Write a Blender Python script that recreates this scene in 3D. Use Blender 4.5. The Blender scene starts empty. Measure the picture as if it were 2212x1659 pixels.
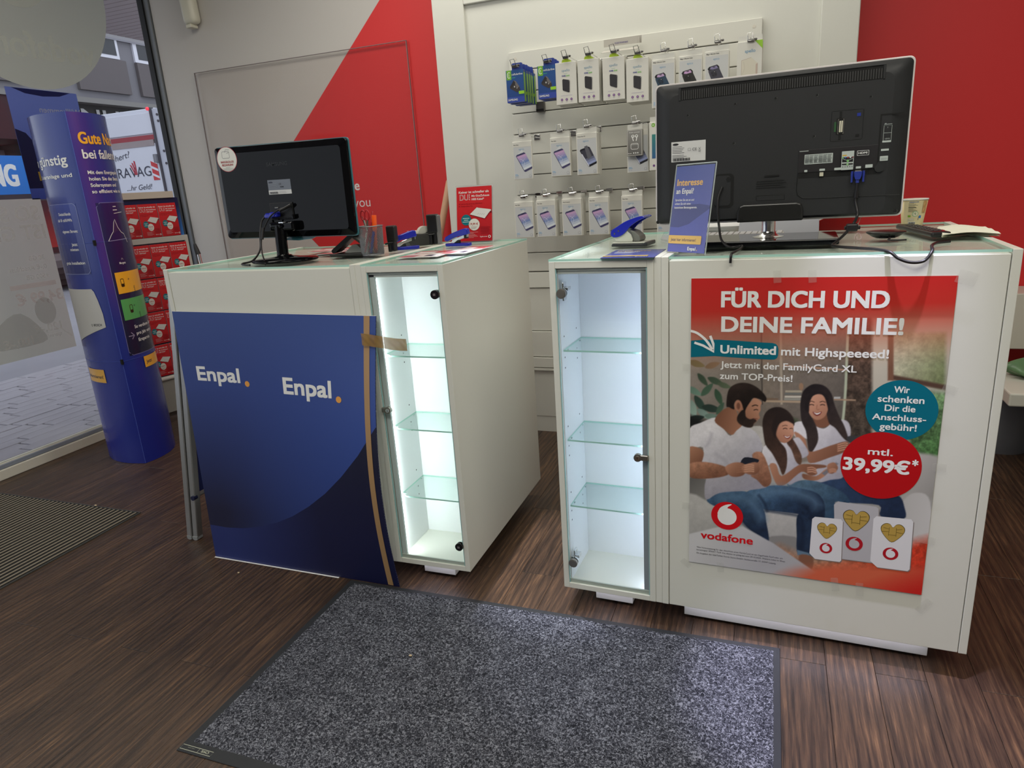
import bpy, bmesh, math, random
import numpy as np
from math import sin, cos, pi, radians, sqrt, atan2
from mathutils import Vector, Matrix
random.seed(7)
rng = np.random.default_rng(5)
S = bpy.context.scene
COL = S.collection

# ---------------------------------------------------------------- camera
cam_d = bpy.data.cameras.new('camera')
cam = bpy.data.objects.new('camera', cam_d); COL.objects.link(cam)
H, PITCH, YAW, ROLL, FPX = 1.32813, 0.28057, 0.36904, -0.06719, 1473.64
cp, sp = cos(PITCH), sin(PITCH)
fwd = Vector((-sin(YAW)*cp, cos(YAW)*cp, -sp))
rt = Vector((cos(YAW), sin(YAW), 0)); up = rt.cross(fwd)
R_ = rt*cos(ROLL) + up*sin(ROLL); U_ = -rt*sin(ROLL) + up*cos(ROLL)
cam.matrix_world = Matrix(((R_.x, U_.x, -fwd.x, 0), (R_.y, U_.y, -fwd.y, 0), (R_.z, U_.z, -fwd.z, H), (0, 0, 0, 1)))
cam_d.sensor_width = 36; cam_d.lens = FPX/2212*36; cam_d.clip_start = .02; cam_d.clip_end = 200
S.camera = cam
S.view_settings.view_transform = 'Standard'; S.view_settings.look = 'None'
S.view_settings.gamma = 1; S.view_settings.use_curve_mapping = False
S.view_settings.exposure = 0.0

# ---------------------------------------------------------------- world + lights
wd = bpy.data.worlds.new('sky'); S.world = wd; wd.use_nodes = True
bg = wd.node_tree.nodes['Background']; bg.inputs[0].default_value = (.86, .90, 1, 1); bg.inputs[1].default_value = 1.4
def area(name, loc, rot, sx, sy, power, color):
    l = bpy.data.lights.new(name, 'AREA'); l.shape = 'RECTANGLE'; l.size = sx; l.size_y = sy
    l.energy = power; l.color = color
    o = bpy.data.objects.new(name, l); COL.objects.link(o); o.location = loc; o.rotation_euler = rot
    return o
def spot(name, loc, power, color, deg, blend, rad=.05, rot=(0, 0, 0)):
    l = bpy.data.lights.new(name, 'SPOT'); l.energy = power; l.color = color; l.spot_size = radians(deg); l.spot_blend = blend; l.shadow_soft_size = rad
    o = bpy.data.objects.new(name, l); COL.objects.link(o); o.location = loc; o.rotation_euler = rot
    return o
WARM = (1, .965, .86)
area('ceiling_area_light', (-.6, -.2, 2.96), (0, 0, 0), 1.6, 1.2, 52, WARM)
area('ceiling_area_light', (-1.0, 2.95, 2.96), (0, 0, 0), 2.6, .5, 28, WARM)
area('ceiling_area_light', (-2.7, 1.6, 2.96), (0, 0, 0), .6, 1.6, 20, WARM)  # unseen fill lamp, added only to brighten the left wall
area('ceiling_area_light', (.9, .9, 2.96), (0, 0, 0), 1.2, 1.2, 30, WARM)
spot('ceiling_spot_light', (-1.0, 2.1, 2.95), 420, (.86, .88, 1), 19, .7, .02, (0, radians(-7), 0))
spot('ceiling_spot_light', (-.60, 1.72, 2.95), 130, (.82, .86, 1), 22, .8, .03, (0, radians(-5), 0))
spot('ceiling_spot_light', (.30, 1.62, 2.95), 460, (.76, .73, 1), 19, .6, .02, (0, radians(1), 0))

# ---------------------------------------------------------------- materials
def lin(c):
    return tuple(((x/12.92) if x <= .04045 else ((x+.055)/1.055)**2.4) for x in c)
def rgb(r, g, b): return lin((r/255, g/255, b/255))
MATS = {}
def mat(name, col, rough=.5, metal=0, spec=.5, bump=0, bscale=200, var=0, vscale=5, trans=0, ior=1.45, alpha=1, emit=None, estr=0, coat=0):
    if name in MATS: return MATS[name]
    m = bpy.data.materials.new(name); m.use_nodes = True; nt = m.node_tree; b = nt.nodes['Principled BSDF']
    b.inputs['Base Color'].default_value = (*col, 1); b.inputs['Roughness'].default_value = rough
    b.inputs['Metallic'].default_value = metal; b.inputs['Specular IOR Level'].default_value = spec
    b.inputs['Transmission Weight'].default_value = trans; b.inputs['IOR'].default_value = ior; b.inputs['Alpha'].default_value = alpha
    b.inputs['Coat Weight'].default_value = coat
    if emit: b.inputs['Emission Color'].default_value = (*emit, 1); b.inputs['Emission Strength'].default_value = estr
    if bump or var:
        tc = nt.nodes.new('ShaderNodeTexCoord')
        if bump:
            n = nt.nodes.new('ShaderNodeTexNoise'); n.inputs['Scale'].default_value = bscale; n.inputs['Detail'].default_value = 4
            bp = nt.nodes.new('ShaderNodeBump'); bp.inputs['Strength'].default_value = bump; bp.inputs['Distance'].default_value = .002
            nt.links.new(tc.outputs['Object'], n.inputs['Vector']); nt.links.new(n.outputs['Fac'], bp.inputs['Height']); nt.links.new(bp.outputs[0], b.inputs['Normal'])
        if var:
            n = nt.nodes.new('ShaderNodeTexNoise'); n.inputs['Scale'].default_value = vscale; n.inputs['Detail'].default_value = 6
            mx = nt.nodes.new('ShaderNodeMix'); mx.data_type = 'RGBA'
            mx.inputs['A'].default_value = (*[c*(1-var) for c in col], 1); mx.inputs['B'].default_value = (*[min(1, c*(1+var)) for c in col], 1)
            nt.links.new(tc.outputs['Object'], n.inputs['Vector']); nt.links.new(n.outputs['Fac'], mx.inputs['Factor']); nt.links.new(mx.outputs['Result'], b.inputs['Base Color'])
    MATS[name] = m; return m
def print_mat(name, rough, spec=.5, coat=0, bump=0):
    if name in MATS: return MATS[name]
    m = mat(name, (.8, .8, .8), rough, spec=spec, coat=coat, bump=bump, bscale=25); nt = m.node_tree
    a = nt.nodes.new('ShaderNodeVertexColor'); a.layer_name = 'Col'
    nt.links.new(a.outputs['Color'], nt.nodes['Principled BSDF'].inputs['Base Color']); return m
WHITE = mat('white_melamine', rgb(214, 214, 205), .38, bump=.02, bscale=60, var=.02, vscale=3)
WHITE2 = mat('white_edging', rgb(216, 216, 206), .42)
WALLW = mat('white_wall_paint', rgb(206, 206, 198), .6, bump=.05, bscale=300, var=.015, vscale=2)
WALLL = mat('grey_white_wall_film', rgb(196, 192, 187), .55, var=.015, vscale=2)
RED = mat('red_wall_film', rgb(205, 34, 36), .5, bump=.03, bscale=200, var=.03, vscale=3)
CHROME = mat('chrome', (.75, .75, .76), .12, 1)
STEEL = mat('brushed_steel', (.36, .335, .30), .42, 1)
ALU = mat('anodised_aluminium', rgb(170, 170, 168), .38, .85)
GREYA = mat('grey_profile', rgb(120, 124, 128), .45, .3)
BLACKG = mat('black_gloss_plastic', (.003, .003, .004), .05, spec=.2)
BLACKM = mat('black_matt_plastic', rgb(31, 32, 34), .55, bump=.15, bscale=900)
BLACKR = mat('black_rubber', rgb(30, 31, 33), .6, bump=.1, bscale=500)
DARKH = mat('dark_recess', (.004, .004, .004), .8)
def thin(name, tint, ior=1.45, rough=0.0, boost=1.0):
    # thin sheet: Fresnel mix of a see-through tint and a mirror reflection
    m = bpy.data.materials.new(name); m.use_nodes = True; nt = m.node_tree; N = nt.nodes; N.remove(N['Principled BSDF'])
    tr = N.new('ShaderNodeBsdfTransparent'); tr.inputs[0].default_value = (*tint, 1); gl = N.new('ShaderNodeBsdfGlossy'); gl.inputs['Roughness'].default_value = rough
    lw = N.new('ShaderNodeLayerWeight'); lw.inputs[0].default_value = .5; mx = N.new('ShaderNodeMixShader'); f0 = ((ior-1)/(ior+1))**2
    pw = N.new('ShaderNodeMath'); pw.operation = 'POWER'; pw.inputs[1].default_value = 5; nt.links.new(lw.outputs['Facing'], pw.inputs[0])
    ml = N.new('ShaderNodeMath'); ml.operation = 'MULTIPLY_ADD'; ml.inputs[1].default_value = (1-f0)*boost; ml.inputs[2].default_value = f0; nt.links.new(pw.outputs[0], ml.inputs[0])
    nt.links.new(ml.outputs[0], mx.inputs[0]); nt.links.new(tr.outputs[0], mx.inputs[1]); nt.links.new(gl.outputs[0], mx.inputs[2]); nt.links.new(mx.outputs[0], N['Material Output'].inputs[0])
    MATS[name] = m; return m
GLASS = thin('clear_glass', (.97, .985, .98), 1.25)
GLASSG = thin('green_edge_glass', (.955, .985, .975), 1.4, boost=.42)
SHELFG = thin('shelf_glass', (.93, .985, .97), 1.4, boost=.8)
EDGEG = mat('glass_edge_green', rgb(172, 216, 202), .2)
BLUEP = mat('blue_plastic', rgb(30, 40, 165), .22, coat=.2)
NAVY = mat('navy_plastic', rgb(40, 55, 140), .35)
def translucent_mat(name, vcol=False, col=(.6, .6, .55), k=.5):     # thin paper lit through from behind
    m = bpy.data.materials.new(name); m.use_nodes = True; nt = m.node_tree; N = nt.nodes; b = N['Principled BSDF']; b.inputs['Roughness'].default_value = .5
    t = N.new('ShaderNodeBsdfTranslucent'); mx = N.new('ShaderNodeMixShader'); mx.inputs[0].default_value = k
    b.inputs['Base Color'].default_value = (*col, 1); t.inputs[0].default_value = (*col, 1)
    if vcol:
        a = N.new('ShaderNodeVertexColor'); a.layer_name = 'Col'; nt.links.new(a.outputs[0], b.inputs['Base Color']); nt.links.new(a.outputs[0], t.inputs[0])
    nt.links.new(b.outputs[0], mx.inputs[1]); nt.links.new(t.outputs[0], mx.inputs[2]); nt.links.new(mx.outputs[0], N['Material Output'].inputs[0]); MATS[name] = m; return m
PM = print_mat('printed_matt', .55); PG = print_mat('printed_gloss', .25, coat=.15); PS = print_mat('printed_satin', .4, bump=0)

# ---------------------------------------------------------------- mesh helpers
class MB:
    def __init__(s): s.v = []; s.f = []; s.m = []; s.mi = 0; s.smooth = []; s.sm = False
    def face(s, idx): s.f.append(tuple(idx)); s.m.append(s.mi); s.smooth.append(s.sm)
    def box(s, x0, x1, y0, y1, z0, z1, M=None):
        b = len(s.v); P = [(x, y, z) for z in (z0, z1) for y in (y0, y1) for x in (x0, x1)]
        if M is not None: P = [tuple(M @ Vector(p)) for p in P]
        s.v += P
        for q in ((0, 2, 3, 1), (4, 5, 7, 6), (0, 1, 5, 4), (2, 6, 7, 3), (0, 4, 6, 2), (1, 3, 7, 5)): s.face([b+i for i in q])
        return s
    def rbox(s, x0, x1, y0, y1, z0, z1, r=.003, M=None, seg=2):   # box with rounded edges
        bm = bmesh.new(); bmesh.ops.create_cube(bm, size=1)
        for v in bm.verts: v.co = Vector(((x0+x1)/2+v.co.x*(x1-x0), (y0+y1)/2+v.co.y*(y1-y0), (z0+z1)/2+v.co.z*(z1-z0)))
        bmesh.ops.bevel(bm, geom=bm.edges[:], offset=r, segments=seg, affect='EDGES', profile=.5)
        b = len(s.v); bm.verts.index_update()
        s.v += [tuple(M @ v.co) if M is not None else tuple(v.co) for v in bm.verts]
        for f in bm.faces: s.face([b+v.index for v in f.verts])
        bm.free(); return s
    def prism(s, pts, a, b_, axis='z', M=None, caps=True):
        # pts 2D polygon, extruded along axis from a to b_
        n = len(pts); b = len(s.v)
        def P(p, t):
            q = {'z': (p[0], p[1], t), 'y': (p[0], t, p[1]), 'x': (t, p[0], p[1])}[axis]
            return tuple(M @ Vector(q)) if M is not None else q
        s.v += [P(p, a) for p in pts] + [P(p, b_) for p in pts]
        for i in range(n): s.face([b+i, b+(i+1) % n, b+n+(i+1) % n, b+n+i])
        if caps: s.face([b+i for i in range(n)][::-1]); s.face([b+n+i for i in range(n)])
        return s
    def tube(s, path, r, n=10, caps=True, closed=False):
        P = [Vector(p) for p in path]; b0 = len(s.v); N = len(P); old = s.sm; s.sm = True
        rr = r if hasattr(r, '__len__') else [r]*N
        prev = None
        for i in range(N):
            if closed: t = (P[(i+1) % N]-P[i-1])
            else: t = P[min(i+1, N-1)]-P[max(i-1, 0)]
            t.normalize()
            if prev is None:
                a = Vector((0, 0, 1)) if abs(t.z) < .9 else Vector((1, 0, 0)); u = t.cross(a).normalized()
            else: u = (prev - t*prev.dot(t)).normalized()
            prev = u; w = t.cross(u)
            for k in range(n):
                an = 2*pi*k/n; s.v.append(tuple(P[i]+(u*cos(an)+w*sin(an))*rr[i]))
        for i in range(N if closed else N-1):
            j = (i+1) % N
            for k in range(n): s.face([b0+i*n+k, b0+i*n+(k+1) % n, b0+j*n+(k+1) % n, b0+j*n+k])
        if caps and not closed:
            s.sm = False; c0 = len(s.v); s.v += [s.v[b0+k] for k in range(n)]+[s.v[b0+(N-1)*n+k] for k in range(n)]
            s.face([c0+k for k in range(n)][::-1]); s.face([c0+n+k for k in range(n)])
        s.sm = old; return s
    def cyl(s, c, r, h, axis='z', n=24, r2=None, M=None):
        ax = {'z': Vector((0, 0, 1)), 'y': Vector((0, 1, 0)), 'x': Vector((1, 0, 0))}[axis]
        c = Vector(c); p = [c, c+ax*h]
        if M is not None: p = [M @ q for q in p]
        return s.tube(p, [r, r if r2 is None else r2], n)
    def lathe(s, prof, c=(0, 0, 0), n=32, M=None, sx=1, sy=1):
        b = len(s.v); old = s.sm; s.sm = True; N = len(prof)
        for r, z in prof:
            for k in range(n):
                q = Vector((c[0]+r*cos(2*pi*k/n)*sx, c[1]+r*sin(2*pi*k/n)*sy, c[2]+z)); s.v.append(tuple(M @ q) if M is not None else tuple(q))
        for i in range(N-1):
            for k in range(n): s.face([b+i*n+k, b+i*n+(k+1) % n, b+(i+1)*n+(k+1) % n, b+(i+1)*n+k])
        if prof[0][0] > .001 or prof[-1][0] > .001:
            s.sm = False; c0 = len(s.v); s.v += [s.v[b+k] for k in range(n)]+[s.v[b+(N-1)*n+k] for k in range(n)]
            s.face([c0+k for k in range(n)][::-1]); s.face([c0+n+k for k in range(n)])
        s.sm = old; return s
    def sphere(s, c, r, n=16, sc=(1, 1, 1), M=None):
        prof = [(max(1e-5, r*cos(a)), r*sin(a)) for a in [(-pi/2+pi*i/(n//2)) for i in range(n//2+1)]]
        T = Matrix.Translation(Vector(c)) @ Matrix.Diagonal((*sc, 1)); T = M @ T if M is not None else T
        return s.lathe(prof, n=n, M=T)
    def grid(s, fn, nu, nv, sm=True):
        b = len(s.v); old = s.sm; s.sm = sm
        for j in range(nv+1):
            for i in range(nu+1): s.v.append(tuple(fn(i/nu, j/nv)))
        for j in range(nv):
            for i in range(nu):
                q = b+j*(nu+1)+i; s.face([q, q+1, q+nu+2, q+nu+1])
        s.sm = old; return s
    def mesh(s, name, mats):
        me = bpy.data.meshes.new(name); me.from_pydata(s.v, [], s.f)
        for m in (mats if isinstance(mats, (list, tuple)) else [mats]): me.materials.append(m)
        me.polygons.foreach_set('material_index', s.m); me.polygons.foreach_set('use_smooth', s.smooth)
        me.update(); return me
    def build(s, name, mats, parent=None, bevel=0, loc=None, rot=None):
        o = bpy.data.objects.new(name, s.mesh(name, mats)); COL.objects.link(o)
        if parent: o.parent = parent
        if loc: o.location = loc
        if rot: o.rotation_euler = rot
        if bevel:
            bv = o.modifiers.new('bevel', 'BEVEL'); bv.width = bevel; bv.segments = 2; bv.limit_method = 'ANGLE'; bv.angle_limit = radians(50)
        return o
def tag(o, label, cat, group=None, kind=None):
    o['label'] = label; o['category'] = cat
    if group: o['group'] = group
    if kind: o['kind'] = kind
    return o
def thing(name, label, cat, loc=(0, 0, 0), rotz=0, group=None, rot=None):
    o = bpy.data.objects.new(name, None); COL.objects.link(o); o.empty_display_size = .05
    o.location = loc; o.rotation_euler = rot or (0, 0, rotz); return tag(o, label, cat, group)
def struct(o): o['kind'] = 'structure'; return o
def copy_tree(o, parent=None):
    c = o.copy(); COL.objects.link(c)
    if parent is not None: c.parent = parent
    for ch in list(o.children): copy_tree(ch, c)
    return c

# ---------------------------------------------------------------- flat print helpers
def smooth_pts(pts, k=4, closed=True):
    n = len(pts); out = []
    for i in range(n if closed else n-1):
        p0, p1, p2, p3 = (pts[(i-1) % n], pts[i], pts[(i+1) % n], pts[(i+2) % n]) if closed else (pts[max(i-1, 0)], pts[i], pts[i+1], pts[min(i+2, n-1)])
        for j in range(k):
            t = j/k
            out.append(tuple(.5*((2*p1[a])+(-p0[a]+p2[a])*t+(2*p0[a]-5*p1[a]+4*p2[a]-p3[a])*t*t+(-p0[a]+3*p1[a]-3*p2[a]+p3[a])*t**3) for a in (0, 1)))
    if not closed: out.append(pts[-1])
    return out
_TX = {}
def text_geo(s, bold=0, shear=0, space=1):
    key = (s, bold, shear, space)
    if key in _TX: return _TX[key]
    c = bpy.data.curves.new('t', 'FONT'); c.body = s; c.size = 1; c.offset = bold; c.shear = shear; c.space_character = space
    c.resolution_u = 4; c.fill_mode = 'FRONT'; c.extrude = 0
    o = bpy.data.objects.new('t', c); COL.objects.link(o)
    dg = bpy.context.evaluated_depsgraph_get(); me = o.evaluated_get(dg).to_mesh()
    v = np.array([x.co[:2] for x in me.vertices]).reshape(-1, 2); f = [tuple(p.vertices) for p in me.polygons]
    o.evaluated_get(dg).to_mesh_clear(); bpy.data.objects.remove(o); bpy.data.curves.remove(c)
    _TX[key] = (v, f); return v, f
class Art:
    """coloured flat print on a surface: (u, v) -> point"""
    def __init__(s, fn, dl=.00012, lift=0): s.fn = fn; s.P = []; s.F = []; s.C = []; s.layer = 0; s.dl = dl; s.lift = lift
    def _add(s, pts, faces, cols):
        b = len(s.P); s.layer += 1
        s.P += [(p[0], p[1], s.layer*s.dl+(s.lift if s.layer > 1 else 0)) for p in pts]
        for f in faces: s.F.append(tuple(b+i for i in f)); s.C.append([cols[i] for i in f] if isinstance(cols, list) else [cols]*len(f))
    def poly(s, pts, col, sm=0, closed=True):
        if sm: pts = smooth_pts(pts, sm)
        a = sum(pts[i][0]*pts[(i+1) % len(pts)][1]-pts[(i+1) % len(pts)][0]*pts[i][1] for i in range(len(pts)))
        if a < 0: pts = pts[::-1]
        s._add(pts, [tuple(range(len(pts)))], col); return s
    def rect(s, x0, y0, x1, y1, col, r=0):
        x0, x1 = sorted((x0, x1)); y0, y1 = sorted((y0, y1))
        if r:
            p = []
            for cx, cy, a0 in ((x1-r, y0+r, -90), (x1-r, y1-r, 0), (x0+r, y1-r, 90), (x0+r, y0+r, 180)):
                p += [(cx+r*cos(radians(a0+a)), cy+r*sin(radians(a0+a))) for a in (0, 30, 60, 90)]
            return s.poly(p, col)
        return s.poly([(x0, y0), (x1, y0), (x1, y1), (x0, y1)], col)
    def ell(s, cx, cy, rx, ry, col, n=36): return s.poly([(cx+rx*cos(2*pi*i/n), cy+ry*sin(2*pi*i/n)) for i in range(n)], col)
    def grid(s, x0, y0, x1, y1, nu, nv, cf):
        pts = []; cols = []
        for j in range(nv+1):
            for i in range(nu+1):
                u = x0+(x1-x0)*i/nu; v = y0+(y1-y0)*j/nv; pts.append((u, v)); cols.append(cf(u, v))
        s._add(pts, [(j*(nu+1)+i, j*(nu+1)+i+1, (j+1)*(nu+1)+i+1, (j+1)*(nu+1)+i) for j in range(nv) for i in range(nu)], cols); return s
    def strip(s, u0, u1, f0, f1, col, n=16):      # region between two curves, finely divided so that it follows a curved face
        pts = []; 
        for j in range(5):
            for i in range(n+1): u = u0+(u1-u0)*i/n; a, b = f0(u), f1(u); pts.append((u, a+(b-a)*j/4))
        s._add(pts, [(j*(n+1)+i, j*(n+1)+i+1, (j+1)*(n+1)+i+1, (j+1)*(n+1)+i) for j in range(4) for i in range(n)], col); return s
    def line(s, pts, w, col, sm=0, closed=False):
        if sm: pts = smooth_pts(pts, sm, closed)
        if s.lift:
            q = []
            for i in range(len(pts)-(0 if closed else 1)):
                a, b = pts[i], pts[(i+1) % len(pts)]; k = max(1, int(sqrt((a[0]-b[0])**2+(a[1]-b[1])**2)/.015)); q += [(a[0]+(b[0]-a[0])*j/k, a[1]+(b[1]-a[1])*j/k) for j in range(k)]
            pts = q if closed else q+[pts[-1]]
        n = len(pts); L = []; Rr = []
        for i in range(n):
            a = pts[(i-1) % n] if closed else pts[max(i-1, 0)]; b = pts[(i+1) % n] if closed else pts[min(i+1, n-1)]
            dx, dy = b[0]-a[0], b[1]-a[1]; d = sqrt(dx*dx+dy*dy) or 1; nx, ny = -dy/d*w/2, dx/d*w/2
            L.append((pts[i][0]+nx, pts[i][1]+ny)); Rr.append((pts[i][0]-nx, pts[i][1]-ny))
        m = n if closed else n-1
        s._add(L+Rr, [(i, n+i, n+(i+1) % n, (i+1) % n) for i in range(m)], col); return s
    def text(s, t, x, y, h, col, bold=.0, w=None, align='l', shear=0, mirror=False, rot=0, space=1, flipy=False):
        """baseline left at x,y; h = cap height; w = fitted width"""
        if bold >= .03:      # heavy weight: the same glyphs overprinted with small shifts
            d = h/.70*bold*.55
            L0 = s.layer
            for k_, (dx, dy) in enumerate(((0, 0), (-d, -d*.8), (d, -d*.8), (-d, d*.8), (d, d*.8), (d, 0), (-d, 0), (0, d*.8), (0, -d*.8))):
                s.layer = L0+k_*.3-.7 if k_ else L0; s.text(t, x+dx, y+dy, h, col, .0, None if w is None else w-2*d, align, shear, mirror, rot, space, flipy)
            return s
        v, f = text_geo(t, bold, shear, space)
        if len(v) == 0: return s
        v = v.copy(); x0, x1 = v[:, 0].min(), v[:, 0].max(); sc = h/.70; v[:, 0] -= x0; W = (x1-x0)*sc
        sx = sc if w is None else sc*w/W; W = W if w is None else w
        q = np.stack([v[:, 0]*sx, v[:, 1]*sc], 1)
        if mirror: q[:, 0] = W-q[:, 0]
        if align == 'c': q[:, 0] -= W/2
        if align == 'r': q[:, 0] -= W
        if rot: c_, s_ = cos(rot), sin(rot); q = np.stack([q[:, 0]*c_-q[:, 1]*s_, q[:, 0]*s_+q[:, 1]*c_], 1)
        s._add([(x+a, y+(-b if flipy else b)) for a, b in q], f, col); return s
    def build(s, name, m, parent=None):
        pts = []
        fn = s.fn; e = 1e-3
        for u, v, l in s.P:
            p = Vector(fn(u, v)); du = Vector(fn(u+e, v))-p; dv = Vector(fn(u, v+e))-p; n = du.cross(dv)
            n.normalize(); pts.append(tuple(p+n*l))
        me = bpy.data.meshes.new(name); me.from_pydata(pts, [], s.F); me.materials.append(m)
        ca = me.color_attributes.new('Col', 'FLOAT_COLOR', 'CORNER')
        flat = np.array([(*c, 1.) for f in s.C for c in f], dtype=np.float32).ravel(); ca.data.foreach_set('color', flat)
        me.update(); o = bpy.data.objects.new(name, me); COL.objects.link(o)
        if parent: o.parent = parent
        return o
def plane(o, u, v):
    o, u, v = Vector(o), Vector(u), Vector(v)
    return lambda a, b: o+u*a+v*b
def mix(a, b, t): t = max(0, min(1, t)); return tuple(a[i]*(1-t)+b[i]*t for i in range(3))
W_ = rgb(232, 232, 230)
def swirl(a, cx, cy, r, ring, inner, speech=True):      # round logo: ring disc with a comma-shaped drop
    a.ell(cx, cy, r, r, ring)
    a.ell(cx, cy-.05*r, .60*r, .60*r, inner)
    a.poly([(cx-.58*r, cy+.02*r), (cx-.46*r, cy+.5*r), (cx-.1*r, cy+.78*r), (cx+.28*r, cy+.86*r), (cx+.02*r, cy+.62*r), (cx+.02*r, cy+.40*r)], inner, 3)
# ================================================================ THE ROOM
def wood_mat():
    m = bpy.data.materials.new('dark_oak_vinyl'); m.use_nodes = True; nt = m.node_tree; N = nt.nodes; L = nt.links; b = N['Principled BSDF']
    tc = N.new('ShaderNodeTexCoord'); oi = N.new('ShaderNodeObjectInfo')
    vm = N.new('ShaderNodeVectorMath'); vm.operation = 'SCALE'; vm.inputs[0].default_value = (37, 91, 13); L.new(oi.outputs['Random'], vm.inputs['Scale'])
    ad = N.new('ShaderNodeVectorMath'); L.new(tc.outputs['Object'], ad.inputs[0]); L.new(vm.outputs[0], ad.inputs[1])
    def noise(sc, scale, det, dist=0, rough=.6):
        mp = N.new('ShaderNodeMapping'); mp.inputs['Scale'].default_value = sc; L.new(ad.outputs[0], mp.inputs[0])
        n = N.new('ShaderNodeTexNoise'); n.inputs['Scale'].default_value = scale; n.inputs['Detail'].default_value = det; n.inputs['Distortion'].default_value = dist; n.inputs['Roughness'].default_value = rough
        L.new(mp.outputs[0], n.inputs['Vector']); return n.outputs['Fac']
    big = noise((9, 1.1, 1), 1.6, 4, .9); fine = noise((60, 2.2, 1), 3.2, 5, .6, .7); hair = noise((150, 3.5, 1), 3.5, 3, .3)
    mp = N.new('ShaderNodeMapping'); mp.inputs['Scale'].default_value = (1, .1, 1); L.new(ad.outputs[0], mp.inputs[0])
    wv = N.new('ShaderNodeTexWave'); wv.wave_type = 'BANDS'; wv.bands_direction = 'X'; wv.inputs['Scale'].default_value = 14; wv.inputs['Distortion'].default_value = 9; wv.inputs['Detail'].default_value = 3; wv.inputs['Detail Scale'].default_value = 1.6
    L.new(mp.outputs[0], wv.inputs['Vector'])
    def mth(op, a, c):
        q = N.new('ShaderNodeMath'); q.operation = op
        for i, x in enumerate((a, c)):
            if isinstance(x, (int, float)): q.inputs[i].default_value = x
            else: L.new(x, q.inputs[i])
        return q.outputs[0]
    f = mth('ADD', mth('MULTIPLY', fine, .44), mth('MULTIPLY', big, .28)); f = mth('ADD', f, mth('MULTIPLY', wv.outputs['Fac'], .10)); f = mth('ADD', f, mth('MULTIPLY', hair, .20))
    f = mth('ADD', f, mth('MULTIPLY', oi.outputs['Random'], .05))
    cr = N.new('ShaderNodeValToRGB'); e = cr.color_ramp.elements
    e[0].position = .39; e[0].color = (*rgb(38, 29, 24), 1); e[1].position = .71; e[1].color = (*rgb(118, 89, 64), 1)
    for p_, c_ in ((.46, (53, 40, 32)), (.53, (66, 50, 39)), (.61, (84, 63, 47))): q = e.new(p_); q.color = (*rgb(*c_), 1)
    L.new(f, cr.inputs[0]); L.new(cr.outputs[0], b.inputs['Base Color'])
    bp = N.new('ShaderNodeBump'); bp.inputs['Strength'].default_value = .55; bp.inputs['Distance'].default_value = .0016; L.new(mth('ADD', fine, hair), bp.inputs['Height']); L.new(bp.outputs[0], b.inputs['Normal'])
    b.inputs['Roughness'].default_value = .38; b.inputs['Specular IOR Level'].default_value = .45
    return m
WOOD = wood_mat()
fl = MB().box(-4.0, 2.8, -2.7, 4.2, -.12, -.006).build('floor', mat('floor_underlay', rgb(14, 11, 10), .8)); struct(fl)
PW, PLEN = .1226, 1.22
pm = MB().rbox(.0004, PW-.0004, .0006, PLEN-.0006, -.0058, 0, .0007, seg=1).mesh('plank', WOOD)
x0p = -3.8 + .0; jn = {0: 1.29, 1: .68, 2: .99, 3: .38}
ncol = int((2.1+3.8)/PW)
for i in range(ncol):
    x = -2.3857 - 12*PW + i*PW
    if x < -3.86: continue
    j = i % 2
    off = 1.29 if (x < -.6 and j == 0) else (.80 if x < -.6 else (1.775-PLEN*.0 if j == 0 else 1.15))
    y = off - 3*PLEN
    while y < 3.9:
        if y+PLEN > .45 and y < 3.8 and not (x > .9 and y+PLEN < 1.0):
            o = bpy.data.objects.new('plank', pm); COL.objects.link(o); o.parent = fl; o.location = (x, y, 0)
        y += PLEN
# walls
struct(MB().box(-3.76, 2.8, 3.788, 3.9, 0, 3.05).build('wall_back', WALLL))
wb = bpy.data.objects['wall_back']
def bp_(x, z): return (x, 3.7865, z)
redL = Art(lambda u, v: Vector((u, 3.7868, v)))
redL.poly([(-1.60, 0.0), (-1.60, 3.0), (-1.52, 3.0), (-1.52, 0)], rgb(212, 44, 44))
redL.poly([(-1.60, 3.0), (-1.79, 2.9), (-2.105, 2.383), (-2.794, 1.7137), (-3.1, 1.42), (-2.72, 1.02), (-2.3, .6), (-2.1, 0), (-1.60, 0)], rgb(212, 44, 44))
redL.build('red_panel', print_mat('printed_film', .5, bump=.02), wb)
redR = Art(lambda u, v: Vector((u, 3.7868, v))); redR.rect(.2, 0, 2.78, 3.04, rgb(214, 46, 48)); redR.build('red_panel', MATS['printed_film'], wb)
struct(MB().box(2.7, 2.8, -2.7, 3.9, 0, 3.05).build('wall_right', WALLW))
struct(MB().box(-4.0, 2.8, -2.8, -2.7, 0, 3.05).build('wall_front', mat('wall_front_grey', rgb(120, 118, 114), .6)))
struct(MB().box(-4.0, 2.8, -2.8, 3.9, 3.05, 3.15).build('ceiling', WALLW))
# shop window on the left
GX = -3.82
win = MB().box(GX-.006, GX+.006, -2.7, 3.80, .085, 3.05).build('window_1', GLASS); struct(win)
f = MB(); f.box(GX-.03, GX+.005, -2.7, 3.79, .055, .085); f.box(GX-.04, GX+.028, -2.7, 3.79, 0, .055); f.build('window_sill', mat('sill_cream', rgb(206, 202, 190), .45, var=.05, vscale=8), win, bevel=.004)
MB().box(GX+.006, GX+.018, -2.7, 3.79, .058, .078).build('glazing_bead', mat('bead_blue_grey', rgb(150, 158, 172), .35, .3), win)
MB().box(GX-.02, GX+.02, 3.762, 3.80, .085, 3.05).build('gasket', mat('gasket_black', rgb(12, 12, 14), .5), win)
MB().box(GX+.012, GX+.055, 3.775, 3.83, 0, 3.05).build('window_post', GREYA, win, bevel=.003)
o = MB().box(GX-.15, GX, -2.8, -2.7, 0, 3.05).build('trim_1', WHITE2); struct(o)
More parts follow.
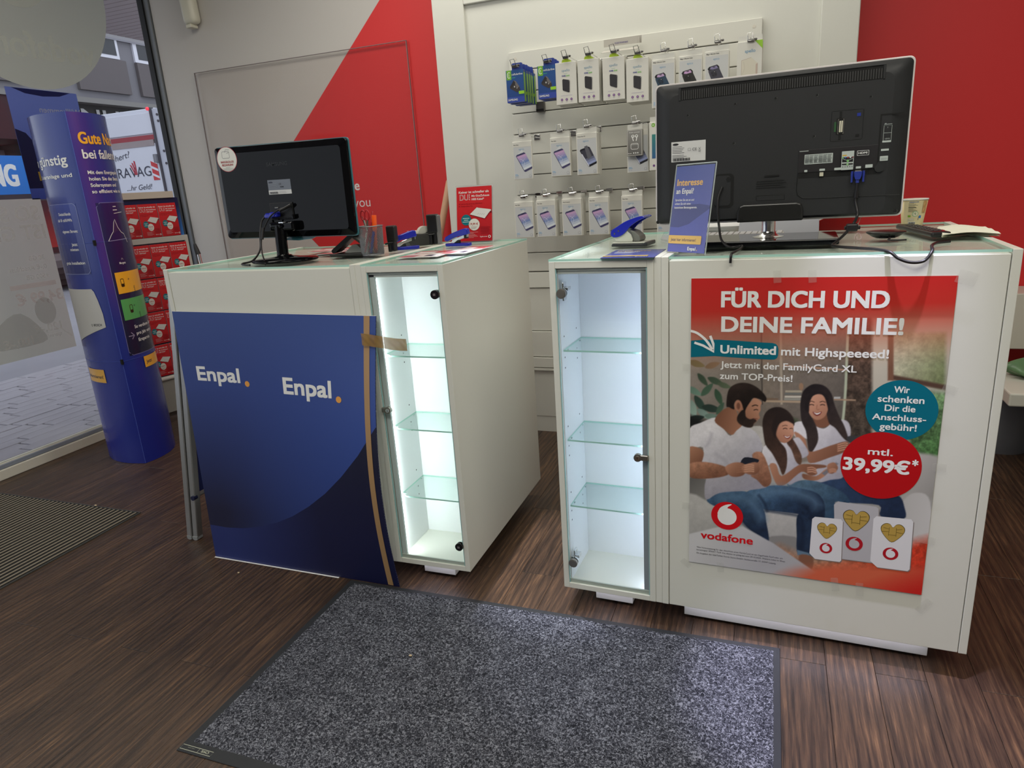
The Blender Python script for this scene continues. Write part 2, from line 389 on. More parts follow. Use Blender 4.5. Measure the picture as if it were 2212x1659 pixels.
# clear acrylic board screwed over the film on the back wall
ac = thing('acrylic_board', 'large clear acrylic board fixed over the red and grey wall behind the left counter', 'board', (-2.72, 3.77, 1.4))
o = MB().box(-.765, .765, -.004, .004, -1.25, .755).build('clear_sheet', thin('acrylic', (.97, .96, .955), 1.12), ac)
e = MB()
for a in ((-.766, .766, -.0045, .0045, .7535, .7565), (-.7665, -.7635, -.0045, .0045, -1.25, .755), (.7635, .7665, -.0045, .0045, -1.25, .755)): e.box(*a)
e.build('sheet_edge', mat('acrylic_edge', rgb(128, 118, 118), .3), ac)
a = Art(lambda u, v: Vector((u, 3.786, v)))
a.text('Together we', -2.412, 1.374, .045, W_, .02, align='r')
a.text('The future', -2.402, 1.42, .0, W_) if 0 else None
b = Art(lambda u, v: Vector((u, 3.7855, v)))
b.text('me', -2.382, 1.372, .056, W_, .035, align='r'); b.text('with you', -2.318, 1.270, .058, W_, -.004, align='r')
b.build('wall_lettering', PM, wb)
# alarm sensor high on the wall
t = thing('alarm_sensor', 'white rounded alarm sensor high on the wall above the left counter', 'sensor', (-3.415, 3.787, 2.52), rot=(0, radians(-3), 0))
s = MB()
s.rbox(-.05, .05, -.075, 0, -.10, .16, .03, seg=4); s.build('sensor_body', mat('sensor_cream', rgb(214, 212, 196), .35), t)
for p in bpy.data.objects['sensor_body'].data.polygons: p.use_smooth = True
MB().sphere((-.03, -.06, .08), .022, sc=(1, .7, 1.2)).build('sensor_lens', mat('sensor_lens', rgb(190, 188, 172), .2), t)
MB().rbox(-.03, .012, -.07, -.01, -.118, -.098, .004).build('sensor_foot', MATS['sensor_cream'], t)

# ---------------------------------------------------------------- white fitted unit with slat wall
Y0 = 3.416
du = thing('display_wall_unit', 'white built-in wall unit between two red walls, framing the accessory slats', 'wall unit', (-.65, 3.6, 0))
def loc(m, par, name, mt, bevel=0):
    o = m.build(name, mt, par, bevel); o.matrix_parent_inverse = Matrix.Translation(-Vector(par.location)); return o
UW = WALLW
m = MB(); m.box(-1.615, -1.445, 3.42, 3.787, 0, 3.045); loc(m, du, 'side_frame', UW, .004)
m = MB(); m.box(.165, .312, 3.42, 3.787, 0, 3.045); loc(m, du, 'side_frame', UW, .004)
m = MB(); m.box(-1.445, .165, 3.42, 3.787, 2.195, 3.045); loc(m, du, 'top_frame', UW, .004)
m = MB(); m.box(-1.445, .165, 3.435, 3.78, 0.09, 2.195); loc(m, du, 'back_panel', UW)
m = MB(); m.box(-1.4, .13, 3.43, 3.77, 0, .09); loc(m, du, 'plinth', WHITE2)
# slatted panel
sw = thing('slat_wall_panel', 'white slatted display panel with horizontal grooves holding the phone accessories', 'slat panel', (-.65, 3.425, 1.5))
zs = [1.955, 1.8688, 1.7712, 1.6736, 1.576, 1.4784, 1.3808, 1.2832, 1.1856, 1.088, .9926, .895]
for i in range(len(zs)-1):
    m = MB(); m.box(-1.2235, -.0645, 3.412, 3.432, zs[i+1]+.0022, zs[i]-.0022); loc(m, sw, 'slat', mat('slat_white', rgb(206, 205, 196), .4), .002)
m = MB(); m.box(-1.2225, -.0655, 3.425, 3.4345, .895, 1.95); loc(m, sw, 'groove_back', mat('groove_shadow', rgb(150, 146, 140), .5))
for x in (-1.19, -.098):
    m = MB(); m.prism([(x+.007*cos(i*pi/8), 1.922+.007*sin(i*pi/8)) for i in range(16)], 3.4112, 3.413, 'y'); loc(m, sw, 'screw_cap', mat('cap_cream', rgb(205, 200, 188), .5))
# base cupboard below the slats
for z0, z1, yy in ((.8105, .891, 3.412), (.578, .806, 3.424), (.436, .574, 3.412), (.378, .432, 3.402)):
    m = MB(); m.box(-1.40, .13, yy, 3.434, z0, z1); loc(m, du, 'panel', WHITE, .002)
m = MB(); m.box(-1.40, .13, 3.400, 3.434, .362, .374); loc(m, du, 'lip', WHITE2)
m = MB(); m.box(-1.40, .13, 3.426, 3.434, .092, .358); loc(m, du, 'lower_panel', WHITE)

# ================================================================ OUTSIDE
PAVE = mat('paving_stone', rgb(172, 168, 176), .8, bump=.4, bscale=60, var=.16, vscale=9)
gr = MB().box(-40, -3.86, -12, 34, -.18, -.07).build('street_ground', mat('paving_bed', rgb(150, 148, 156), .85, bump=.4, bscale=25, var=.1, vscale=3)); struct(gr)
sm_ = [MB().rbox(.004, w-.004, .003, .117, -.07, -.05, .003, seg=1).mesh('paving_sett', PAVE) for w in (.24, .18, .30)]
n = 0
for i in range(21):
    x = -3.9-.12*(i+1)
    y = -.1 + random.random()*.2 + i*.10
    while y < 4.9+.55*i*.12/.12*.35 and n < 290:
        k = random.randrange(3); w = (.24, .18, .30)[k]*1.9
        o = bpy.data.objects.new('paving_sett', sm_[k]); COL.objects.link(o); o.parent = gr; o.location = (x+.12, y, random.uniform(-.003, .003)); o.rotation_euler = (0, 0, pi/2); o.scale = (1.9, 1, 1)
        y += w; n += 1
st = thing('stone_steps', 'wide stone steps in front of the shop across the street', 'steps', (-15, 12, -.07))
for i in range(4):
    m = MB(); m.box(-15.9, -14.2+.42*i, 4, 22, -.07+.15*i, .08+.15*i); loc(m, st, 'step', mat('step_stone', rgb(120, 108, 108), .8, bump=.3, bscale=10, var=.2, vscale=1.5), .01)
# building opposite
BX = -16
bl = thing('building', 'grey office building across the street with white window frames and a shop below', 'building', (BX-1, 12, 0))
FAC = mat('facade_grey', rgb(100, 94, 96), .8, var=.05, vscale=.6); FACL = mat('facade_light', rgb(122, 120, 126), .75)
m = MB(); m.box(BX-2, BX, 4, 24, 4.06, 12); loc(m, bl, 'upper_wall', FACL)
for y0, y1 in ((9.5, 12.0), (13.35, 14.85), (15.2, 17.6), (17.9, 20)):
    m = MB(); m.box(BX-.02, BX+.10, y0, y1, 4.3, 5.12); loc(m, bl, 'parapet_panel', FAC)
WF = mat('window_frame_white', rgb(212, 212, 222), .5); DG = mat('window_dark_glass', rgb(58, 60, 66), .15)
for y0, y1 in ((13.75, 14.72), (15.2, 15.95), (12.2, 13.1), (16.6, 17.6)):
    m = MB(); m.box(BX, BX+.06, y0, y1, 5.14, 6.4); w = loc(m, bl, 'window', WF)
    m = MB(); m.box(BX+.06, BX+.07, y0+.12, y1-.08, 5.22, 6.3); o = m.build('pane', DG, w); 
m = MB(); m.box(BX, BX+.12, 4, 24, 5.60, 5.78); loc(m, bl, 'window_header', MATS['fascia_dark'] if 'fascia_dark' in MATS else mat('header_dark', rgb(58, 54, 54), .6))
m = MB(); m.box(BX-.1, BX+.35, 4, 24, 3.96, 4.08); loc(m, bl, 'ledge', mat('ledge_grey', rgb(128, 126, 124), .7))
m = MB(); m.box(BX-2, BX+.02, 12.0, 24, 2.6, 3.96); loc(m, bl, 'fascia', mat('fascia_dark', rgb(52, 50, 50), .7, var=.3, vscale=3))
m = MB(); m.box(BX-2, BX+.3, 4, 12.0, 3.05, 3.96); loc(m, bl, 'awning', mat('awning_darkred', rgb(62, 34, 40), .8))
m = MB(); m.box(BX-2.2, BX-1.2, 4, 24, 0, 2.95); loc(m, bl, 'shop_interior', mat('shop_interior', rgb(96, 90, 98), .8, var=.4, vscale=1.2))
m = MB(); m.box(BX-1.1, BX-1.0, 10.2, 12.2, 2.66, 2.76); loc(m, bl, 'light_tube', mat('tube_light', (1, 1, 1), .5, emit=(1, 1, 1), estr=1.3))
a = Art(plane((BX+.05, 13.05, 3.50), (0, 1, 0), (0, 0, 1)))
a.text('ANTIAUTO', 0, 0, .42, rgb(190, 190, 190), .03, w=2.6) if 0 else a.text('NUTUA', 2.9, 0, .36, rgb(188, 188, 188), .03, w=2.7, align='r')
o = a.build('fascia_lettering', PM, bl); o.matrix_parent_inverse = Matrix.Translation(-Vector(bl.location))
a = Art(plane((BX+.3, 10.6, 1.9), (0, 1, 0), (0, 0, 1)))
a.rect(-1.5, -.02, .85, .80, rgb(36, 118, 205)); a.text('NG', .50, .17, .44, W_, .06, align='r', w=.62)
bs = thing('blue_shop_sign', 'bright blue shop sign with white capitals in the shop front across the street', 'sign', (BX+.25, 10.6, 1.9))
m = MB(); m.box(BX+.2, BX+.298, 9.1, 11.45, 1.88, 2.70); loc(m, bs, 'sign_box', mat('sign_side', rgb(36, 100, 180), .5))
o = a.build('sign_face', PM, bs); o.matrix_parent_inverse = Matrix.Translation(-Vector(bs.location))
rp = thing('red_advert_board', 'red advertising board standing on the steps across the street', 'poster', (BX+.6, 11.9, .6))
m = MB(); m.box(BX+.55, BX+.598, 11.2, 12.35, .55, 1.72); loc(m, rp, 'board', mat('board_dark', rgb(70, 30, 34), .6))
a = Art(plane((BX+.6, 11.2, .6), (0, 1, 0), (0, 0, 1))); a.grid(0.02, .08, 1.13, 1.1, 6, 6, lambda u, v: mix(rgb(190, 50, 45), rgb(70, 25, 35), v/1.1+abs(u-.5)*.3))
a.text('verto', .2, .85, .14, rgb(120, 70, 80), .02, mirror=True); a.line([(.25, .62), (.55, .45), (.75, .52), (.95, .50)], .06, rgb(40, 18, 24), 3)
o = a.build('board_print', PM, rp); o.matrix_parent_inverse = Matrix.Translation(-Vector(rp.location))
# canopy above the pavement
ca = thing('canopy', 'ribbed brown canopy overhanging the pavement outside the shop window', 'canopy', (-5.3, 5, 3.2))
m = MB()
for i in range(92): m.rbox(-6.82, -3.95, -.5+i*.1, -.5+i*.1+.092, 3.2, 3.23, .004, seg=1)
o = loc(m, ca, 'ribbed_soffit', mat('soffit_brown', rgb(150, 138, 138), .6)); o['kind'] = 'stuff'
m = MB(); m.box(-6.88, -6.80, -.5, 8.7, 3.17, 3.30); loc(m, ca, 'edge_trim', mat('trim_white', rgb(200, 200, 205), .5))
m = MB(); m.box(-6.82, -3.95, -.5, 8.7, 3.235, 3.28); loc(m, ca, 'roof_sheet', FAC)
# lorry
lo = thing('delivery_lorry', 'white delivery lorry parked outside with an advert on its rear door', 'lorry', (-11, 9.52, -.07))
LW = mat('lorry_white', rgb(206, 208, 220), .4, var=.03, vscale=2)
m = MB(); m.box(-12.25, -9.80, 9.53, 15.5, .95, 3.0); loc(m, lo, 'cargo_box', LW, .02)
m = MB(); m.box(-12.2, -9.86, 9.50, 9.53, 2.60, 2.93); loc(m, lo, 'upper_door', LW, .008)
m = MB(); m.box(-12.2, -9.86, 9.49, 9.53, 1.2, 2.44); loc(m, lo, 'lower_door', LW, .008)
m = MB(); m.box(-12.25, -9.80, 9.505, 9.53, 2.50, 2.58); loc(m, lo, 'red_stripe', mat('stripe_red', rgb(150, 60, 70), .5))
m = MB(); m.box(-12.2, -9.9, 9.48, 9.53, 2.40, 2.50); loc(m, lo, 'dirty_panel', mat('panel_dirty', rgb(150, 138, 140), .7, var=.2, vscale=4))
m = MB(); m.box(-9.86, -9.825, 9.47, 9.54, 1.0, 3.0); loc(m, lo, 'corner_post', mat('post_dark', rgb(70, 66, 74), .5))
m = MB(); m.box(-9.825, -9.62, 9.5, 9.56, 1.0, 2.98); loc(m, lo, 'side_column', mat('column_grey', rgb(182, 184, 196), .5))
for z in (2.78, 2.88, 2.1, 2.3): m = MB(); m.cyl((-9.72, 9.485, z), .02, .02, 'y', 12); loc(m, lo, 'bolt', MATS['post_dark'])
m = MB(); m.sphere((-9.87, 9.46, 2.98), .03); loc(m, lo, 'marker_lamp', mat('lamp_red', rgb(230, 40, 60), .3, emit=(1, .08, .12), estr=.6))
m = MB(); m.rbox(-9.92, -9.86, 9.42, 9.49, 2.12, 2.26, .01); loc(m, lo, 'latch', mat('latch_grey', rgb(120, 120, 128), .4))
m = MB(); m.box(-12.25, -9.8, 9.4, 9.6, .7, .95); loc(m, lo, 'bumper', MATS['post_dark'])
for x in (-12.1, -10.2):
    for y in (11, 14.4): m = MB(); m.cyl((x, y, .43), .5, .3, 'x', 28); loc(m, lo, 'wheel', BLACKR)
a = Art(plane((-11.05, 9.485, 1.2), (1, 0, 0), (0, 0, 1)))
dk = rgb(58, 60, 76)
a.text('KRAVAG', .02, .72, .165, dk, 0, w=.94); 
for i in range(3): a.poly([(.50+i*.05, .93+.03*i), (.535+i*.05, .93+.03*i-.01), (.60+i*.02, .76), (.585+i*.02, .75)], rgb(178, 50, 66))
a.text('versichert?', .56, 1.06, .10, dk, -.005, w=.78, align='r', shear=.3, rot=.16)
a.text('...hr Geld!', .92, .50, .09, dk, -.005, w=.6, align='r', shear=.3)
a.rect(.99, .64, 1.13, .98, rgb(215, 215, 225))
for i in range(3): a.poly([(.99, .64+i*.12), (.99, .72+i*.12), (1.13, .66+i*.12), (1.13, .58+i*.12+(.06 if i == 0 else 0))], rgb(190, 60, 66))
o = a.build('door_print', PM, lo); o.matrix_parent_inverse = Matrix.Translation(-Vector(lo.location))

# ---------------------------------------------------------------- stuck on the window
GI = GX+.0075
def glassplane(y, z): return plane((GI+.002, y, z), (0, 1, 0), (0, 0, 1))   # seen from inside: y to the right
BACKP = translucent_mat('poster_back', col=rgb(212, 210, 200))
def window_sheet(name, label, pts, art=None, cat='poster', matl=BACKP, marks=None):
    t = thing(name, label, cat, (GI, pts[0][0], pts[0][1]))
    if art: o = art.build('print', MATS.get('printed_paper') or translucent_mat('printed_paper', True, k=.62), t); o.matrix_parent_inverse = Matrix.Translation(-Vector(t.location))
    if marks: o = marks.build('faint_marks', MATS.get('faint_print') or faint('faint_print'), t); o.matrix_parent_inverse = Matrix.Translation(-Vector(t.location))
    return t
def faint(name):
    m = print_mat(name, .6); m.node_tree.nodes['Principled BSDF'].inputs['Alpha'].default_value = .34; return m
cz, cy, cr_ = 2.56, 2.94, .545
a = Art(glassplane(0, 0)); a.poly([(cy+cr_*cos(2*pi*i/72), cz+cr_*sin(2*pi*i/72)) for i in range(72)], rgb(188, 190, 178))
SH = rgb(160, 162, 150)
SH2 = rgb(194, 198, 186)
a2 = Art(plane((GI+.003, 0, 0), (0, 1, 0), (0, 0, 1))); a2.ell(2.93, 2.62, .20, .20, SH2); a2.text('vodafone', 3.34, 2.175, .13, SH2, .02, mirror=True, align='r')
window_sheet('round_window_sticker', 'large round pale sticker seen from behind at the top of the shop window', [(cy+cr_*cos(2*pi*i/72), cz+cr_*sin(2*pi*i/72)) for i in range(72)], a, 'sticker', marks=a2)
a = Art(glassplane(0, 0))
def bluef(u, v): return mix(rgb(58, 70, 140), rgb(104, 120, 188), (v-1.43)/.5)
a.grid(2.745, 1.432, 3.16, 2.01, 6, 10, bluef)
a.poly([(2.78, 2.009), (3.12, 2.009), (3.05, 1.985), (2.95, 1.977), (2.85, 1.985)], rgb(34, 42, 100)); a.poly([(2.746, 1.80), (2.80, 1.78), (2.86, 1.70), (2.9, 1.60), (2.9, 1.49), (2.746, 1.49)], rgb(34, 40, 84), 0)
a.text('Willkommen', 3.16, 1.893, .030, rgb(200, 204, 215), .012, mirror=True, align='r', w=.25)
a.text('Seite', 3.02, 1.80, .045, rgb(212, 180, 70), .03, mirror=True, align='r', w=.17); a.text('reduzieren', 3.0, 1.745, .018, rgb(190, 192, 205), 0, mirror=True, align='r', w=.14)
a.rect(2.815, 1.530, 3.16, 1.578, rgb(212, 180, 80)); a.text('Jetzt informieren!', 3.13, 1.545, .018, rgb(40, 40, 70), .01, mirror=True, align='r', w=.28)
a.text('Enpal', 3.0, 1.468, .024, rgb(200, 204, 215), .015, mirror=True, align='r', w=.085); a.ell(2.895, 1.470, .005, .005, rgb(212, 180, 70), 10)
window_sheet('blue_window_poster', 'blue advertising poster on the shop window, its writing mirrored', [(2.742, 1.43), (3.163, 1.43), (3.163, 2.011), (2.742, 2.011)], a)
b2 = Art(plane((GI+.003, 0, 0), (0, 1, 0), (0, 0, 1))); a = Art(glassplane(0, 0)); T1 = rgb(212, 210, 204); T2 = rgb(212, 186, 182)
def gf(u, v): return mix(mix(rgb(190, 189, 180), rgb(198, 194, 188), (v-.6)/.8), rgb(204, 196, 188), (u-2.55)*3)
a.grid(2.0, .595, 2.79, 1.437, 8, 8, gf)
b2.text('SO SMART', 2.76, 1.325, .075, T1, .02, mirror=True, align='r'); b2.text('IST GIGA', 2.77, 1.225, .075, T1, .02, mirror=True, align='r')
for i, q in enumerate(('30 GB', '0,-€ Anschluss', '+500 GB')): b2.text(q, 2.73, 1.11-i*.05, .025, T1, .01, mirror=True, align='r')
b2.rect(2.50, .965, 2.76, .99, T2); b2.text('34,99 €', 2.78, .88, .06, T2, .02, mirror=True, align='r')
b2.ell(2.66, .83, .06, .075, rgb(150, 148, 140)); b2.poly([(2.3, .68), (2.4, .80), (2.52, .84), (2.62, .72), (2.6, .66)], rgb(156, 154, 146), 3)
b2.text('120,-€', 2.73, .715, .045, T1, .02, mirror=True, align='r'); b2.text('sparen!', 2.72, .68, .02, T1, .01, mirror=True, align='r'); b2.text('100,-€', 2.55, .665, .045, T1, .02, mirror=True, align='r')
b2.line([(2.72, .72), (2.78, .66)], .006, T1)
window_sheet('pale_window_poster', 'big pale poster seen from behind at the left edge of the shop window', [(2.0, .59), (2.793, .595), (2.793, 1.44), (2.0, 1.44)], a, marks=b2)
# ================================================================ COUNTERS
TH = -.03904; FO = Vector((.3, 1.8, 0)); FR = Matrix.Translation(FO) @ Matrix.Rotation(TH, 4, 'Z') @ Matrix.Translation(-FO)
PL = {}
def rthing(name, label, cat, l, group=None, rz=0):
    o = thing(name, label, cat, tuple(FR @ Vector(l)), TH+rz, group); PL[o.name] = Vector(l); return o
def put(o, par):
    o.parent = par; o.matrix_parent_inverse = Matrix.Translation(-PL.get(par.name, Vector(par.location))); return o
def loc(m, par, name, mt, bevel=0):
    gl = name in ('glass_top', 'glass_shelf')
    o = m.build(name, [mt, EDGEG] if gl else mt, None, 0 if gl else bevel)
    if gl:
        for p in o.data.polygons: p.material_index = 0 if abs(p.normal.z) > .5 else 1
    return put(o, par)
def locs(m, root, par, name, mt, bevel=0):      # sub-part of a part of root, same coordinates as the part
    o = m.build(name, mt, None, bevel); o.parent = par; return o
ZT, ZB = 1.1265, .08
INNER = mat('showcase_inside', rgb(228, 230, 230), .45)
def desk(mk, x0, x1, yf, yb, label, foot):
    t = mk('desk_counter', label, 'counter', ((x0+x1)/2, (yf+yb)/2, 0))
    for a, b in ((x0, x0+.019), (x1-.019, x1)): m = MB(); m.box(a, b, yf, yb, ZB, ZT); loc(m, t, 'side_panel', WHITE, .0015)
    m = MB(); m.box(x0+.0205, x1-.0205, yf+.002, yf+.02, ZB, ZT-.0105); loc(m, t, 'front_panel', WHITE, .0015)
    m = MB(); m.box(x0+.02, x1-.02, yb-.02, yb, ZB, ZT-.011); loc(m, t, 'back_panel', WHITE, .0015)
    m = MB(); m.box(x0+.02, x1-.02, yf+.021, yb-.021, ZT-.030, ZT-.0105); loc(m, t, 'worktop', WHITE2)
    m = MB(); m.box(x0+.02, x1-.02, yf+.021, yb-.021, ZB, ZB+.018); loc(m, t, 'bottom_panel', WHITE2)
    m = MB(); m.box(x0+.0198, x1-.0198, yf+.0035, yb-.002, ZT-.0065, ZT-.0003); loc(m, t, 'glass_top', GLASSG, .0008)
    m = MB(); m.box(foot[0], foot[1], yf+.062, yb-.1, .012, ZB-.0005); loc(m, t, 'plinth', WHITE2, .001)
    for fx in (foot[0]+.06, foot[1]-.06):
        for fy in (yf+.12, yb-.16): m = MB(); m.cyl((fx, fy, 0), .02, .0122); loc(m, t, 'foot', BLACKR)
    m = MB(); m.box(foot[0], foot[1], yf+.030, yf+.040, ZB-.006, ZB-.0005); loc(m, t, 'under_light', mat('under_led', (1, 1, 1), .5, emit=(.80, .78, 1), estr=UL), .0)
    return t
UL = 7.0
def showcase(mk, x0, x1, yf, yb, label, foot, led_left, shelves, ledcol, ledpow, hinge_steel):
    t = mk('glass_showcase', label, 'display cabinet', ((x0+x1)/2, (yf+yb)/2, 0))
    T = .018
    for a, b in ((x0, x0+T), (x1-T, x1)): m = MB(); m.box(a, b, yf, yb, ZB, ZT-.0065); loc(m, t, 'side_panel', WHITE, .0015)
    m = MB(); m.box(x0+T, x1-T, yf+.0005, yf+.215, ZT-.026, ZT-.0067); loc(m, t, 'top_rail', WHITE, .001)
    m = MB(); m.box(x0+T, x1-T, yf+.0005, yb, ZB, ZB+.018); loc(m, t, 'bottom_panel', WHITE, .001)
    m = MB(); m.box(x0+T, x1-T, yb-.02, yb, ZB+.018, ZT-.0067); loc(m, t, 'back_panel', WHITE, .001)
    m = MB(); m.box(x0+T, x1-T, yf+.215, yb-.02, ZT-.026, ZT-.0067); loc(m, t, 'worktop', WHITE, .001)
    m = MB(); m.box(x0+T, x1-T, yf+.215, yf+.225, ZB+.018, ZT-.026); loc(m, t, 'inner_back', INNER)
    for xa in (x0+T, x1-T-.002): m = MB(); m.box(xa, xa+.002, yf+.02, yf+.214, ZB+.018, ZT-.026); loc(m, t, 'inner_side', INNER)
    m = MB(); m.box(x0, x1, yf, yb, ZT-.0062, ZT-.0003); loc(m, t, 'glass_top', GLASSG, .0008)
    # aluminium light profile behind the door frame: top rail and one stile
    xi0, xi1 = x0+T+.002, x1-T-.002
    m = MB(); m.box(xi0, xi1, yf+.012, yf+.028, ZT-.043, ZT-.027)
    m.box(xi0, xi1, yf+.008, yf+.012, ZT-.034, ZT-.027); loc(m, t, 'top_profile', mat('profile_pale', rgb(200, 202, 198), .4), .001)
    xs = (xi0, xi0+.018) if led_left else (xi1-.018, xi1)
    m = MB(); m.box(xs[0], xs[1], yf+.012, yf+.022, ZB+.018, ZT-.027); loc(m, t, 'light_profile', mat('profile_light', rgb(196, 202, 202), .4) if led_left else mat('profile_mid', rgb(150, 155, 162), .4), .001)
    xe = (xs[0]+.001, xs[1]-.001)
    m = MB(); m.box(xe[0], xe[1], yf+.0225, yf+.0235, ZB+.03, ZT-.05)
    loc(m, t, 'light_strip', mat('led_'+name_of(ledcol), (1, 1, 1), .5, emit=ledcol, estr=ledpow))
    # shelves of glass, front corner chamfered on the strip side
    for z in shelves:
        c = .022; a, b = xi0+.001, xi1-.001; ya, yb_ = yf+.036, yf+.213
        if led_left: pts = [(a+c+.004, ya), (b, ya), (b, yb_), (a, yb_), (a, ya+c)]
        else: pts = [(a, ya), (b-c-.004, ya), (b, ya+c), (b, yb_), (a, yb_)]
        m = MB(); m.prism(pts, z-.005, z); s = loc(m, t, 'glass_shelf', SHELFG)
        for px in (a, b):
            for py in (ya+.035, yb_-.02): m = MB(); m.cyl((px-.001 if px == b else px-.001, py, z-.0085), .0032, .003, 'x', 8) if 0 else m.rbox(px-.004 if px == b else px, px if px == b else px+.004, py-.004, py+.004, z-.0095, z-.0055, .001); loc(m, t, 'shelf_support', CHROME)
    pts_h = MB()
    for z in shelves:
        for dz in (.038, -.026, -.058):
            for py in (yf+.05, yf+.17):
                for px in ((x1-T-.0026,) if not led_left else (x0+T+.0018,)): pts_h.box(x0+T+.0015 , x0+T+.0024, py-.0022, py+.0022, z+dz-.0022, z+dz+.0022)
    o = loc(pts_h, t, 'peg_holes', DARKH); o['kind'] = 'stuff'
    # glass door
    m = MB(); m.box(x0+T+.001, x1-T-.001, yf+.0015, yf+.0065, ZB+.0195, ZT-.0275); d = loc(m, t, 'glass_door', GLASS)
    m = MB(); m.box(x0+T+.0005, x0+T+.0025, yf+.0014, yf+.0066, ZB+.0195, ZT-.0275); m.box(x1-T-.0025, x1-T-.0005, yf+.0014, yf+.0066, ZB+.0195, ZT-.0275)
    locs(m, t, d, 'door_edge', mat('glass_edge_teal', rgb(150, 190, 190), .2))
    m = MB(); m.box(x0+T+.001, x1-T-.001, yf+.007, yf+.012, ZB+.018, ZB+.030); loc(m, t, 'bottom_seal', mat('seal_clear_grey', rgb(176, 182, 174), .4))
    hx = x1-T-.0135 if led_left else x0+T+.0175
    for z in (1.0305, .1745):
        hm = STEEL if hinge_steel else mat('hinge_black', rgb(22, 20, 22), .25)
        m = MB(); m.cyl((hx, yf+.001, z), .0138, -.009, 'y', 28); m.cyl((hx, yf-.0085, z), .0122, -.0012, 'y', 28); h = locs(m, t, d, 'hinge_knob', hm)
        m = MB(); m.cyl((hx, yf+.008, z), .0128, .006, 'y', 24); sgn = 1 if led_left else -1
        m.rbox(min(hx, hx+sgn*.013), max(hx, hx+sgn*.013), yf+.012, yf+.024, z-.006, z+.012, .002)
        if hinge_steel: m.rbox(hx-.008, hx-.001, yf+.022, yf+.05, z-.026, z+.028, .003); m.rbox(hx-.004, hx+.012, yf+.02, yf+.05, z+.004, z+.014, .002)
        loc(m, t, 'hinge_arm', CHROME)
        if not hinge_steel: m = MB(); m.box(hx-.004, hx+.004, yf-.0102, yf-.0098, z-.003, z+.004); locs(m, t, d, 'hinge_socket', mat('socket_grey', rgb(105, 100, 100), .3))
    lz = .6505 if led_left else .5545; lx = x0+T+.024 if led_left else x1-T-.030; ex = x0+T if led_left else x1-T
    m = MB(); m.rbox(min(lx, ex), max(lx, ex), yf-.010, yf+.0012, lz-.0085, lz+.0085, .003, seg=3); m.cyl((lx, yf+.001, lz), .0115, -.012, 'y', 28); k = locs(m, t, d, 'door_lock', STEEL)
    m = MB(); m.cyl((lx, yf-.011, lz), .0062, -.002, 'y', 20); locs(m, t, d, 'lock_cylinder', CHROME)
    m = MB(); m.box(lx-.0009, lx+.0009, yf-.0134, yf-.0129, lz-.003, lz+.003); locs(m, t, d, 'keyhole', DARKH)
    m = MB(); m.box(foot[0], foot[1], yf+.066, yb-.15, .014, ZB-.0005); loc(m, t, 'plinth', WHITE2, .001)
    m = MB(); m.box(x0+.03, x1-.03, yf+.030, yf+.040, ZB-.006, ZB-.0005); loc(m, t, 'under_light', mat('under_led', (1, 1, 1), .5, emit=(.80, .78, 1), estr=UL))
    for fy in (yf+.12, yb-.2): m = MB(); m.cyl(((foot[0]+foot[1])/2, fy, 0), .02, .0142); loc(m, t, 'foot', BLACKR)
    return t
def name_of(c): return '%02d%02d%02d' % tuple(int(x*99) for x in c)
YL, YLb, YR, YRb = 1.8525, 2.6358, 1.8134, 2.6631
desk(thing, -2.0096, -1.2194, YL, YLb, 'left white desk counter behind the leaning blue board, carrying the smaller monitor', (-1.93, -1.30))
showcase(thing, -1.1978, -.9137, YL, YLb, 'narrow lit showcase with black round hinge knobs, glowing white beside the blue board', (-1.1284, -1.0058), True, (.8255, .573, .3235), (.90, .985, 1.0), 25.0, False)
desk(rthing, -.2676, .5213, YR, YRb, 'right white desk counter with the big family poster on its front', (-.2113, .446))
showcase(rthing, -.5821, -.2876, YR, YRb, 'narrow lit showcase with steel round hinge knobs, glowing pale blue beside the poster', (-.4965, -.3749), False, (.8575, .5755, .355), (.68, .76, 1.0), 19.0, True)
# filler strips between showcase and desk
t = thing('filler_strip', 'thin white filler strip between the left desk and its showcase', 'strip', (-1.2086, 2.2, ZB)); m = MB(); m.box(-1.2192, -1.1980, YL+.001, YLb, ZB, ZT-.001); loc(m, t, 'strip', WHITE)
t = rthing('filler_strip', 'thin white filler strip between the blue-lit showcase and the poster counter', 'strip', (-.277, 2.2, ZB)); m = MB(); m.box(-.2874, -.2678, YR+.0012, YRb, ZB, ZT+.0006); loc(m, t, 'strip', WHITE, .0015)

# ================================================================ FAMILY POSTER (flat print)
PX0, PZ1, PWD, PHT = -.1892, 1.0693, .594, .832
def homog(src, dst):
    A = []; b = []
    for (x, y), (u, v) in zip(src, dst):
        A += [[x, y, 1, 0, 0, 0, -u*x, -u*y], [0, 0, 0, x, y, 1, -v*x, -v*y]]; b += [u, v]
    h = np.linalg.solve(np.array(A, float), np.array(b, float)); return np.append(h, 1).reshape(3, 3)
HI = homog([(1497, 601), (2074, 596), (1484, 1217), (1987, 1280)], [(0, PHT), (PWD, PHT), (0, 0), (PWD, 0)])
HJ = np.linalg.inv(HI)
def Qf(x, y): q = HI @ np.array([x, y, 1]); return (q[0]/q[2], q[1]/q[2])
def Q4(x, y): return Qf(1450+x/3.19, 780+y/3.19)
def Q3(x, y): return Qf(1450+x/1.8858, 560+y/1.8858)
NU, NV = 372, 520
uu = (np.arange(NU+1)/NU*PWD)[None, :].repeat(NV+1, 0); vv = (np.arange(NV+1)/NV*PHT)[:, None].repeat(NU+1, 1)
ww = HJ[2, 0]*uu+HJ[2, 1]*vv+HJ[2, 2]
CX = ((HJ[0, 0]*uu+HJ[0, 1]*vv+HJ[0, 2])/ww-1450)*3.19; CY = ((HJ[1, 0]*uu+HJ[1, 1]*vv+HJ[1, 2])/ww-780)*3.19
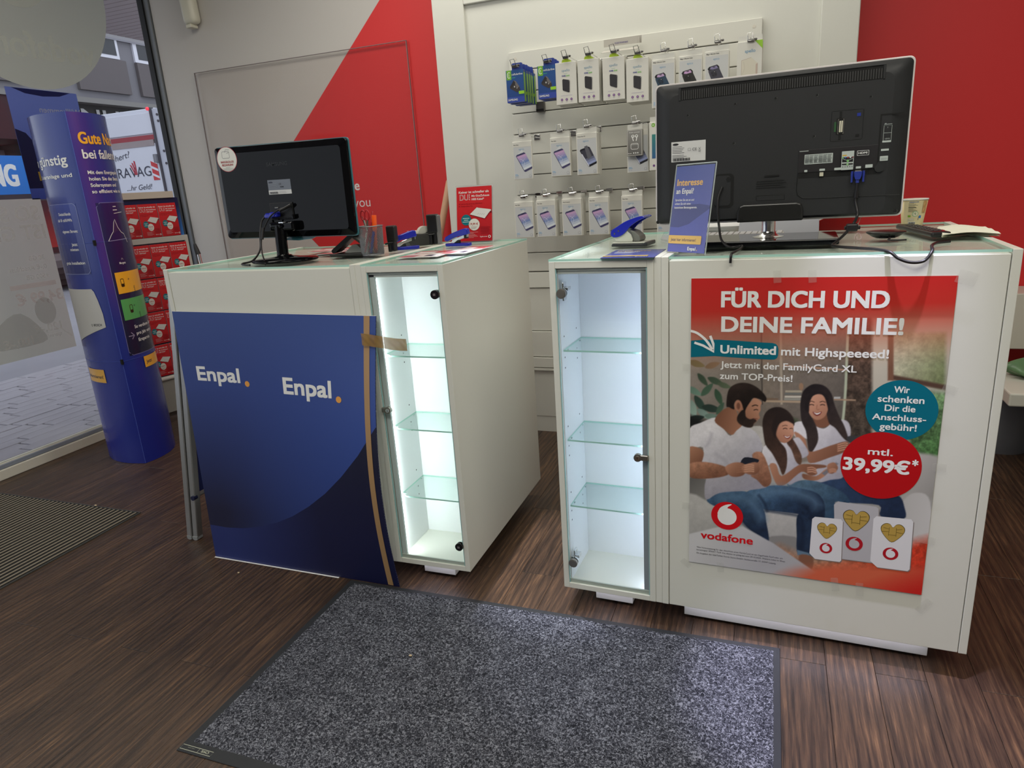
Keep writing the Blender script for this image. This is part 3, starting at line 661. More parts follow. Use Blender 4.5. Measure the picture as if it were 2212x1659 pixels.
IMG = np.zeros((NV+1, NU+1, 3))
def cl(c): return np.array(c, float)/255
def vnoise(sx, sy, seed):
    r = np.random.default_rng(seed).random((64, 64)); x = (CX/sx) % 63; y = (CY/sy) % 63; xi = x.astype(int); yi = y.astype(int); fx = x-xi; fy = y-yi; fx = fx*fx*(3-2*fx); fy = fy*fy*(3-2*fy)
    return (r[yi, xi]*(1-fx)+r[yi, xi+1]*fx)*(1-fy)+(r[yi+1, xi]*(1-fx)+r[yi+1, xi+1]*fx)*fy
def paint(pts, c, c2=None, g=None, soft=4, sm=4, op=1, nz=0):
    if sm: pts = smooth_pts(pts, sm)
    P = np.array(pts, float); pad = soft*2+2
    msk = (CX > P[:, 0].min()-pad) & (CX < P[:, 0].max()+pad) & (CY > P[:, 1].min()-pad) & (CY < P[:, 1].max()+pad)
    x = CX[msk]; y = CY[msk]
    if len(x) == 0: return
    ins = np.zeros(len(x), bool); d2 = np.full(len(x), 1e9)
    for i in range(len(P)):
        x1, y1 = P[i]; x2, y2 = P[(i+1) % len(P)]
        dx, dy = x2-x1, y2-y1; L = dx*dx+dy*dy+1e-9
        t = np.clip(((x-x1)*dx+(y-y1)*dy)/L, 0, 1); d2 = np.minimum(d2, (x-x1-t*dx)**2+(y-y1-t*dy)**2)
        if y1 != y2: c_ = ((y1 > y) != (y2 > y)) & (x < (x2-x1)*(y-y1)/(y2-y1)+x1); ins ^= c_
    sd = np.sqrt(d2)*np.where(ins, 1, -1); al = np.clip(sd/soft*.5+.5, 0, 1)*op
    col = cl(c)[None, :]
    if c2 is not None:
        (gx, gy), (hx, hy) = g; t = np.clip(((x-gx)*(hx-gx)+(y-gy)*(hy-gy))/((hx-gx)**2+(hy-gy)**2), 0, 1)[:, None]; col = cl(c)[None]*(1-t)+cl(c2)[None]*t
    if nz: col = col*(1+nz*(NZ[msk][:, None]-.5))
    IMG[msk] = IMG[msk]*(1-al[:, None])+col*al[:, None]
def pell(cx, cy, rx, ry, c, **k): paint([(cx+rx*cos(2*pi*i/20), cy+ry*sin(2*pi*i/20)) for i in range(20)], c, sm=0, **k)
def stroke(pts, w, c, **k):
    pts = smooth_pts(pts, 4, False); L = []; R2 = []
    for i in range(len(pts)):
        a = pts[max(i-1, 0)]; b = pts[min(i+1, len(pts)-1)]; dx, dy = b[0]-a[0], b[1]-a[1]; d = sqrt(dx*dx+dy*dy) or 1
        L.append((pts[i][0]-dy/d*w/2, pts[i][1]+dx/d*w/2)); R2.append((pts[i][0]+dy/d*w/2, pts[i][1]-dx/d*w/2))
    paint(L+R2[::-1], c, sm=0, **k)
NZ = .6*vnoise(26, 26, 1)+.4*vnoise(9, 9, 2); NZ2 = vnoise(60, 14, 3)
IMG[:] = cl((132, 124, 114))
paint([(-50, -300), (640, -300), (640, 900), (-50, 900)], (150, 140, 130), (120, 112, 104), ((0, 0), (600, 300)), sm=0, nz=.1)
paint([(640, -300), (1240, -300), (1230, 500), (640, 500)], (138, 126, 114), (92, 86, 80), ((640, 0), (1200, 400)), sm=0, nz=.15)
paint([(1235, -300), (1420, -300), (1400, 520), (1190, 520)], (84, 66, 56), (70, 62, 54), ((1300, 0), (1300, 500)), sm=0, nz=.9, soft=10)
paint([(1400, -300), (1960, -300), (1960, 900), (1380, 900)], (196, 188, 172), (150, 150, 140), ((1400, 0), (1900, 600)), sm=0, soft=14)
paint([(1540, -200), (1900, -200), (1890, 190), (1535, 110)], (190, 186, 160), (120, 130, 90), ((1560, 0), (1860, 120)), sm=0, soft=16, nz=.3)
paint([(1530, 90), (1960, 170), (1960, 205), (1530, 125)], (84, 62, 52), sm=0, soft=8); paint([(1505, -200), (1545, -200), (1540, 130), (1500, 130)], (120, 84, 66), sm=0, soft=6)
paint([(1690, 200), (1960, 215), (1960, 660), (1640, 640), (1640, 500)], (112, 140, 100), (70, 110, 62), ((1700, 250), (1860, 620)), sm=0, soft=22, nz=1.0)
for x in (634, 768): stroke([(x, -300), (x, 300)], 16 if x > 700 else 8, (170, 158, 142) if x > 700 else (70, 64, 60))
stroke([(1236, -300), (1210, 200), (1188, 420)], 18, (176, 184, 160)); stroke([(640, 276), (905, 280)], 14, (176, 154, 130)); stroke([(1130, 262), (1280, 266)], 10, (168, 140, 116)); stroke([(780, 30), (1230, 60)], 8, (200, 150, 120))
for i, (x0, x1, y, c) in enumerate(((790, 915, 245, (196, 190, 176)), (785, 920, 262, (150, 150, 140)), (790, 905, 225, (110, 112, 108)), (795, 910, 208, (170, 160, 140)), (650, 745, 262, (120, 100, 84)), (1130, 1175, 250, (180, 180, 176)))): paint([(x0, y-7), (x1, y-7), (x1, y+7), (x0, y+7)], c, sm=0, soft=2)
pell(905, 175, 16, 26, (150, 120, 96)); pell(800, 430, 90, 40, (70, 92, 60), soft=20, nz=.8)
# plant
for i, (x, y, a, s, c) in enumerate([(180, 20, .3, 60, (96, 88, 60)), (290, 30, -.3, 55, (110, 90, 70)), (220, 130, .9, 55, (52, 66, 52)), (160, 210, .5, 60, (88, 112, 98)), (250, 200, -.8, 60, (60, 82, 66)), (310, 140, .4, 60, (56, 70, 56)), (330, 250, 1.2, 60, (50, 72, 56)), (200, 300, 1.0, 70, (44, 62, 54)), (280, 330, .2, 70, (38, 52, 46)), (150, 340, 1.4, 70, (120, 140, 130)), (230, 370, .6, 62, (110, 130, 122)), (290, 390, .2, 60, (96, 118, 108)), (370, 170, .3, 50, (74, 84, 66)), (170, 400, -.2, 60, (30, 40, 38)), (340, 330, -1, 50, (60, 80, 66))]):
    paint([(x+s*(cos(a)*p-sin(a)*q), y+s*(sin(a)*p+cos(a)*q)) for p, q in ((-1, 0), (-.4, -.35), (.3, -.33), (1, 0), (.3, .33), (-.4, .35))], c, tuple(min(255, int(k*1.35)) for k in c), ((x-s, y-s), (x+s, y+s)))
paint([(90, 380), (250, 420), (330, 400), (330, 520), (90, 520)], (26, 28, 28), soft=20)
# sofa
paint([(90, 800), (400, 760), (900, 700), (1300, 620), (1700, 640), (1960, 690), (1960, 1700), (90, 1700)], (172, 170, 166), (140, 138, 134), ((900, 700), (900, 1300)), sm=0, soft=10, nz=.1)
paint([(520, 465), (640, 458), (640, 600), (560, 520)], (190, 186, 180), nz=.1)
paint([(90, 820), (240, 820), (240, 960), (120, 960)], (96, 94, 92), (130, 128, 124), ((100, 820), (200, 960)), soft=12)
paint([(90, 955), (260, 980), (420, 1040), (640, 1030), (900, 1040), (900, 1500), (90, 1500)], (186, 184, 180), (150, 148, 146), ((500, 1000), (500, 1400)), soft=8, nz=.08)
paint([(640, 1225), (900, 1235), (900, 1500), (640, 1400)], (132, 130, 128), soft=6)
paint([(1600, 640), (1960, 700), (1960, 960), (1780, 940), (1600, 1000)], (184, 180, 176), (140, 138, 134), ((1600, 700), (1900, 940)), soft=14)
paint([(1590, 960), (1700, 895), (1780, 960), (1770, 1250), (1600, 1300), (1450, 1250)], (178, 176, 172), (196, 194, 192), ((1500, 1000), (1750, 1100)), soft=6)
# rug and orange glow
paint([(700, 1290), (960, 1360), (1400, 1320), (1960, 1200), (1960, 1800), (700, 1700)], (170, 120, 90), (196, 60, 38), ((1000, 1300), (1500, 1560)), soft=40, nz=.5)
SK = (178, 128, 102); SKD = (128, 86, 66); SH_ = (222, 219, 222); SHD = (160, 157, 168)
# woman
paint([(1000, 840), (1190, 780), (1240, 850), (1400, 930), (1560, 915), (1605, 1000), (1600, 1075), (1440, 1060), (1430, 985), (1200, 965), (1150, 890)], (48, 68, 98), (30, 44, 70), ((1100, 820), (1500, 1050)), nz=.25)
paint([(850, 430), (905, 414), (1000, 445), (1060, 462), (1110, 425), (1180, 400), (1228, 420), (1244, 490), (1222, 560), (1205, 660), (1192, 790), (1100, 815), (1000, 832), (960, 740), (978, 640), (950, 540), (862, 522), (848, 470)], SH_, SHD, ((950, 450), (1240, 700)), nz=.08)
paint([(985, 385), (1080, 360), (1102, 425), (1062, 455), (1010, 448)], SKD, soft=5)
paint([(905, 410), (898, 300), (915, 215), (960, 170), (1010, 156), (1070, 172), (1112, 220), (1132, 290), (1162, 370), (1202, 450), (1228, 548), (1188, 524), (1138, 460), (1092, 420), (1060, 300), (980, 260), (950, 330), (990, 410), (1012, 470), (1018, 540), (992, 600), (958, 634), (944, 560), (934, 480)], (34, 29, 31), (58, 48, 46), ((1000, 160), (1180, 420)), nz=.3)
paint([(948, 300), (968, 248), (1016, 226), (1068, 240), (1090, 290), (1086, 340), (1060, 385), (1014, 404), (976, 384), (954, 345)], (204, 152, 126), (170, 120, 96), ((970, 250), (1080, 380)))
paint([(930, 330), (942, 260), (985, 205), (1030, 215), (985, 240), (962, 290), (955, 350)], (34, 29, 31)); paint([(1035, 212), (1080, 230), (1100, 290), (1096, 350), (1082, 300), (1066, 250)], (34, 29, 31))
for x, y, r in ((976, 300, .1), (1052, 300, -.1)): stroke([(x-17, y+2), (x, y-3), (x+17, y+3)], 6, (60, 40, 36), soft=2); stroke([(x-20, y-18), (x, y-25), (x+20, y-17)], 5, (70, 48, 40), soft=2)
stroke([(1014, 300), (1010, 325), (1018, 334), (1028, 330)], 4, (150, 100, 80), soft=3)
paint([(984, 348), (1012, 356), (1044, 346), (1032, 368), (1010, 376), (992, 366)], (120, 50, 48)); paint([(990, 351), (1012, 358), (1038, 350), (1026, 362), (1008, 366)], (235, 232, 228), soft=2)
paint([(852, 490), (925, 530), (960, 622), (1100, 580), (1200, 550), (1230, 565), (1205, 618), (1100, 660), (965, 702), (930, 640)], SK, SKD, ((900, 520), (1100, 680)))
for i in range(4): stroke([(1150, 575+i*14), (1200, 560+i*15), (1222, 566+i*14)], 8, (196, 146, 120), soft=3)
paint([(1215, 520), (1270, 510), (1310, 520), (1240, 560)], (60, 60, 62))
# girl
paint([(800, 850), (900, 820), (1000, 825), (1150, 880), (1215, 930), (1222, 975), (1130, 968), (1120, 1085), (1045, 1085), (1040, 960), (960, 905), (860, 885)], (84, 112, 132), (46, 70, 94), ((900, 830), (1100, 1060)), nz=.3)
paint([(640, 590), (700, 568), (745, 560), (800, 560), (850, 532), (892, 532), (952, 632), (905, 668), (882, 645), (890, 700), (905, 800), (860, 832), (810, 852), (800, 780), (745, 745), (720, 716), (650, 718), (628, 660)], SH_, SHD, ((680, 580), (900, 800)), nz=.08)
paint([(640, 510), (634, 420), (655, 358), (700, 324), (760, 318), (812, 345), (848, 392), (852, 445), (800, 440), (760, 470), (745, 540), (790, 600), (802, 660), (796, 735), (770, 785), (742, 720), (700, 640), (655, 580)], (42, 33, 31), (78, 56, 46), ((700, 330), (780, 760)), nz=.3)
paint([(820, 500), (846, 540), (875, 590), (903, 655), (895, 712), (862, 690), (832, 610), (800, 560)], (74, 52, 44), (104, 76, 60), ((830, 500), (880, 700)), nz=.4)
paint([(722, 455), (760, 418), (800, 408), (838, 424), (850, 448), (846, 478), (852, 497), (842, 520), (824, 546), (790, 564), (755, 552), (728, 512)], (208, 156, 130), (168, 116, 92), ((830, 430), (740, 550)))
paint([(700, 440), (730, 370), (800, 360), (845, 400), (848, 430), (800, 412), (755, 430), (732, 480), (722, 530), (706, 500)], (42, 33, 31), soft=5)
stroke([(775, 468), (792, 462), (806, 468)], 5, (70, 44, 38), soft=2); stroke([(822, 466), (834, 462), (844, 468)], 5, (70, 44, 38), soft=2); stroke([(770, 448), (792, 442), (808, 446)], 4, (90, 60, 48), soft=2)
paint([(780, 512), (806, 520), (830, 510), (818, 532), (798, 534)], (130, 56, 52)); paint([(785, 515), (806, 522), (825, 514), (814, 526), (798, 528)], (238, 234, 230), soft=2)
paint([(680, 715), (725, 712), (762, 792), (880, 716), (960, 708), (1062, 714), (1066, 730), (1002, 742), (1008, 775), (960, 788), (900, 762), (800, 842), (740, 862), (702, 800)], SK, SKD, ((700, 720), (900, 840)))
paint([(910, 775), (1000, 790), (1070, 740), (1080, 770), (1010, 818), (920, 812)], SKD, SK, ((920, 780), (1050, 800)))
paint([(1040, 770), (1140, 694), (1156, 704), (1060, 786)], (120, 118, 124), sm=0); paint([(1078, 716), (1110, 696), (1135, 700), (1152, 735), (1120, 770), (1085, 765)], SK, SKD, ((1080, 700), (1140, 770)))
for i in range(3): stroke([(1090, 745+i*10), (1118, 738+i*10), (1140, 744+i*9)], 7, (190, 140, 114), soft=3)
for i in range(3): stroke([(940, 735+i*14), (975, 730+i*15), (1004, 745+i*12)], 8, (196, 146, 120), soft=3)
# man
J1 = (62, 90, 118); J2 = (26, 40, 62)
paint([(870, 1060), (960, 1040), (1040, 1060), (1052, 1100), (985, 1200), (975, 1340), (870, 1330), (862, 1200)], J2, (44, 64, 90), ((860, 1100), (1040, 1100)), nz=.3)
paint([(520, 905), (650, 866), (760, 858), (900, 878), (1000, 905), (1052, 965), (1058, 1060), (1040, 1105), (985, 1110), (900, 1060), (760, 1040), (640, 1025), (560, 980)], J1, J2, ((700, 860), (880, 1060)), nz=.4)
paint([(238, 965), (300, 915), (400, 902), (520, 905), (600, 960), (640, 1040), (650, 1100), (668, 1245), (600, 1205), (520, 1150), (420, 1040), (300, 1010)], J1, J2, ((420, 900), (560, 1200)), nz=.4)
DJ = (20, 32, 52)
for s_, w_, c_, f_ in (([(640, 1032), (760, 1048), (880, 1070), (905, 1120)], 14, DJ, 10), ([(420, 1045), (520, 1150), (600, 1205)], 16, DJ, 14), ([(560, 930), (760, 892), (950, 935), (1010, 1000)], 46, (104, 134, 160), 44), ([(320, 950), (470, 945), (580, 1010), (625, 1100)], 44, (96, 126, 154), 40), ([(600, 925), (640, 980), (660, 1040)], 12, DJ, 12), ([(900, 1130), (905, 1200), (890, 1300)], 20, DJ, 18), ([(760, 960), (850, 985), (930, 1040)], 12, (40, 60, 86), 14)): stroke(s_, w_, c_, soft=f_, op=.75)
paint([(862, 1300), (980, 1330), (985, 1352), (865, 1335)], (96, 120, 140), sm=0); paint([(880, 1335), (970, 1350), (960, 1440), (885, 1420)], SKD, soft=5)
paint([(125, 470), (200, 430), (305, 392), (345, 440), (410, 518), (470, 428), (540, 460), (600, 508), (634, 600), (600, 642), (560, 650), (582, 760), (620, 840), (655, 872), (520, 895), (330, 915), (236, 962), (224, 880), (236, 800), (205, 720), (216, 602), (120, 600)], (226, 223, 226), (152, 149, 160), ((300, 450), (520, 860)), nz=.1)
for q in ([(300, 640), (380, 700), (420, 780)], [(560, 640), (500, 700), (470, 800)], [(240, 840), (330, 860), (430, 850)], [(420, 880), (520, 850), (600, 800)], [(230, 600), (260, 560), (280, 500)]): stroke(q, 16, (166, 162, 172), soft=14, op=.6)
paint([(120, 598), (216, 622), (206, 700), (160, 730), (120, 720)], SK, SKD, ((130, 600), (210, 700))); paint([(118, 716), (240, 702), (382, 738), (385, 790), (250, 816), (118, 806)], SK, SKD, ((200, 700), (220, 810)), nz=.3)
paint([(560, 648), (632, 638), (688, 790), (682, 850), (640, 868), (592, 822), (548, 792), (600, 768)], SK, SKD, ((580, 650), (680, 850)), nz=.3)
paint([(508, 666), (602, 680), (590, 706), (545, 718), (478, 714)], (32, 36, 48), soft=2)
paint([(370, 738), (428, 704), (492, 706), (522, 742), (492, 792), (410, 798)], (190, 138, 112), SKD, ((400, 700), (480, 790))); paint([(490, 728), (580, 698), (608, 730), (600, 772), (560, 788), (500, 770)], (190, 138, 112), SKD, ((520, 700), (580, 780)))
for i in range(4): stroke([(500, 722+i*15), (540, 716+i*15), (572, 722+i*14)], 9, (200, 150, 122), soft=3); stroke([(450, 726+i*15), (480, 722+i*15), (505, 728+i*14)], 7, (160, 112, 88), soft=3)
paint([(300, 412), (365, 335), (440, 322), (470, 398), (492, 442), (452, 482), (418, 512), (360, 470)], SKD, (164, 116, 92), ((330, 400), (470, 440)))
paint([(470, 300), (545, 286), (578, 252), (604, 262), (630, 284), (622, 310), (622, 340), (610, 364), (616, 392), (600, 408), (584, 426), (556, 442), (515, 432), (478, 400), (466, 350)], (190, 140, 114), (150, 104, 82), ((600, 280), (480, 380)))
paint([(384, 312), (390, 240), (408, 190), (450, 160), (510, 150), (570, 165), (622, 200), (656, 240), (664, 262), (652, 282), (620, 264), (572, 256), (548, 286), (524, 322), (508, 352), (492, 300), (462, 270), (438, 300), (438, 335), (402, 320)], (48, 38, 34), (24, 19, 18), ((450, 160), (500, 330)), nz=.5)
pell(466, 308, 26, 38, (176, 124, 100)); pell(468, 312, 13, 24, (120, 78, 62), soft=5)
paint([(502, 338), (482, 350), (458, 388), (460, 420), (490, 446), (530, 460), (562, 456), (574, 432), (592, 414), (576, 396), (548, 402), (520, 386), (514, 350)], (36, 29, 27), (50, 38, 34), ((500, 350), (560, 450)), nz=.5)
stroke([(562, 312), (586, 304), (604, 310)], 7, (50, 36, 30), soft=2); stroke([(574, 340), (592, 334), (604, 340)], 6, (56, 38, 34), soft=2); stroke([(572, 400), (590, 398), (602, 402)], 5, (130, 70, 62), soft=2)
# red band fading down over the photograph
q = np.clip((CY+560)/560, 0, 1); q = 1-q; yy = CY+CX*.04
al = np.clip((-230-yy)/ (1.0), 0, 1); fade = np.clip(1-(yy+330)/430, 0, 1)**1.1; fade = np.where(yy < -330, 1, fade)
redc = np.stack([np.interp(yy, [-700, -330, -60, 60], [200, 190, 200, 214])/255, np.interp(yy, [-700, -330, -60, 60], [28, 44, 110, 150])/255, np.interp(yy, [-700, -330, -60, 60], [32, 36, 78, 120])/255], -1)
IMG = IMG*(1-fade[..., None]*.97)+redc*fade[..., None]*.97
# red wedge bottom right
al = np.clip((CX*.35+CY-1960)/260, 0, 1)[..., None]; IMG = IMG*(1-al)+cl((196, 34, 28))*al
# grey wedge bottom left
paint([(60, 1215), (330, 1148), (490, 1146), (700, 1258), (1060, 1500), (1060, 1700), (60, 1700)], (205, 204, 206), (170, 169, 172), ((300, 1150), (600, 1420)), sm=0, soft=5)
al = np.clip((CX*.5+CY*1.0-1800)/160, 0, 1)[..., None]*np.clip((CY-1380)/60, 0, 1)[..., None]; IMG = IMG*(1-al)+cl((204, 96, 66))*al*1
al = np.clip((CX*.35+CY-1960)/200, 0, 1)[..., None]; IMG = IMG*(1-al)+cl((196, 34, 28))*al
LIN = np.where(IMG <= .04045, IMG/12.92, ((np.clip(IMG, 0, 1)+.055)/1.055)**2.4)
cp_ = rthing('family_poster', 'large red poster of a family on a sofa taped to the counter front', 'poster', (.1, YR-.001, .65))
def PF(u, v):       # poster sheet: nearly flat with a slight wave near the lower edge
    return Vector((PX0+u, YR-.0012, PZ1-PHT+v))
b_ = MB(); b_.grid(lambda a, c: PF(a*PWD, c*PHT)+Vector((0, .0004, 0)), 60, 60); b_.build
ar = Art(PF)
pts = np.stack([uu.ravel(), vv.ravel()], 1)
ar.layer = 1; ar.P = [(a, b, .0) for a, b in pts]
W1 = NU+1; Lr = LIN.reshape(-1, 3)
ar.F = [(j*W1+i, j*W1+i+1, (j+1)*W1+i+1, (j+1)*W1+i) for j in range(NV) for i in range(NU)]
ar.C = [[Lr[k] for k in f] for f in ar.F]
def fastbuild(ar, name, m, par):
    me = bpy.data.meshes.new(name)
    P = np.array([(PX0+a, YR-.0012, PZ1-PHT+b) for a, b, _ in ar.P], dtype=np.float32)
    me.from_pydata(P.tolist(), [], ar.F); me.materials.append(m)
    ca = me.color_attributes.new('Col', 'FLOAT_COLOR', 'POINT'); ca.data.foreach_set('color', np.concatenate([Lr, np.ones((len(Lr), 1))], 1).astype(np.float32).ravel())
    o = bpy.data.objects.new(name, me); COL.objects.link(o); return put(o, par)
fastbuild(ar, 'printed_photo', PS, cp_)
m = MB(); m.grid(lambda a, c: PF(a*PWD, c*PHT)+Vector((0, .0005, 0)), 40, 40); loc(m, cp_, 'paper', mat('paper_white', rgb(225, 225, 222), .6))
A2 = Art(PF, .00003); A2.layer = 8
def T3(t, x1, y1, x2, y2, yt, col=W_, bold=.02, w=True):
    p = Q3(x1, y1); q = Q3(x2, y2); h = Q3(x1, yt)[1]-p[1]
    A2.layer = 16; A2.text(t, p[0], (p[1]+q[1])/2, h, col, bold, w=q[0]-p[0])
TEAL = rgb(0, 104, 124)
A2.poly([Q3(*q) for q in ((84.5, 332), (140, 328), (200, 328), (290, 333), (380, 339), (420, 341), (434, 345), (441, 353), (444, 366), (442, 392), (438, 402), (428, 408), (410, 409), (300, 403), (180, 395), (82, 400))], TEAL)
T3('FÜR DICH UND', 213, 193, 900, 197, 130, bold=.06); T3('DEINE FAMILIE!', 212, 293, 955, 306, 233, bold=.06)
T3('Unlimited', 206, 383, 435, 388, 350, bold=.06); T3('mit Highspeeeed!', 455, 390, 893, 402, 357, bold=.045)
T3('Jetzt mit der FamilyCard XL', 205, 441, 762, 460, 415, bold=.03); T3('zum TOP-Preis!', 202, 487, 500, 499, 461, bold=.03)
A2.line([Q3(*q) for q in ((83, 292), (112, 302), (146, 330), (172, 368))], .0065, W_, 4); A2.line([Q3(*q) for q in ((98, 340), (134, 352), (178, 377), (176, 345), (164, 312))], .0065, W_, 0)
def circ3(cx, cy, xl, xr, yt, yb, col):
    c = Q3(cx, cy); r = (Q3(xr, cy)[0]-Q3(xl, cy)[0])/2; r2 = (Q3(cx, yt)[1]-Q3(cx, yb)[1])/2; A2.ell(c[0], c[1], r, (r+r2)/2, col, 64)
A2.layer = 9; circ3(940, 612, 792, 1087, 492, 732, TEAL); circ3(853, 837, 688, 1018, 702, 972, rgb(180, 12, 20))
for a_ in (('Wir', 912, 540, 975, 542, 514), ('schenken', 845, 579, 1034, 583, 552), ('Dir die', 873, 614, 997, 619, 589), ('Anschluss-', 822, 651, 1040, 657, 627), ('gebühr!', 851, 690, 1001, 695, 664)): T3(*a_, bold=.035)
T3('mtl.', 803, 792, 905, 796, 766, bold=.04); T3('39,99€', 702, 851, 972, 872, 802, bold=.06); T3('*', 980, 850, 1005, 852, 812, bold=.04)
RV = rgb(206, 10, 22)
def logo3(x, y, px, ring, inner):
    c = Q3(x, y); r = (Q3(x+px, y)[0]-Q3(x-px, y)[0])/2; swirl(A2, c[0], c[1], r, ring, inner)
logo3(224, 1049, 66, RV, W_)
T3('vodafone', 115, 1141, 330, 1165, 1112, RV, .05)
for i, s_ in enumerate(('*Die Voraussetzung für den Abschluss einer FamilyCard ist ein GigaMobil-Tarif oder ein', 'berechtigter SMART-Tarif. Die Aktion ist gültig bis zum 29.10.2025. Weitere Infos im Shop.', 'Ein Angebot der SafeToNet Family Store GmbH, Stühlerstraße 17, 04347 Leipzig.')):
    p = Q4(163, 1285+i*22); q = Q4((762, 780, 716)[i], 1372+i*16); A2.text(s_, p[0], (p[1]+q[1])/2-.001, .0046, rgb(70, 70, 74), 0, w=q[0]-p[0])
def card(pts, c1, c2):
    P_ = [Q4(*q) for q in pts]; A2.poly([(a+.002, b-.002) for a, b in P_], rgb(130, 120, 116)); A2.poly(P_, c1)
def heart(cx, cy, w, h):
    A2.layer += 7; L9 = A2.layer
    c = Q4(cx, cy); W2 = (Q4(cx+w/2, cy)[0]-Q4(cx-w/2, cy)[0])/2; H2 = (Q4(cx, cy-h/2)[1]-Q4(cx, cy+h/2)[1])/2
    P_ = [(c[0]+W2*a, c[1]+H2*b) for a, b in ((0, .62), (.25, .95), (.62, 1), (.95, .66), (.94, .15), (.55, -.5), (0, -1), (-.55, -.5), (-.94, .15), (-.95, .66), (-.62, 1), (-.25, .95))]
    A2.poly([(c[0]+(a-c[0])*1.05, c[1]+(b-c[1])*1.05) for a, b in P_], rgb(70, 56, 24), 3); A2.poly(P_, rgb(178, 148, 72), 3)
    k = rgb(92, 74, 34); lw = W2*.035
    A2.line([(c[0]-W2*.3, c[1]+H2*.62), (c[0]-W2*.32, c[1]-H2*.35)], lw, k); A2.line([(c[0]+W2*.3, c[1]+H2*.62), (c[0]+W2*.32, c[1]-H2*.35)], lw, k)
    A2.line([(c[0]-W2*.9, c[1]+H2*.1), (c[0]-W2*.3, c[1]+H2*.15)], lw, k); A2.line([(c[0]+W2*.9, c[1]+H2*.1), (c[0]+W2*.3, c[1]+H2*.15)], lw, k)
    A2.line([(c[0]-W2*.32, c[1]-H2*.2), (c[0]+W2*.32, c[1]-H2*.2)], lw, k); A2.line([(c[0]-W2*.8, c[1]+H2*.55), (c[0]-W2*.3, c[1]+H2*.45)], lw, k); A2.line([(c[0]+W2*.8, c[1]+H2*.55), (c[0]+W2*.3, c[1]+H2*.45)], lw, k)
A2.layer = 9
card([(1150, 963), (1410, 995), (1428, 1010), (1418, 1375), (1400, 1382), (1125, 1352), (1122, 985)], rgb(178, 176, 180), 0)
card([(990, 1070), (1168, 1084), (1182, 1100), (1166, 1368), (1155, 1378), (985, 1360), (948, 1322), (970, 1085)], rgb(214, 213, 216), 0)
card([(1412, 1060), (1650, 1078), (1664, 1096), (1634, 1420), (1620, 1433), (1412, 1410), (1366, 1368), (1392, 1078)], rgb(218, 217, 220), 0)
for h_ in ((1271, 1095, 178, 136), (1070, 1167, 132, 102), (1520, 1175, 162, 122)): A2.layer = 10; heart(*h_)
def logo4(x, y, px, inner):
    A2.layer = 18
    c = Q4(x, y); r = (Q4(x+px, y)[0]-Q4(x-px, y)[0])/2; swirl(A2, c[0], c[1], r, rgb(170, 20, 34), inner)
logo4(1062, 1285, 44, rgb(214, 213, 216)); logo4(1257, 1252, 60, rgb(178, 176, 180)); logo4(1505, 1316, 54, rgb(218, 217, 220))
put(A2.build('printed_lettering', PS), cp_)
TAPE = mat('clear_tape', rgb(185, 185, 175), .25, alpha=.10)
for i, (x, z, r, w, h) in enumerate([(.42, 1.065, .3, .04, .03), (.412, .21, -1.0, .045, .02), (-.197, .235, .7, .03, .018), (-.199, .42, 0, .02, .02), (-.2, .83, 0, .02, .02), (.412, .80, .3, .03, .02), (.41, .60, 0, .03, .02), (.40, .40, .1, .04, .02), (.2, .235, 1.4, .04, .018), (.26, .23, 1.5, .04, .018), (-.1, .236, 1.5, .03, .018), (.02, 1.072, 1.5, .03, .018), (.1, 1.072, 1.5, .03, .018)]):
    M = Matrix.Translation((x, YR-.0012-.0060, z)) @ Matrix.Rotation(r, 4, 'Y'); m = MB(); m.box(-w/2, w/2, 0, .0002, -h/2, h/2, M); loc(m, cp_, 'tape_strip', TAPE)

# ================================================================ BLUE BOARD leaning on the left counter
lb = thing('blue_board', 'big blue cardboard board leaning against the left counter with two white logos', 'board', (-1.6, 1.83, 0))
def LB(u, v):     # u 0..1 left to right, v 0..1 bottom to top
    zt = .980-.0146*u; z = v*zt
    x = -2.0121+.832*u+(.0214+.004*u)*v
    y = 1.8285+.010*v-.062*sin(pi*min(1, v*1.0))*u**2.2*(1-v*.25)-.010*(1-v)*u
    x += -.006*sin(pi*v)*u
    return Vector((x, y, z+.0008))
a = Art(lambda u, v: LB(u, v))
def bcol(u, v):
    # arc boundary
    r = sqrt(((u-.02)*.83-(-.10))**2+((v-1.0)*.97)**2)
    # upper disc
    inside = v > arc(u)
    if inside:
        d = max(0, min(1, (.72-v)/.5))*max(0, min(1, 1.15-u*1.35)); c = mix(rgb(46, 66, 134), rgb(24, 26, 58), d*1.0)
        c = mix(c, rgb(52, 80, 158), max(0, (u-.25))*max(0, 1-abs(v-.62)*1.2)*.9); c = mix(c, rgb(50, 76, 140), max(0, v-.7)*1.5); return c
    c = mix(rgb(36, 48, 108), rgb(18, 22, 62), min(1, max(0, u-.12)*1.9)); return mix(c, rgb(14, 16, 44), max(0, min(1, (v-.2)*3))*u)
def arc(u):
    # image arc: u=0 -> v .135, .3 -> .165, .6 -> .30, .8 ->.44, .93 ->.60
    return np.interp(u, [0, .1, .2, .3, .4, .5, .6, .7, .8, .9, 1.0], [.142, .140, .148, .166, .195, .235, .288, .352, .430, .522, .635])
NUU, NVV = 60, 70
pts = []; cols = []
for part in (0, 1):
    for j in range(NVV+1):
        for i in range(NUU+1):
            u = i/NUU; s_ = arc(u); v = (s_*j/NVV if part == 0 else s_+(1-s_)*j/NVV)
            pts.append((u, v)); cols.append(bcol(u, v-1e-4 if part == 0 and j == NVV else v+(1e-4 if part else 0)))
n1 = (NUU+1)*(NVV+1)
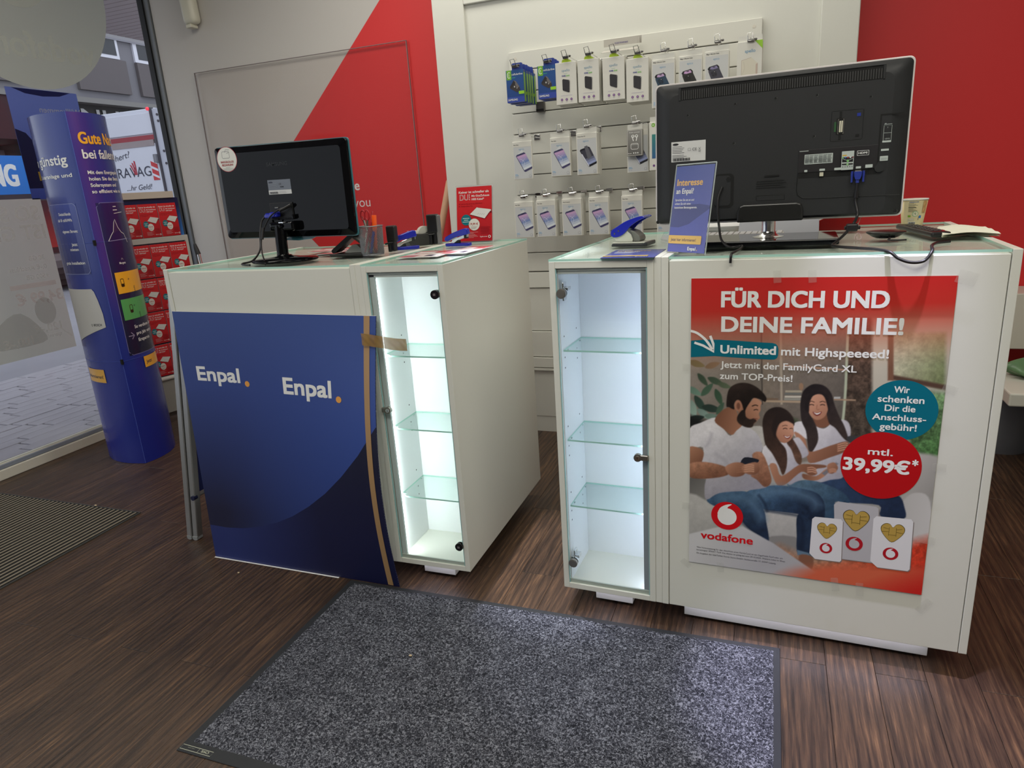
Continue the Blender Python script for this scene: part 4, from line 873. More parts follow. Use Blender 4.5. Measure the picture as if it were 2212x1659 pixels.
a._add(pts, [(p*n1+j*(NUU+1)+i, p*n1+j*(NUU+1)+i+1, p*n1+(j+1)*(NUU+1)+i+1, p*n1+(j+1)*(NUU+1)+i) for p in (0, 1) for j in range(NVV) for i in range(NUU)], cols)
for x0, x1, vb, h in ((.083, .318, .745, .052), (.545, .79, .718, .058)):
    a.text('Enpal', x0, vb, h, W_, .06, w=x1-x0)
a.ell(.352, .742, .0125, .0108, rgb(226, 158, 70), 24); a.ell(.822, .714, .0135, .0115, rgb(226, 158, 70), 24)
for i in range(12): a.poly([(.945, i/12), (.968, i/12), (.968, (i+1)/12), (.945, (i+1)/12)], rgb(168, 134, 92)) if 0 else None
a.grid(.948, .004, .974, 1.0, 1, 60, lambda u, v: rgb(166, 132, 92))
o = a.build('printed_face', PS, None); put(o, lb)
m = MB(); m.grid(lambda u, v: LB(u, v)+Vector((0, .0008, 0)), 40, 60)
m.grid(lambda u, v: LB(u, v)+Vector((0, .0045, 0)), 40, 60); m.grid(lambda u, v: LB(0, v)+Vector((0, .0008+.0037*u, 0)), 1, 60)
m.grid(lambda u, v: LB(u, 1)+Vector((0, .0008+.0037*v, 0)), 40, 1); m.grid(lambda u, v: LB(u, 0)+Vector((0, .0008+.0037*v, 0)), 40, 1)
loc(m, lb, 'cardboard_core', mat('card_white', rgb(220, 220, 220), .6))
m = MB(); m.grid(lambda u, v: LB(u*.70, 0)+Vector((0, -.008+.007*v, .0002)), 40, 1); loc(m, lb, 'white_foot_strip', MATS['card_white'])
m = MB(); m.grid(lambda u, v: LB(1, v)+Vector((0, .0008+.0037*u, 0)), 1, 60)
for i in range(90):
    v = (i+.5)/90; p = LB(1, v); q = LB(1, v+.006); m.face
    b0 = len(m.v); m.v += [tuple(LB(1, i/90)), tuple(LB(1, (i+1)/90)), tuple(p+Vector((.003, 0, 0)))]; m.face([b0, b0+1, b0+2])
o = loc(m, lb, 'torn_edge', mat('edge_navy', rgb(20, 26, 66), .6)); o['kind'] = 'stuff'
tp = thing('packing_tape', 'strip of brown packing tape holding the blue board to the showcase', 'tape', (-1.13, 1.80, .89))
m = MB()
def tapef(u, v):
    x = -1.200+.142*u; y = 1.8165 - .0*u + (.0 if u < .3 else (u-.3)*.045); y = min(y-.004, 1.8465)
    return Vector((x, y-.0006*sin(u*31+v*9)-.0006, .8768+.039*v-(.0225)*u+.002*sin(u*6)))
m.grid(lambda u, v: tapef(u, v), 40, 10); loc(m, tp, 'strip', mat('tape_brown', rgb(156, 122, 66), .18, alpha=.78, coat=.5))
# ================================================================ ON THE COUNTERS
DT = 1.1264
GREYC = mat('cable_black', rgb(24, 22, 24), .4)
def path(pts, k=6):
    n = len(pts); out = []
    for i in range(n-1):
        p0, p1, p2, p3 = pts[max(i-1, 0)], pts[i], pts[i+1], pts[min(i+2, n-1)]
        for j in range(k):
            t = j/k; out.append(tuple(.5*((2*p1[a])+(-p0[a]+p2[a])*t+(2*p0[a]-5*p1[a]+4*p2[a]-p3[a])*t*t+(-p0[a]+3*p1[a]-3*p2[a]+p3[a])*t**3) for a in range(3)))
    out.append(pts[-1]); return out
def rrect(x0, y0, x1, y1, r, n=5):
    p = []
    for cx, cy, a0 in ((x1-r, y0+r, -90), (x1-r, y1-r, 0), (x0+r, y1-r, 90), (x0+r, y0+r, 180)):
        p += [(cx+r*cos(radians(a0+90*i/n)), cy+r*sin(radians(a0+90*i/n))) for i in range(n+1)]
    return p
# ---- small monitor (left) : children in plain scene coordinates
t = thing('monitor', 'glossy black monitor with a round white sticker on its back, on the left counter', 'monitor', (-1.642, 2.11, DT))
RL = Matrix.Translation((-1.642, 2.1, 1.368)) @ Matrix.Rotation(radians(.8), 4, 'Y') @ Matrix.Translation((1.642, -2.1, -1.368))
mx0, mx1, mz0, mz1 = -1.927, -1.357, 1.203, 1.532
m = MB(); b0 = len(m.v)
def shell(m, x0, x1, z0, z1, yb, yf, r, inset, M):   # dished back: rim at yf, flat centre at yb
    A = rrect(x0, z0, x1, z1, r); B = rrect(x0+inset, z0+inset, x1-inset, z1-inset, r); n = len(A); b = len(m.v)
    C_ = rrect(x0, z0, x1, z1, r)
    for P_, y in ((C_, yf+.016), (A, yf), (B, yb)): m.v += [tuple(M @ Vector((p[0], y, p[1]))) for p in P_]
    for k in (0, 1):
        for i in range(n): m.face([b+k*n+i, b+k*n+(i+1) % n, b+(k+1)*n+(i+1) % n, b+(k+1)*n+i])
    m.face([b+2*n+i for i in range(n)]); m.face([b+i for i in range(n)][::-1])
shell(m, mx0+.003, mx1-.003, mz0+.003, mz1-.003, 2.100, 2.108, .012, .022, RL); loc(m, t, 'back_shell', BLACKG, .001)
m = MB(); m.prism(rrect(mx0, mz0, mx1, mz1, .012), 2.118, 2.125, 'y', RL); loc(m, t, 'bezel', mat('bezel_teal', rgb(60, 110, 122), .15))
m = MB(); m.prism(rrect(mx0+.004, mz0+.004, mx1-.004, mz1-.004, .01), 2.125, 2.131, 'y', RL); loc(m, t, 'screen', BLACKG)
m = MB(); m.prism([(mx1-.30, mz0-.0), (mx1-.18, mz0), (mx1-.20, mz0-.008), (mx1-.26, mz0-.012), (mx1-.33, mz0-.008)], 2.119, 2.124, 'y'); loc(m, t, 'lower_lip', MATS['bezel_teal'])
a = Art(lambda u, v: RL @ Vector((u, 2.0995, v)))
a.ell(-1.8645, 1.488, .0455, .0438, rgb(160, 30, 44), 48); a.ell(-1.8645, 1.488, .0435, .0418, rgb(222, 222, 214), 48)
g_ = rgb(90, 90, 100)
a.line(rrect(-1.884, 1.492, -1.851, 1.515, .004), .0012, g_, closed=True); a.line([(-1.870, 1.512), (-1.864, 1.522), (-1.848, 1.520)], .0012, g_); a.line([(-1.862, 1.508), (-1.852, 1.512)], .0012, g_)
a.text('BARGELDLOS', -1.8645, 1.476, .0068, rgb(170, 24, 40), .03, align='c', w=.058); a.text('BEZAHLEN!', -1.8645, 1.4655, .0068, rgb(170, 24, 40), .03, align='c', w=.050)
for i, w in enumerate((.02, .046, .05, .03)): a.rect(-1.8645-w/2, 1.4595-.0035*i, -1.8645+w/2, 1.4603-.0035*i, rgb(150, 150, 150))
put(a.build('round_sticker', PS), t)
a = Art(lambda u, v: RL @ Vector((u, 2.0996, v)))
a.text('SAMSUNG', -1.694, 1.4545, .012, rgb(26, 26, 27), .02, w=.09)
a.rect(-1.700, 1.357, -1.601, 1.407, rgb(112, 118, 130)); a.rect(-1.700, 1.357, -1.601, 1.3715, rgb(205, 205, 205))
a.ell(-1.687, 1.398, .0095, .0035, rgb(50, 55, 70)); a.text('CE', -1.652, 1.389, .006, rgb(50, 50, 56), .01); a.text('HDMI', -1.648, 1.380, .0045, rgb(30, 30, 40), .02)
for i in range(7): a.rect(-1.697, 1.395-.003*i, -1.66-.004*(i % 2), 1.3958-.003*i, rgb(140, 145, 155))
for i in range(14): a.rect(-1.695+.0027*i, 1.3595, -1.6938+.0027*i+.0006*(i % 3), 1.366, rgb(50, 50, 55))
for i in range(3): a.rect(-1.652, 1.367-.003*i, -1.625+.002*i, 1.3675-.003*i, rgb(130, 130, 135))
put(a.build('rating_label', PS), t)
m = MB(); m.rbox(-1.703, -1.603, 2.0955, 2.100, 1.268, 1.328, .002, RL); m.box(-1.700, -1.606, 2.0945, 2.0956, 1.276, 1.324, RL); loc(m, t, 'port_recess', mat('port_black', rgb(14, 14, 15), .5))
m = MB(); m.rbox(-1.681, -1.664, 2.0925, 2.0950, 1.308, 1.314, .0015); loc(m, t, 'video_port', mat('port_metal', rgb(110, 110, 105), .3, .8))
m = MB(); m.rbox(-1.698, -1.600, 2.088, 2.1, 1.268, 1.2735, .002); m.cyl((-1.602, 2.09, 1.271), .006, .014, 'z', 12); loc(m, t, 'cable_shelf', BLACKG)
m = MB(); m.rbox(-1.700, -1.590, 2.066, 2.101, 1.228, 1.262, .010, seg=3); m.rbox(-1.685, -1.635, 2.056, 2.09, 1.240, 1.258, .006); loc(m, t, 'stand_bracket', BLACKG)
m = MB(); m.tube([(-1.655, 2.075, 1.25), (-1.657, 2.072, 1.19), (-1.657, 2.070, 1.150)], [.020, .0205, .0205], 28); m.lathe([(.024, .0), (.022, .006), (.0205, .012)], (-1.657, 2.07, 1.139)); loc(m, t, 'stand_pole', BLACKG)
m = MB(); m.lathe([(.118, 0), (.122, .004), (.118, .009), (.06, .0135), (.03, .018), (.024, .022)], (-1.622, 2.035, DT+.0006), 56, sy=.86); loc(m, t, 'stand_base', BLACKG)
m = MB(); m.box(-1.652, -1.634, 2.0655, 2.067, 1.256, 1.2605); loc(m, t, 'bright_clip', CHROME)
m = MB(); m.rbox(-1.712, -1.682, 2.072, 2.094, 1.276, 1.294, .004); m.rbox(-1.690, -1.658, 2.070, 2.094, 1.279, 1.297, .004); m.rbox(-1.718, -1.700, 2.074, 2.088, 1.277, 1.289, .003); loc(m, t, 'blue_plug', BLUEP)
m = MB(); m.tube(path([(-1.716, 2.08, 1.284), (-1.728, 2.068, 1.265), (-1.728, 2.05, 1.22), (-1.722, 2.03, 1.17), (-1.722, 1.985, 1.137), (-1.735, 1.945, 1.1305), (-1.70, 1.91, 1.1295), (-1.665, 1.90, 1.1295)]), .0034, 10); loc(m, t, 'video_cable', GREYC)
m = MB(); m.tube(path([(-1.618, 2.088, 1.312), (-1.64, 2.072, 1.306), (-1.672, 2.062, 1.288), (-1.695, 2.055, 1.262), (-1.712, 2.045, 1.225), (-1.712, 2.03, 1.195), (-1.690, 2.0, 1.16), (-1.652, 1.96, 1.1385), (-1.625, 1.93, 1.131), (-1.60, 1.90, 1.1292)]), .0026, 10); m.tube([(-1.604, 2.088, 1.318), (-1.642, 2.070, 1.300)], [.006, .0042], 12); m.tube([(-1.708, 2.048, 1.245), (-1.711, 2.036, 1.205)], [.0055, .0055], 12); loc(m, t, 'power_cable', GREYC)
m = MB(); m.tube(path([(-1.62, 2.10, 1.1285), (-1.55, 2.2, 1.1285), (-1.48, 2.16, 1.1285)]), .0022, 8); loc(m, t, 'loose_wire', GREYC)
# ---- tablet stand
t = thing('tablet_stand', 'black folding device stand with a grey hinged arm, right of the small monitor', 'stand', (-1.43, 2.205, DT), radians(8))
m = MB(); m.rbox(-.078, .06, -.07, .07, 0, .008, .0035, seg=3); m.build('foot_plate', mat('stand_black', rgb(24, 24, 25), .4), t)
m = MB(); m.prism([(-.045, .008), (-.01, .036), (.006, .036), (.035, .008)], -.012, .014, 'y'); m.build('grey_wedge', mat('stand_grey', rgb(176, 178, 170), .5), t)
m = MB(); m.prism(rrect(-.075, -.008, .05, .008, .0078), -.03, .03, 'y', Matrix.Translation((-.025, .0, .055)) @ Matrix.Rotation(radians(-35), 4, 'Y')); m.build('upper_arm', MATS['stand_black'], t)
m = MB(); m.prism(rrect(-.05, -.004, .05, .004, .0038), -.028, .03, 'y', Matrix.Translation((.03, .01, .038)) @ Matrix.Rotation(radians(38), 4, 'Y')); m.build('lower_arm', mat('stand_dark_grey', rgb(70, 72, 70), .5), t)
# ---- pen cup
cx, cy = -1.345, 2.175
t = thing('pen_cup', 'silver wire-mesh pen cup full of pens beside the small monitor', 'pen cup', (cx, cy, DT))
m = MB(); n = 56; rows = 34; hh = .100; R0, R1 = .040, .0435; W1_ = .0011
m.lathe([(R0, 0), (R0, .004), (R0-.001, .004), (R0-.001, .001)], n=40); m.build('cup_base', mat('mesh_silver', rgb(128, 128, 132), .35, .6), t)
m = MB()
for s_ in (1, -1):
    for i in range(52):
        p = []
        for k in range(13):
            an = 2*pi*i/52+s_*k*.055*1.6; z = .004+hh*k/13*1.0; r = R0+(R1-R0)*z/hh; p.append((r*cos(an), r*sin(an), z))
        m.tube(p, .00095, 3, caps=False)
o = m.build('wire_mesh', MATS['mesh_silver'], t); o['kind'] = 'stuff'
m = MB(); m.tube([(R1*cos(2*pi*i/40), R1*sin(2*pi*i/40), hh) for i in range(40)], .0022, 8, closed=True); m.build('cup_rim', MATS['mesh_silver'], t)
def pen(name, label, p0, p1, r, mt, cat='pen', cap=None):
    q = thing(name, label, cat, (cx+p0[0], cy+p0[1], DT+p0[2])); d = (Vector(p1)-Vector(p0))
    m = MB(); m.tube([(0, 0, 0), tuple(d*.04), tuple(d*.96), tuple(d)], [r*.5, r, r, r*.75], 14); m.build('barrel', mt, q)
    if cap: m = MB(); m.tube([tuple(d*.62), tuple(d*1.01)], [r*1.25, r*1.25], 14); u = d.normalized(); m.box(-.0015, .0015, -r*1.9, -r*1.2, d.length*.7, d.length*1.01, Vector((0, 0, 1)).rotation_difference(d).to_matrix().to_4x4()); m.build('cap', cap, q)
REDP = mat('red_plastic', rgb(176, 34, 44), .3); REDD = mat('dark_red_plastic', rgb(140, 22, 34), .3)
pen('ballpoint_pen', 'dark red pen leaning left in the mesh cup, nearest the monitor', (.02, -.005, .006), (-.036, .012, .135), .0038, REDD)
pen('ballpoint_pen', 'red pen tilting slightly left in the mesh cup', (-.005, -.01, .006), (.008, .018, .150), .0042, REDP)
pen('ballpoint_pen', 'red pen crossing the others low in the mesh cup', (-.024, -.016, .006), (.018, -.018, .118), .0042, REDP)
pen('ballpoint_pen', 'thin red pen leaning right inside the mesh cup', (-.01, .01, .006), (.024, .0, .125), .0038, REDD)
pen('highlighter', 'bright orange highlighter sticking up out of the mesh cup', (.012, 0, .006), (.020, .002, .136), .0072, mat('orange_plastic', rgb(238, 88, 30), .35), 'highlighter', mat('orange_cap', rgb(245, 96, 36), .3))
pen('marker_pen', 'blue marker standing inside the mesh cup, seen through the wires', (.004, -.02, .006), (.020, -.012, .082), .005, BLUEP, 'marker')
pen('correction_pen', 'short white correction pen seen inside the mesh cup', (-.02, -.012, .006), (-.012, -.006, .078), .006, WHITE2, 'pen')
q = thing('scissors', 'red-handled scissors standing in the mesh cup', 'scissors', (cx-.02, cy, DT+.006))
m = MB()
for dx in (0, .017): m.tube([(dx+.009*cos(2*pi*i/24)-.006, .004, .132+.017*sin(2*pi*i/24)) for i in range(24)], .0026, 8, closed=True)
m.build('handle_loops', REDP, q); m = MB(); m.tube([(-.004, .004, .115), (.010, 0, .06), (.028, -.006, .004)], [.004, .003, .001], 8); m.tube([(.010, .004, .115), (.004, .002, .06), (-.004, 0, .004)], [.004, .003, .001], 8); m.build('blades', STEEL, q)
# ---- black cable-clip blocks (self-inking stamps)
def stamp(lx, ly, rz, label, clear, s=1.0):
    q = thing('self_inking_stamp', label, 'stamp', (lx, ly, DT), rz)
    m = MB(); m.rbox(-.019*s, .019*s, -.013, .013, .036*s, .095*s, .006, seg=3); m.build('cap', mat('stamp_black', rgb(30, 30, 31), .35), q)
    for i in range(7): m = MB(); m.box(-.012*s, .012*s, -.0136, -.013, (.052+.005*i)*s, (.0535+.005*i)*s); m.build('grip_rib', MATS['stamp_black'], q) if i < 7 else 0
    m = MB(); m.rbox(-.017*s, -.004*s, -.012, .012, .0, .05*s, .003); m.rbox(.002*s, .012*s, -.012, .012, .002, .05*s, .003); m.build('frame_leg', MATS['stamp_black'], q)
    m = MB(); m.tube([(-.026*s, -.010, .030*s), (.008*s, -.014, .034*s)], [.0035, .0035], 8); m.build('lever', MATS['stamp_black'], q)
    if clear: m = MB(); m.rbox(.013*s, .024*s, -.012, .012, .0, .092*s, .004); m.build('clear_side', mat('clear_grey_plastic', rgb(150, 150, 150), .15, trans=.5), q)
stamp(-1.305, 2.255, radians(4), 'black self-inking stamp just right of the mesh cup', False, 1.0)
stamp(-1.262, 2.51, radians(4), 'tall black self-inking stamp with a clear side beside the tape dispenser', True, 1.25)
# ---- staplers
def stapler(lx, ly, rz, label, s):
    q = thing('stapler', label, 'stapler', (lx, ly, DT), rz)
    m = MB(); m.prism(rrect(-.055*s, -.014, .055*s, .014, .012), 0, .0115*s, 'z'); m.build('base', BLUEP, q, .002)
    m = MB(); m.prism([(-.056*s, .024*s), (-.050*s, .036*s), (-.02*s, .050*s), (.018*s, .062*s), (.034*s, .066*s), (.046*s, .064*s), (.049*s, .044*s), (.03*s, .040*s), (-.008*s, .034*s), (-.045*s, .018*s)], -.012, .012, 'y'); m.build('top_arm', BLUEP, q, .003)
    m = MB(); m.prism([(-.03*s, .013*s), (-.02*s, .026*s), (.043*s, .046*s), (.043*s, .034*s), (.0, .022*s), (-.015*s, .012*s)], -.008, .008, 'y'); m.build('magazine', CHROME, q, .001)
    m = MB(); m.rbox(-.016*s, .008*s, -.007, .007, .011*s, .022*s, .002); m.rbox(.03*s, .042*s, -.0085, .0085, .028*s, .044*s, .001); m.build('spring_block', BLACKR, q)
stapler(-1.30, 2.325, radians(30), 'blue stapler with its jaw open, in front of the tape dispenser', 1.06)
stapler(-1.107, 2.40, radians(-3), 'second blue stapler, on the glass in front of the small red leaflet stand', .98)
# ---- tape dispenser
q = thing('tape_dispenser', 'dark grey desk tape dispenser between stapler and stamp', 'tape dispenser', (-1.312, 2.50, DT), radians(52))
m = MB(); m.prism([(-.062, 0), (.058, 0), (.066, .018), (.062, .045), (.03, .05), (.0, .046), (-.05, .048), (-.07, .026)], -.028, .028, 'y'); m.build('body', mat('dispenser_grey', rgb(48, 48, 46), .5, bump=.1, bscale=800), q, .003)
m = MB(); m.cyl((.012, -.012, .045), .030, .024, 'y', 36); m.build('tape_roll', mat('tape_roll_clear', rgb(190, 190, 180), .25), q)
m = MB(); m.prism([(.012, .05), (.060, .048), (.068, .068), (.04, .072)], -.018, .018, 'y'); m.build('blade_holder', mat('clear_grey2', rgb(110, 110, 108), .15, trans=.3), q, .002)
m = MB(); m.box(-.055, -.02, -.016, .016, .048, .060); m.build('tape_end', mat('paper_tape', rgb(220, 215, 196), .5), q)
# ---- leaflet face used on the small stand and in the rack
def flyer(a, x, y, s, faded=0):   # A5: 0.148 x 0.21 , lower-left at x, y
    r1 = mix(rgb(196, 22, 36), rgb(150, 14, 26), 0)
    f = lambda px, py: (x+px*s, y+py*s)
    a.grid(x, y, x+.148*s, y+.21*s, 5, 6, lambda u, v: mix(rgb(206, 40, 46), rgb(146, 16, 28), max(0, min(1, ((u-x)/s*2.2+(.12-(v-y)/s)*6)*.6))))
    a.text('Keiner ist schneller als', x+.010*s, y+.186*s, .0088*s, W_, .035, w=.126*s)
    a.text('DU!', x+.014*s, y+.160*s, .021*s, W_, .03, w=.044*s); a.text('DU!', x+.0145*s, y+.1607*s, .0196*s, rgb(186, 24, 36), -.012, w=.043*s)
    a.text('Mit GigaZuhause', x+.064*s, y+.171*s, .0075*s, W_, .015, w=.074*s); a.text('1000 Kabel*', x+.064*s, y+.158*s, .0075*s, W_, .015, w=.052*s)
    d = rgb(110, 20, 30)
    a.text('Internet Flat mit bis zu 1000 Mbit/s', x+.018*s, y+.143*s, .0042*s, d, .0, w=.09*s); a.text('Telefon-Allnet Flat', x+.018*s, y+.134*s, .0042*s, d, .0, w=.05*s)
    a.ell(x+.012*s, y+.145*s, .0018*s, .0018*s, d, 8); a.ell(x+.012*s, y+.136*s, .0018*s, .0018*s, d, 8)
    a.poly([f(.058, .102), f(.088, .128), f(.142, .118), f(.148, .114), f(.146, .106), f(.140, .108), f(.118, .084), f(.060, .100)], rgb(120, 20, 30)); a.poly([f(.056, .104), f(.086, .130), f(.090, .128), f(.142, .120), f(.146, .116), f(.138, .110), f(.118, .086)], rgb(220, 220, 216))
    for i in range(4): a.line([f(.088+.008*i, .102-.001*i), f(.094+.008*i, .108-.001*i)], .0008*s, rgb(150, 150, 150))
    a.ell(x+.040*s, y+.083*s, .021*s, .021*s, rgb(30, 116, 128), 24)
    for i, w_ in enumerate((.028, .018, .030)): a.rect(x+(.040-w_/2)*s, y+(.088-.007*i)*s, x+(.040+w_/2)*s, y+(.0905-.007*i)*s, rgb(190, 215, 215))
    a.ell(x+.074*s, y+.064*s, .023*s, .023*s, rgb(224, 222, 214), 24); a.text('19,99 €', x+.056*s, y+.062*s, .0085*s, rgb(170, 30, 40), .03, w=.034*s)
    for i in range(3): a.rect(x+.060*s, y+(.055-.004*i)*s, x+(.088-.004*i)*s, y+(.0562-.004*i)*s, rgb(150, 130, 130))
    for i in range(5): a.rect(x+.100*s, y+(.052-.006*i)*s, x+(.140-.003*(i % 2))*s, y+(.0535-.006*i)*s, rgb(128, 20, 32))
    for i in range(6): a.rect(x+.034*s, y+(.034-.0042*i)*s, x+(.09-.006*((i*3) % 4))*s, y+(.0352-.0042*i)*s, rgb(214, 150, 150))
    a.text('Together we can', x+.098*s, y+.014*s, .0045*s, W_, .01, w=.03*s)
    swirl(a, x+.138*s, y+.0155*s, .0055*s, W_, rgb(160, 20, 34))
q = thing('leaflet_stand', 'small stand with a red leaflet, back right on the left counter behind the stapler', 'leaflet stand', (-1.094, 2.53, DT), radians(2))
a = Art(plane((-.074, -.004, .006), (1, 0, 0), (0, .17, .985))); flyer(a, 0, 0, 1.0); a.build('red_leaflet', PG, q)
TM = Matrix.Rotation(-.171, 4, 'X')
m = MB(); m.box(-.078, .078, -.0045, .001, 0, .222, TM); o = m.build('clear_holder', thin('holder_clear', (.97, .97, .965), 1.2), q)
m = MB(); m.box(-.078, .078, .0012, .003, 0, .221, TM); m.build('white_backing', MATS['card_white'], q)
m = MB(); m.box(-.078, .078, 0, .085, 0, .003); m.build('holder_foot', MATS['holder_clear'], q)
# ---- loose leaflets lying on the left counter
def flat_flyers(name, label, lx, ly, w, h, rz, seed, z=DT):
    r = random.Random(seed); q = thing(name, label, 'leaflet', (lx, ly, z), rz)
    a = Art(plane((-w/2, -h/2, .0011), (1, 0, 0), (0, 1, 0)))
    a.rect(0, 0, w, h, rgb(222, 210, 206)); a.rect(.004, h*.60, w-.004, h-.004, rgb(190, 92, 96)); a.rect(.004, .004, w*.4, h*.3, rgb(196, 120, 122)); a.rect(w*.55, .01, w-.01, h*.45, W_); a.rect(w*.1, h*.62, w*.55, h*.82, W_); a.rect(w*.6, h*.1, w*.8, h*.3, rgb(60, 60, 80))
    a.build('print', PG, q); m = MB(); m.box(-w/2, w/2, -h/2, h/2, 0, .001); m.build('sheet', MATS['card_white'], q)
flat_flyers('price_leaflet', 'printed leaflet lying flat on the showcase glass near the second stapler', -1.09, 2.12, .148, .21, radians(3), 1)
flat_flyers('price_leaflet', 'printed leaflet lying flat by the right rim of the left counter', -.985, 2.21, .10, .25, radians(-2), 2, DT+.0012)
flat_flyers('red_brochure', 'red brochure lying flat behind the small monitor', -1.66, 2.43, .21, .148, radians(6), 3)
flat_flyers('red_brochure', 'red brochure lying flat behind the folding device stand', -1.52, 2.30, .21, .148, radians(-8), 4)
# ---- wooden stick leaning in the corner
q = thing('wooden_stick', 'pale round wooden stick leaning against the red wall by the white unit', 'stick', (-2.12, 3.62, 0))
m = MB(); m.tube([(-2.12, 3.62, 0), (-1.80, 3.73, 1.20), (-1.752, 3.745, 1.38), (-1.748, 3.747, 1.395)], [.020, .020, .020, .013], 18); loc(m, q, 'pole', mat('beech', rgb(214, 172, 138), .5, bump=.2, bscale=40, var=.12, vscale=30))
# pen standing at the rim of the rack
q = thing('marker_pen', 'black and silver pen sticking up behind the left corner of the counter', 'pen', (-2.62, 2.75, 0))
m = MB(); m.tube([(-2.762, 2.80, .98), (-2.772, 2.80, 1.10)], [.009, .009], 16); loc(m, q, 'barrel', CHROME)
m = MB(); m.tube([(-2.772, 2.80, 1.098), (-2.781, 2.80, 1.13), (-2.7845, 2.80, 1.152)], [.0125, .011, .007], 16); loc(m, q, 'cap', BLACKR)
m = MB(); m.tube([(-2.762, 2.80, .98), (-2.75, 2.80, .0)], [.009, .009], 12); loc(m, q, 'pole', BLACKR)

# ================================================================ RIGHT COUNTER
# ---- television seen from behind
t = rthing('television', 'large black flat television seen from behind on the right counter', 'television', (-.012, 2.10, DT))
I4 = Matrix.Identity(4)
x0, x1, z0, z1 = -.334, .3125, 1.1895, 1.578
BY = 2.072
m = MB(); m.prism(rrect(x0, z0, x1, z1, .014), BY+.020, BY+.034, 'y'); loc(m, t, 'clear_frame', mat('clear_frame_white', rgb(214, 208, 206), .12, coat=.3), .0015)
m = MB(); m.prism(rrect(x0+.008, z0+.008, x1-.008, z1-.008, .01), BY+.034, BY+.040, 'y'); loc(m, t, 'screen', BLACKG)
m = MB()
def tvshell():
    A = rrect(x0+.0045, z0+.0045, x1-.0045, z1-.0045, .012); B = rrect(x0+.045, z0+.012, x1-.045, z1-.034, .02); n = len(A); b = len(m.v)
    for P_, y in ((A, BY+.020), (A, BY+.016), (B, BY)): m.v.extend([(p[0], y, p[1]) for p in P_])
    m.sm = True
    for k in (0, 1):
        for i in range(n): m.face([b+k*n+i, b+k*n+(i+1) % n, b+(k+1)*n+(i+1) % n, b+(k+1)*n+i])
    m.sm = False; m.face([b+2*n+i for i in range(n)])
tvshell(); loc(m, t, 'back_shell', BLACKM)
F0 = BY-.0004
m = MB(); m.prism(rrect(-.262, 1.529, .243, 1.561, .006), BY-.0003, BY+.004, 'y'); vr = loc(m, t, 'vent_recess', DARKH)
m = MB()
for i in range(84): xx = -.256+i*.00592; m.box(xx, xx+.0028, BY-.0016, BY-.0002, 1.5305, 1.554)
o = locs(m, t, vr, 'vent_rib', mat('rib_black', rgb(52, 52, 52), .5)); o['kind'] = 'stuff'
m = MB(); m.rbox(-.265, .246, BY-.0022, BY, 1.5605, 1.5635, .001); m.rbox(-.265, -.2585, BY-.0018, BY, 1.528, 1.5615, .001); m.rbox(.2405, .246, BY-.0018, BY, 1.528, 1.5615, .001); loc(m, t, 'vent_lip', BLACKM)
for sx, sz in ((-.239, 1.488), (-.113, 1.505), (-.01, 1.509), (.091, 1.506), (.217, 1.489), (-.114, 1.404), (.089, 1.405), (-.324, 1.2), (.294, 1.203)):
    r = .0034 if sz > 1.3 else .0052; m = MB(); m.cyl((sx, BY-.0006, sz), r, .001, 'y', 16); m.cyl((sx, BY-.0009, sz+.0005), r*.45, .001, 'y', 8); loc(m, t, 'screw_hole', DARKH)
    m = MB(); m.tube([(sx+r*.9*cos(q*pi/6-2.2), BY-.0008, sz+r*.9*sin(q*pi/6-2.2)) for q in range(7)], .0004, 4); loc(m, t, 'screw_rim', mat('rim_grey', rgb(96, 96, 96), .3))
def frame_line(x0_, z0_, x1_, z1_, r, w, mt, nm='moulded_edge', d=.0012):
    P_ = rrect(x0_, z0_, x1_, z1_, r); m = MB(); m.tube([(p[0], BY-.0002, p[1]) for p in P_], w, 5, closed=True); return loc(m, t, nm, mt)
frame_line(.128, 1.389, .203, 1.463, .004, .0006, mat('edge_black', rgb(20, 20, 21), .4))
m = MB(); m.rbox(.1405, .158, BY-.001, BY+.001, 1.404, 1.445, .001); m.rbox(.1475, .1525, BY-.001, BY+.001, 1.392, 1.404, .0005); m.rbox(.147, .1525, BY-.001, BY+.001, 1.445, 1.461, .0005); loc(m, t, 'card_slot', DARKH)
m = MB(); m.box(.1475, .1512, BY-.0022, BY-.001, 1.410, 1.438); m.box(.1522, .1558, BY-.0022, BY-.001, 1.410, 1.438); loc(m, t, 'slot_connector', mat('connector_ivory', rgb(200, 196, 176), .4))
m = MB()
for xx in (.1455, .1572): 
    for zz in (1.4065, 1.4415): m.cyl((xx, BY-.0018, zz), .0011, .001, 'y', 8)
m.tube([(.1445, BY-.0014, 1.4075), (.1445, BY-.0014, 1.4405)], .0006, 5); m.tube([(.1578, BY-.0014, 1.4075), (.1578, BY-.0014, 1.4405)], .0006, 5); loc(m, t, 'slot_pins', STEEL)
m = MB(); m.box(.1355, .1405, BY-.0008, BY, 1.412, 1.436); loc(m, t, 'circuit_edge', mat('pcb_green', rgb(40, 80, 45), .5))
m = MB(); m.box(.188, .1965, BY-.0008, BY, 1.4455, 1.4535); loc(m, t, 'blue_tab', NAVY)
m = MB(); m.box(.187, .196, BY-.0008, BY, 1.396, 1.402); loc(m, t, 'latch_hole', DARKH)
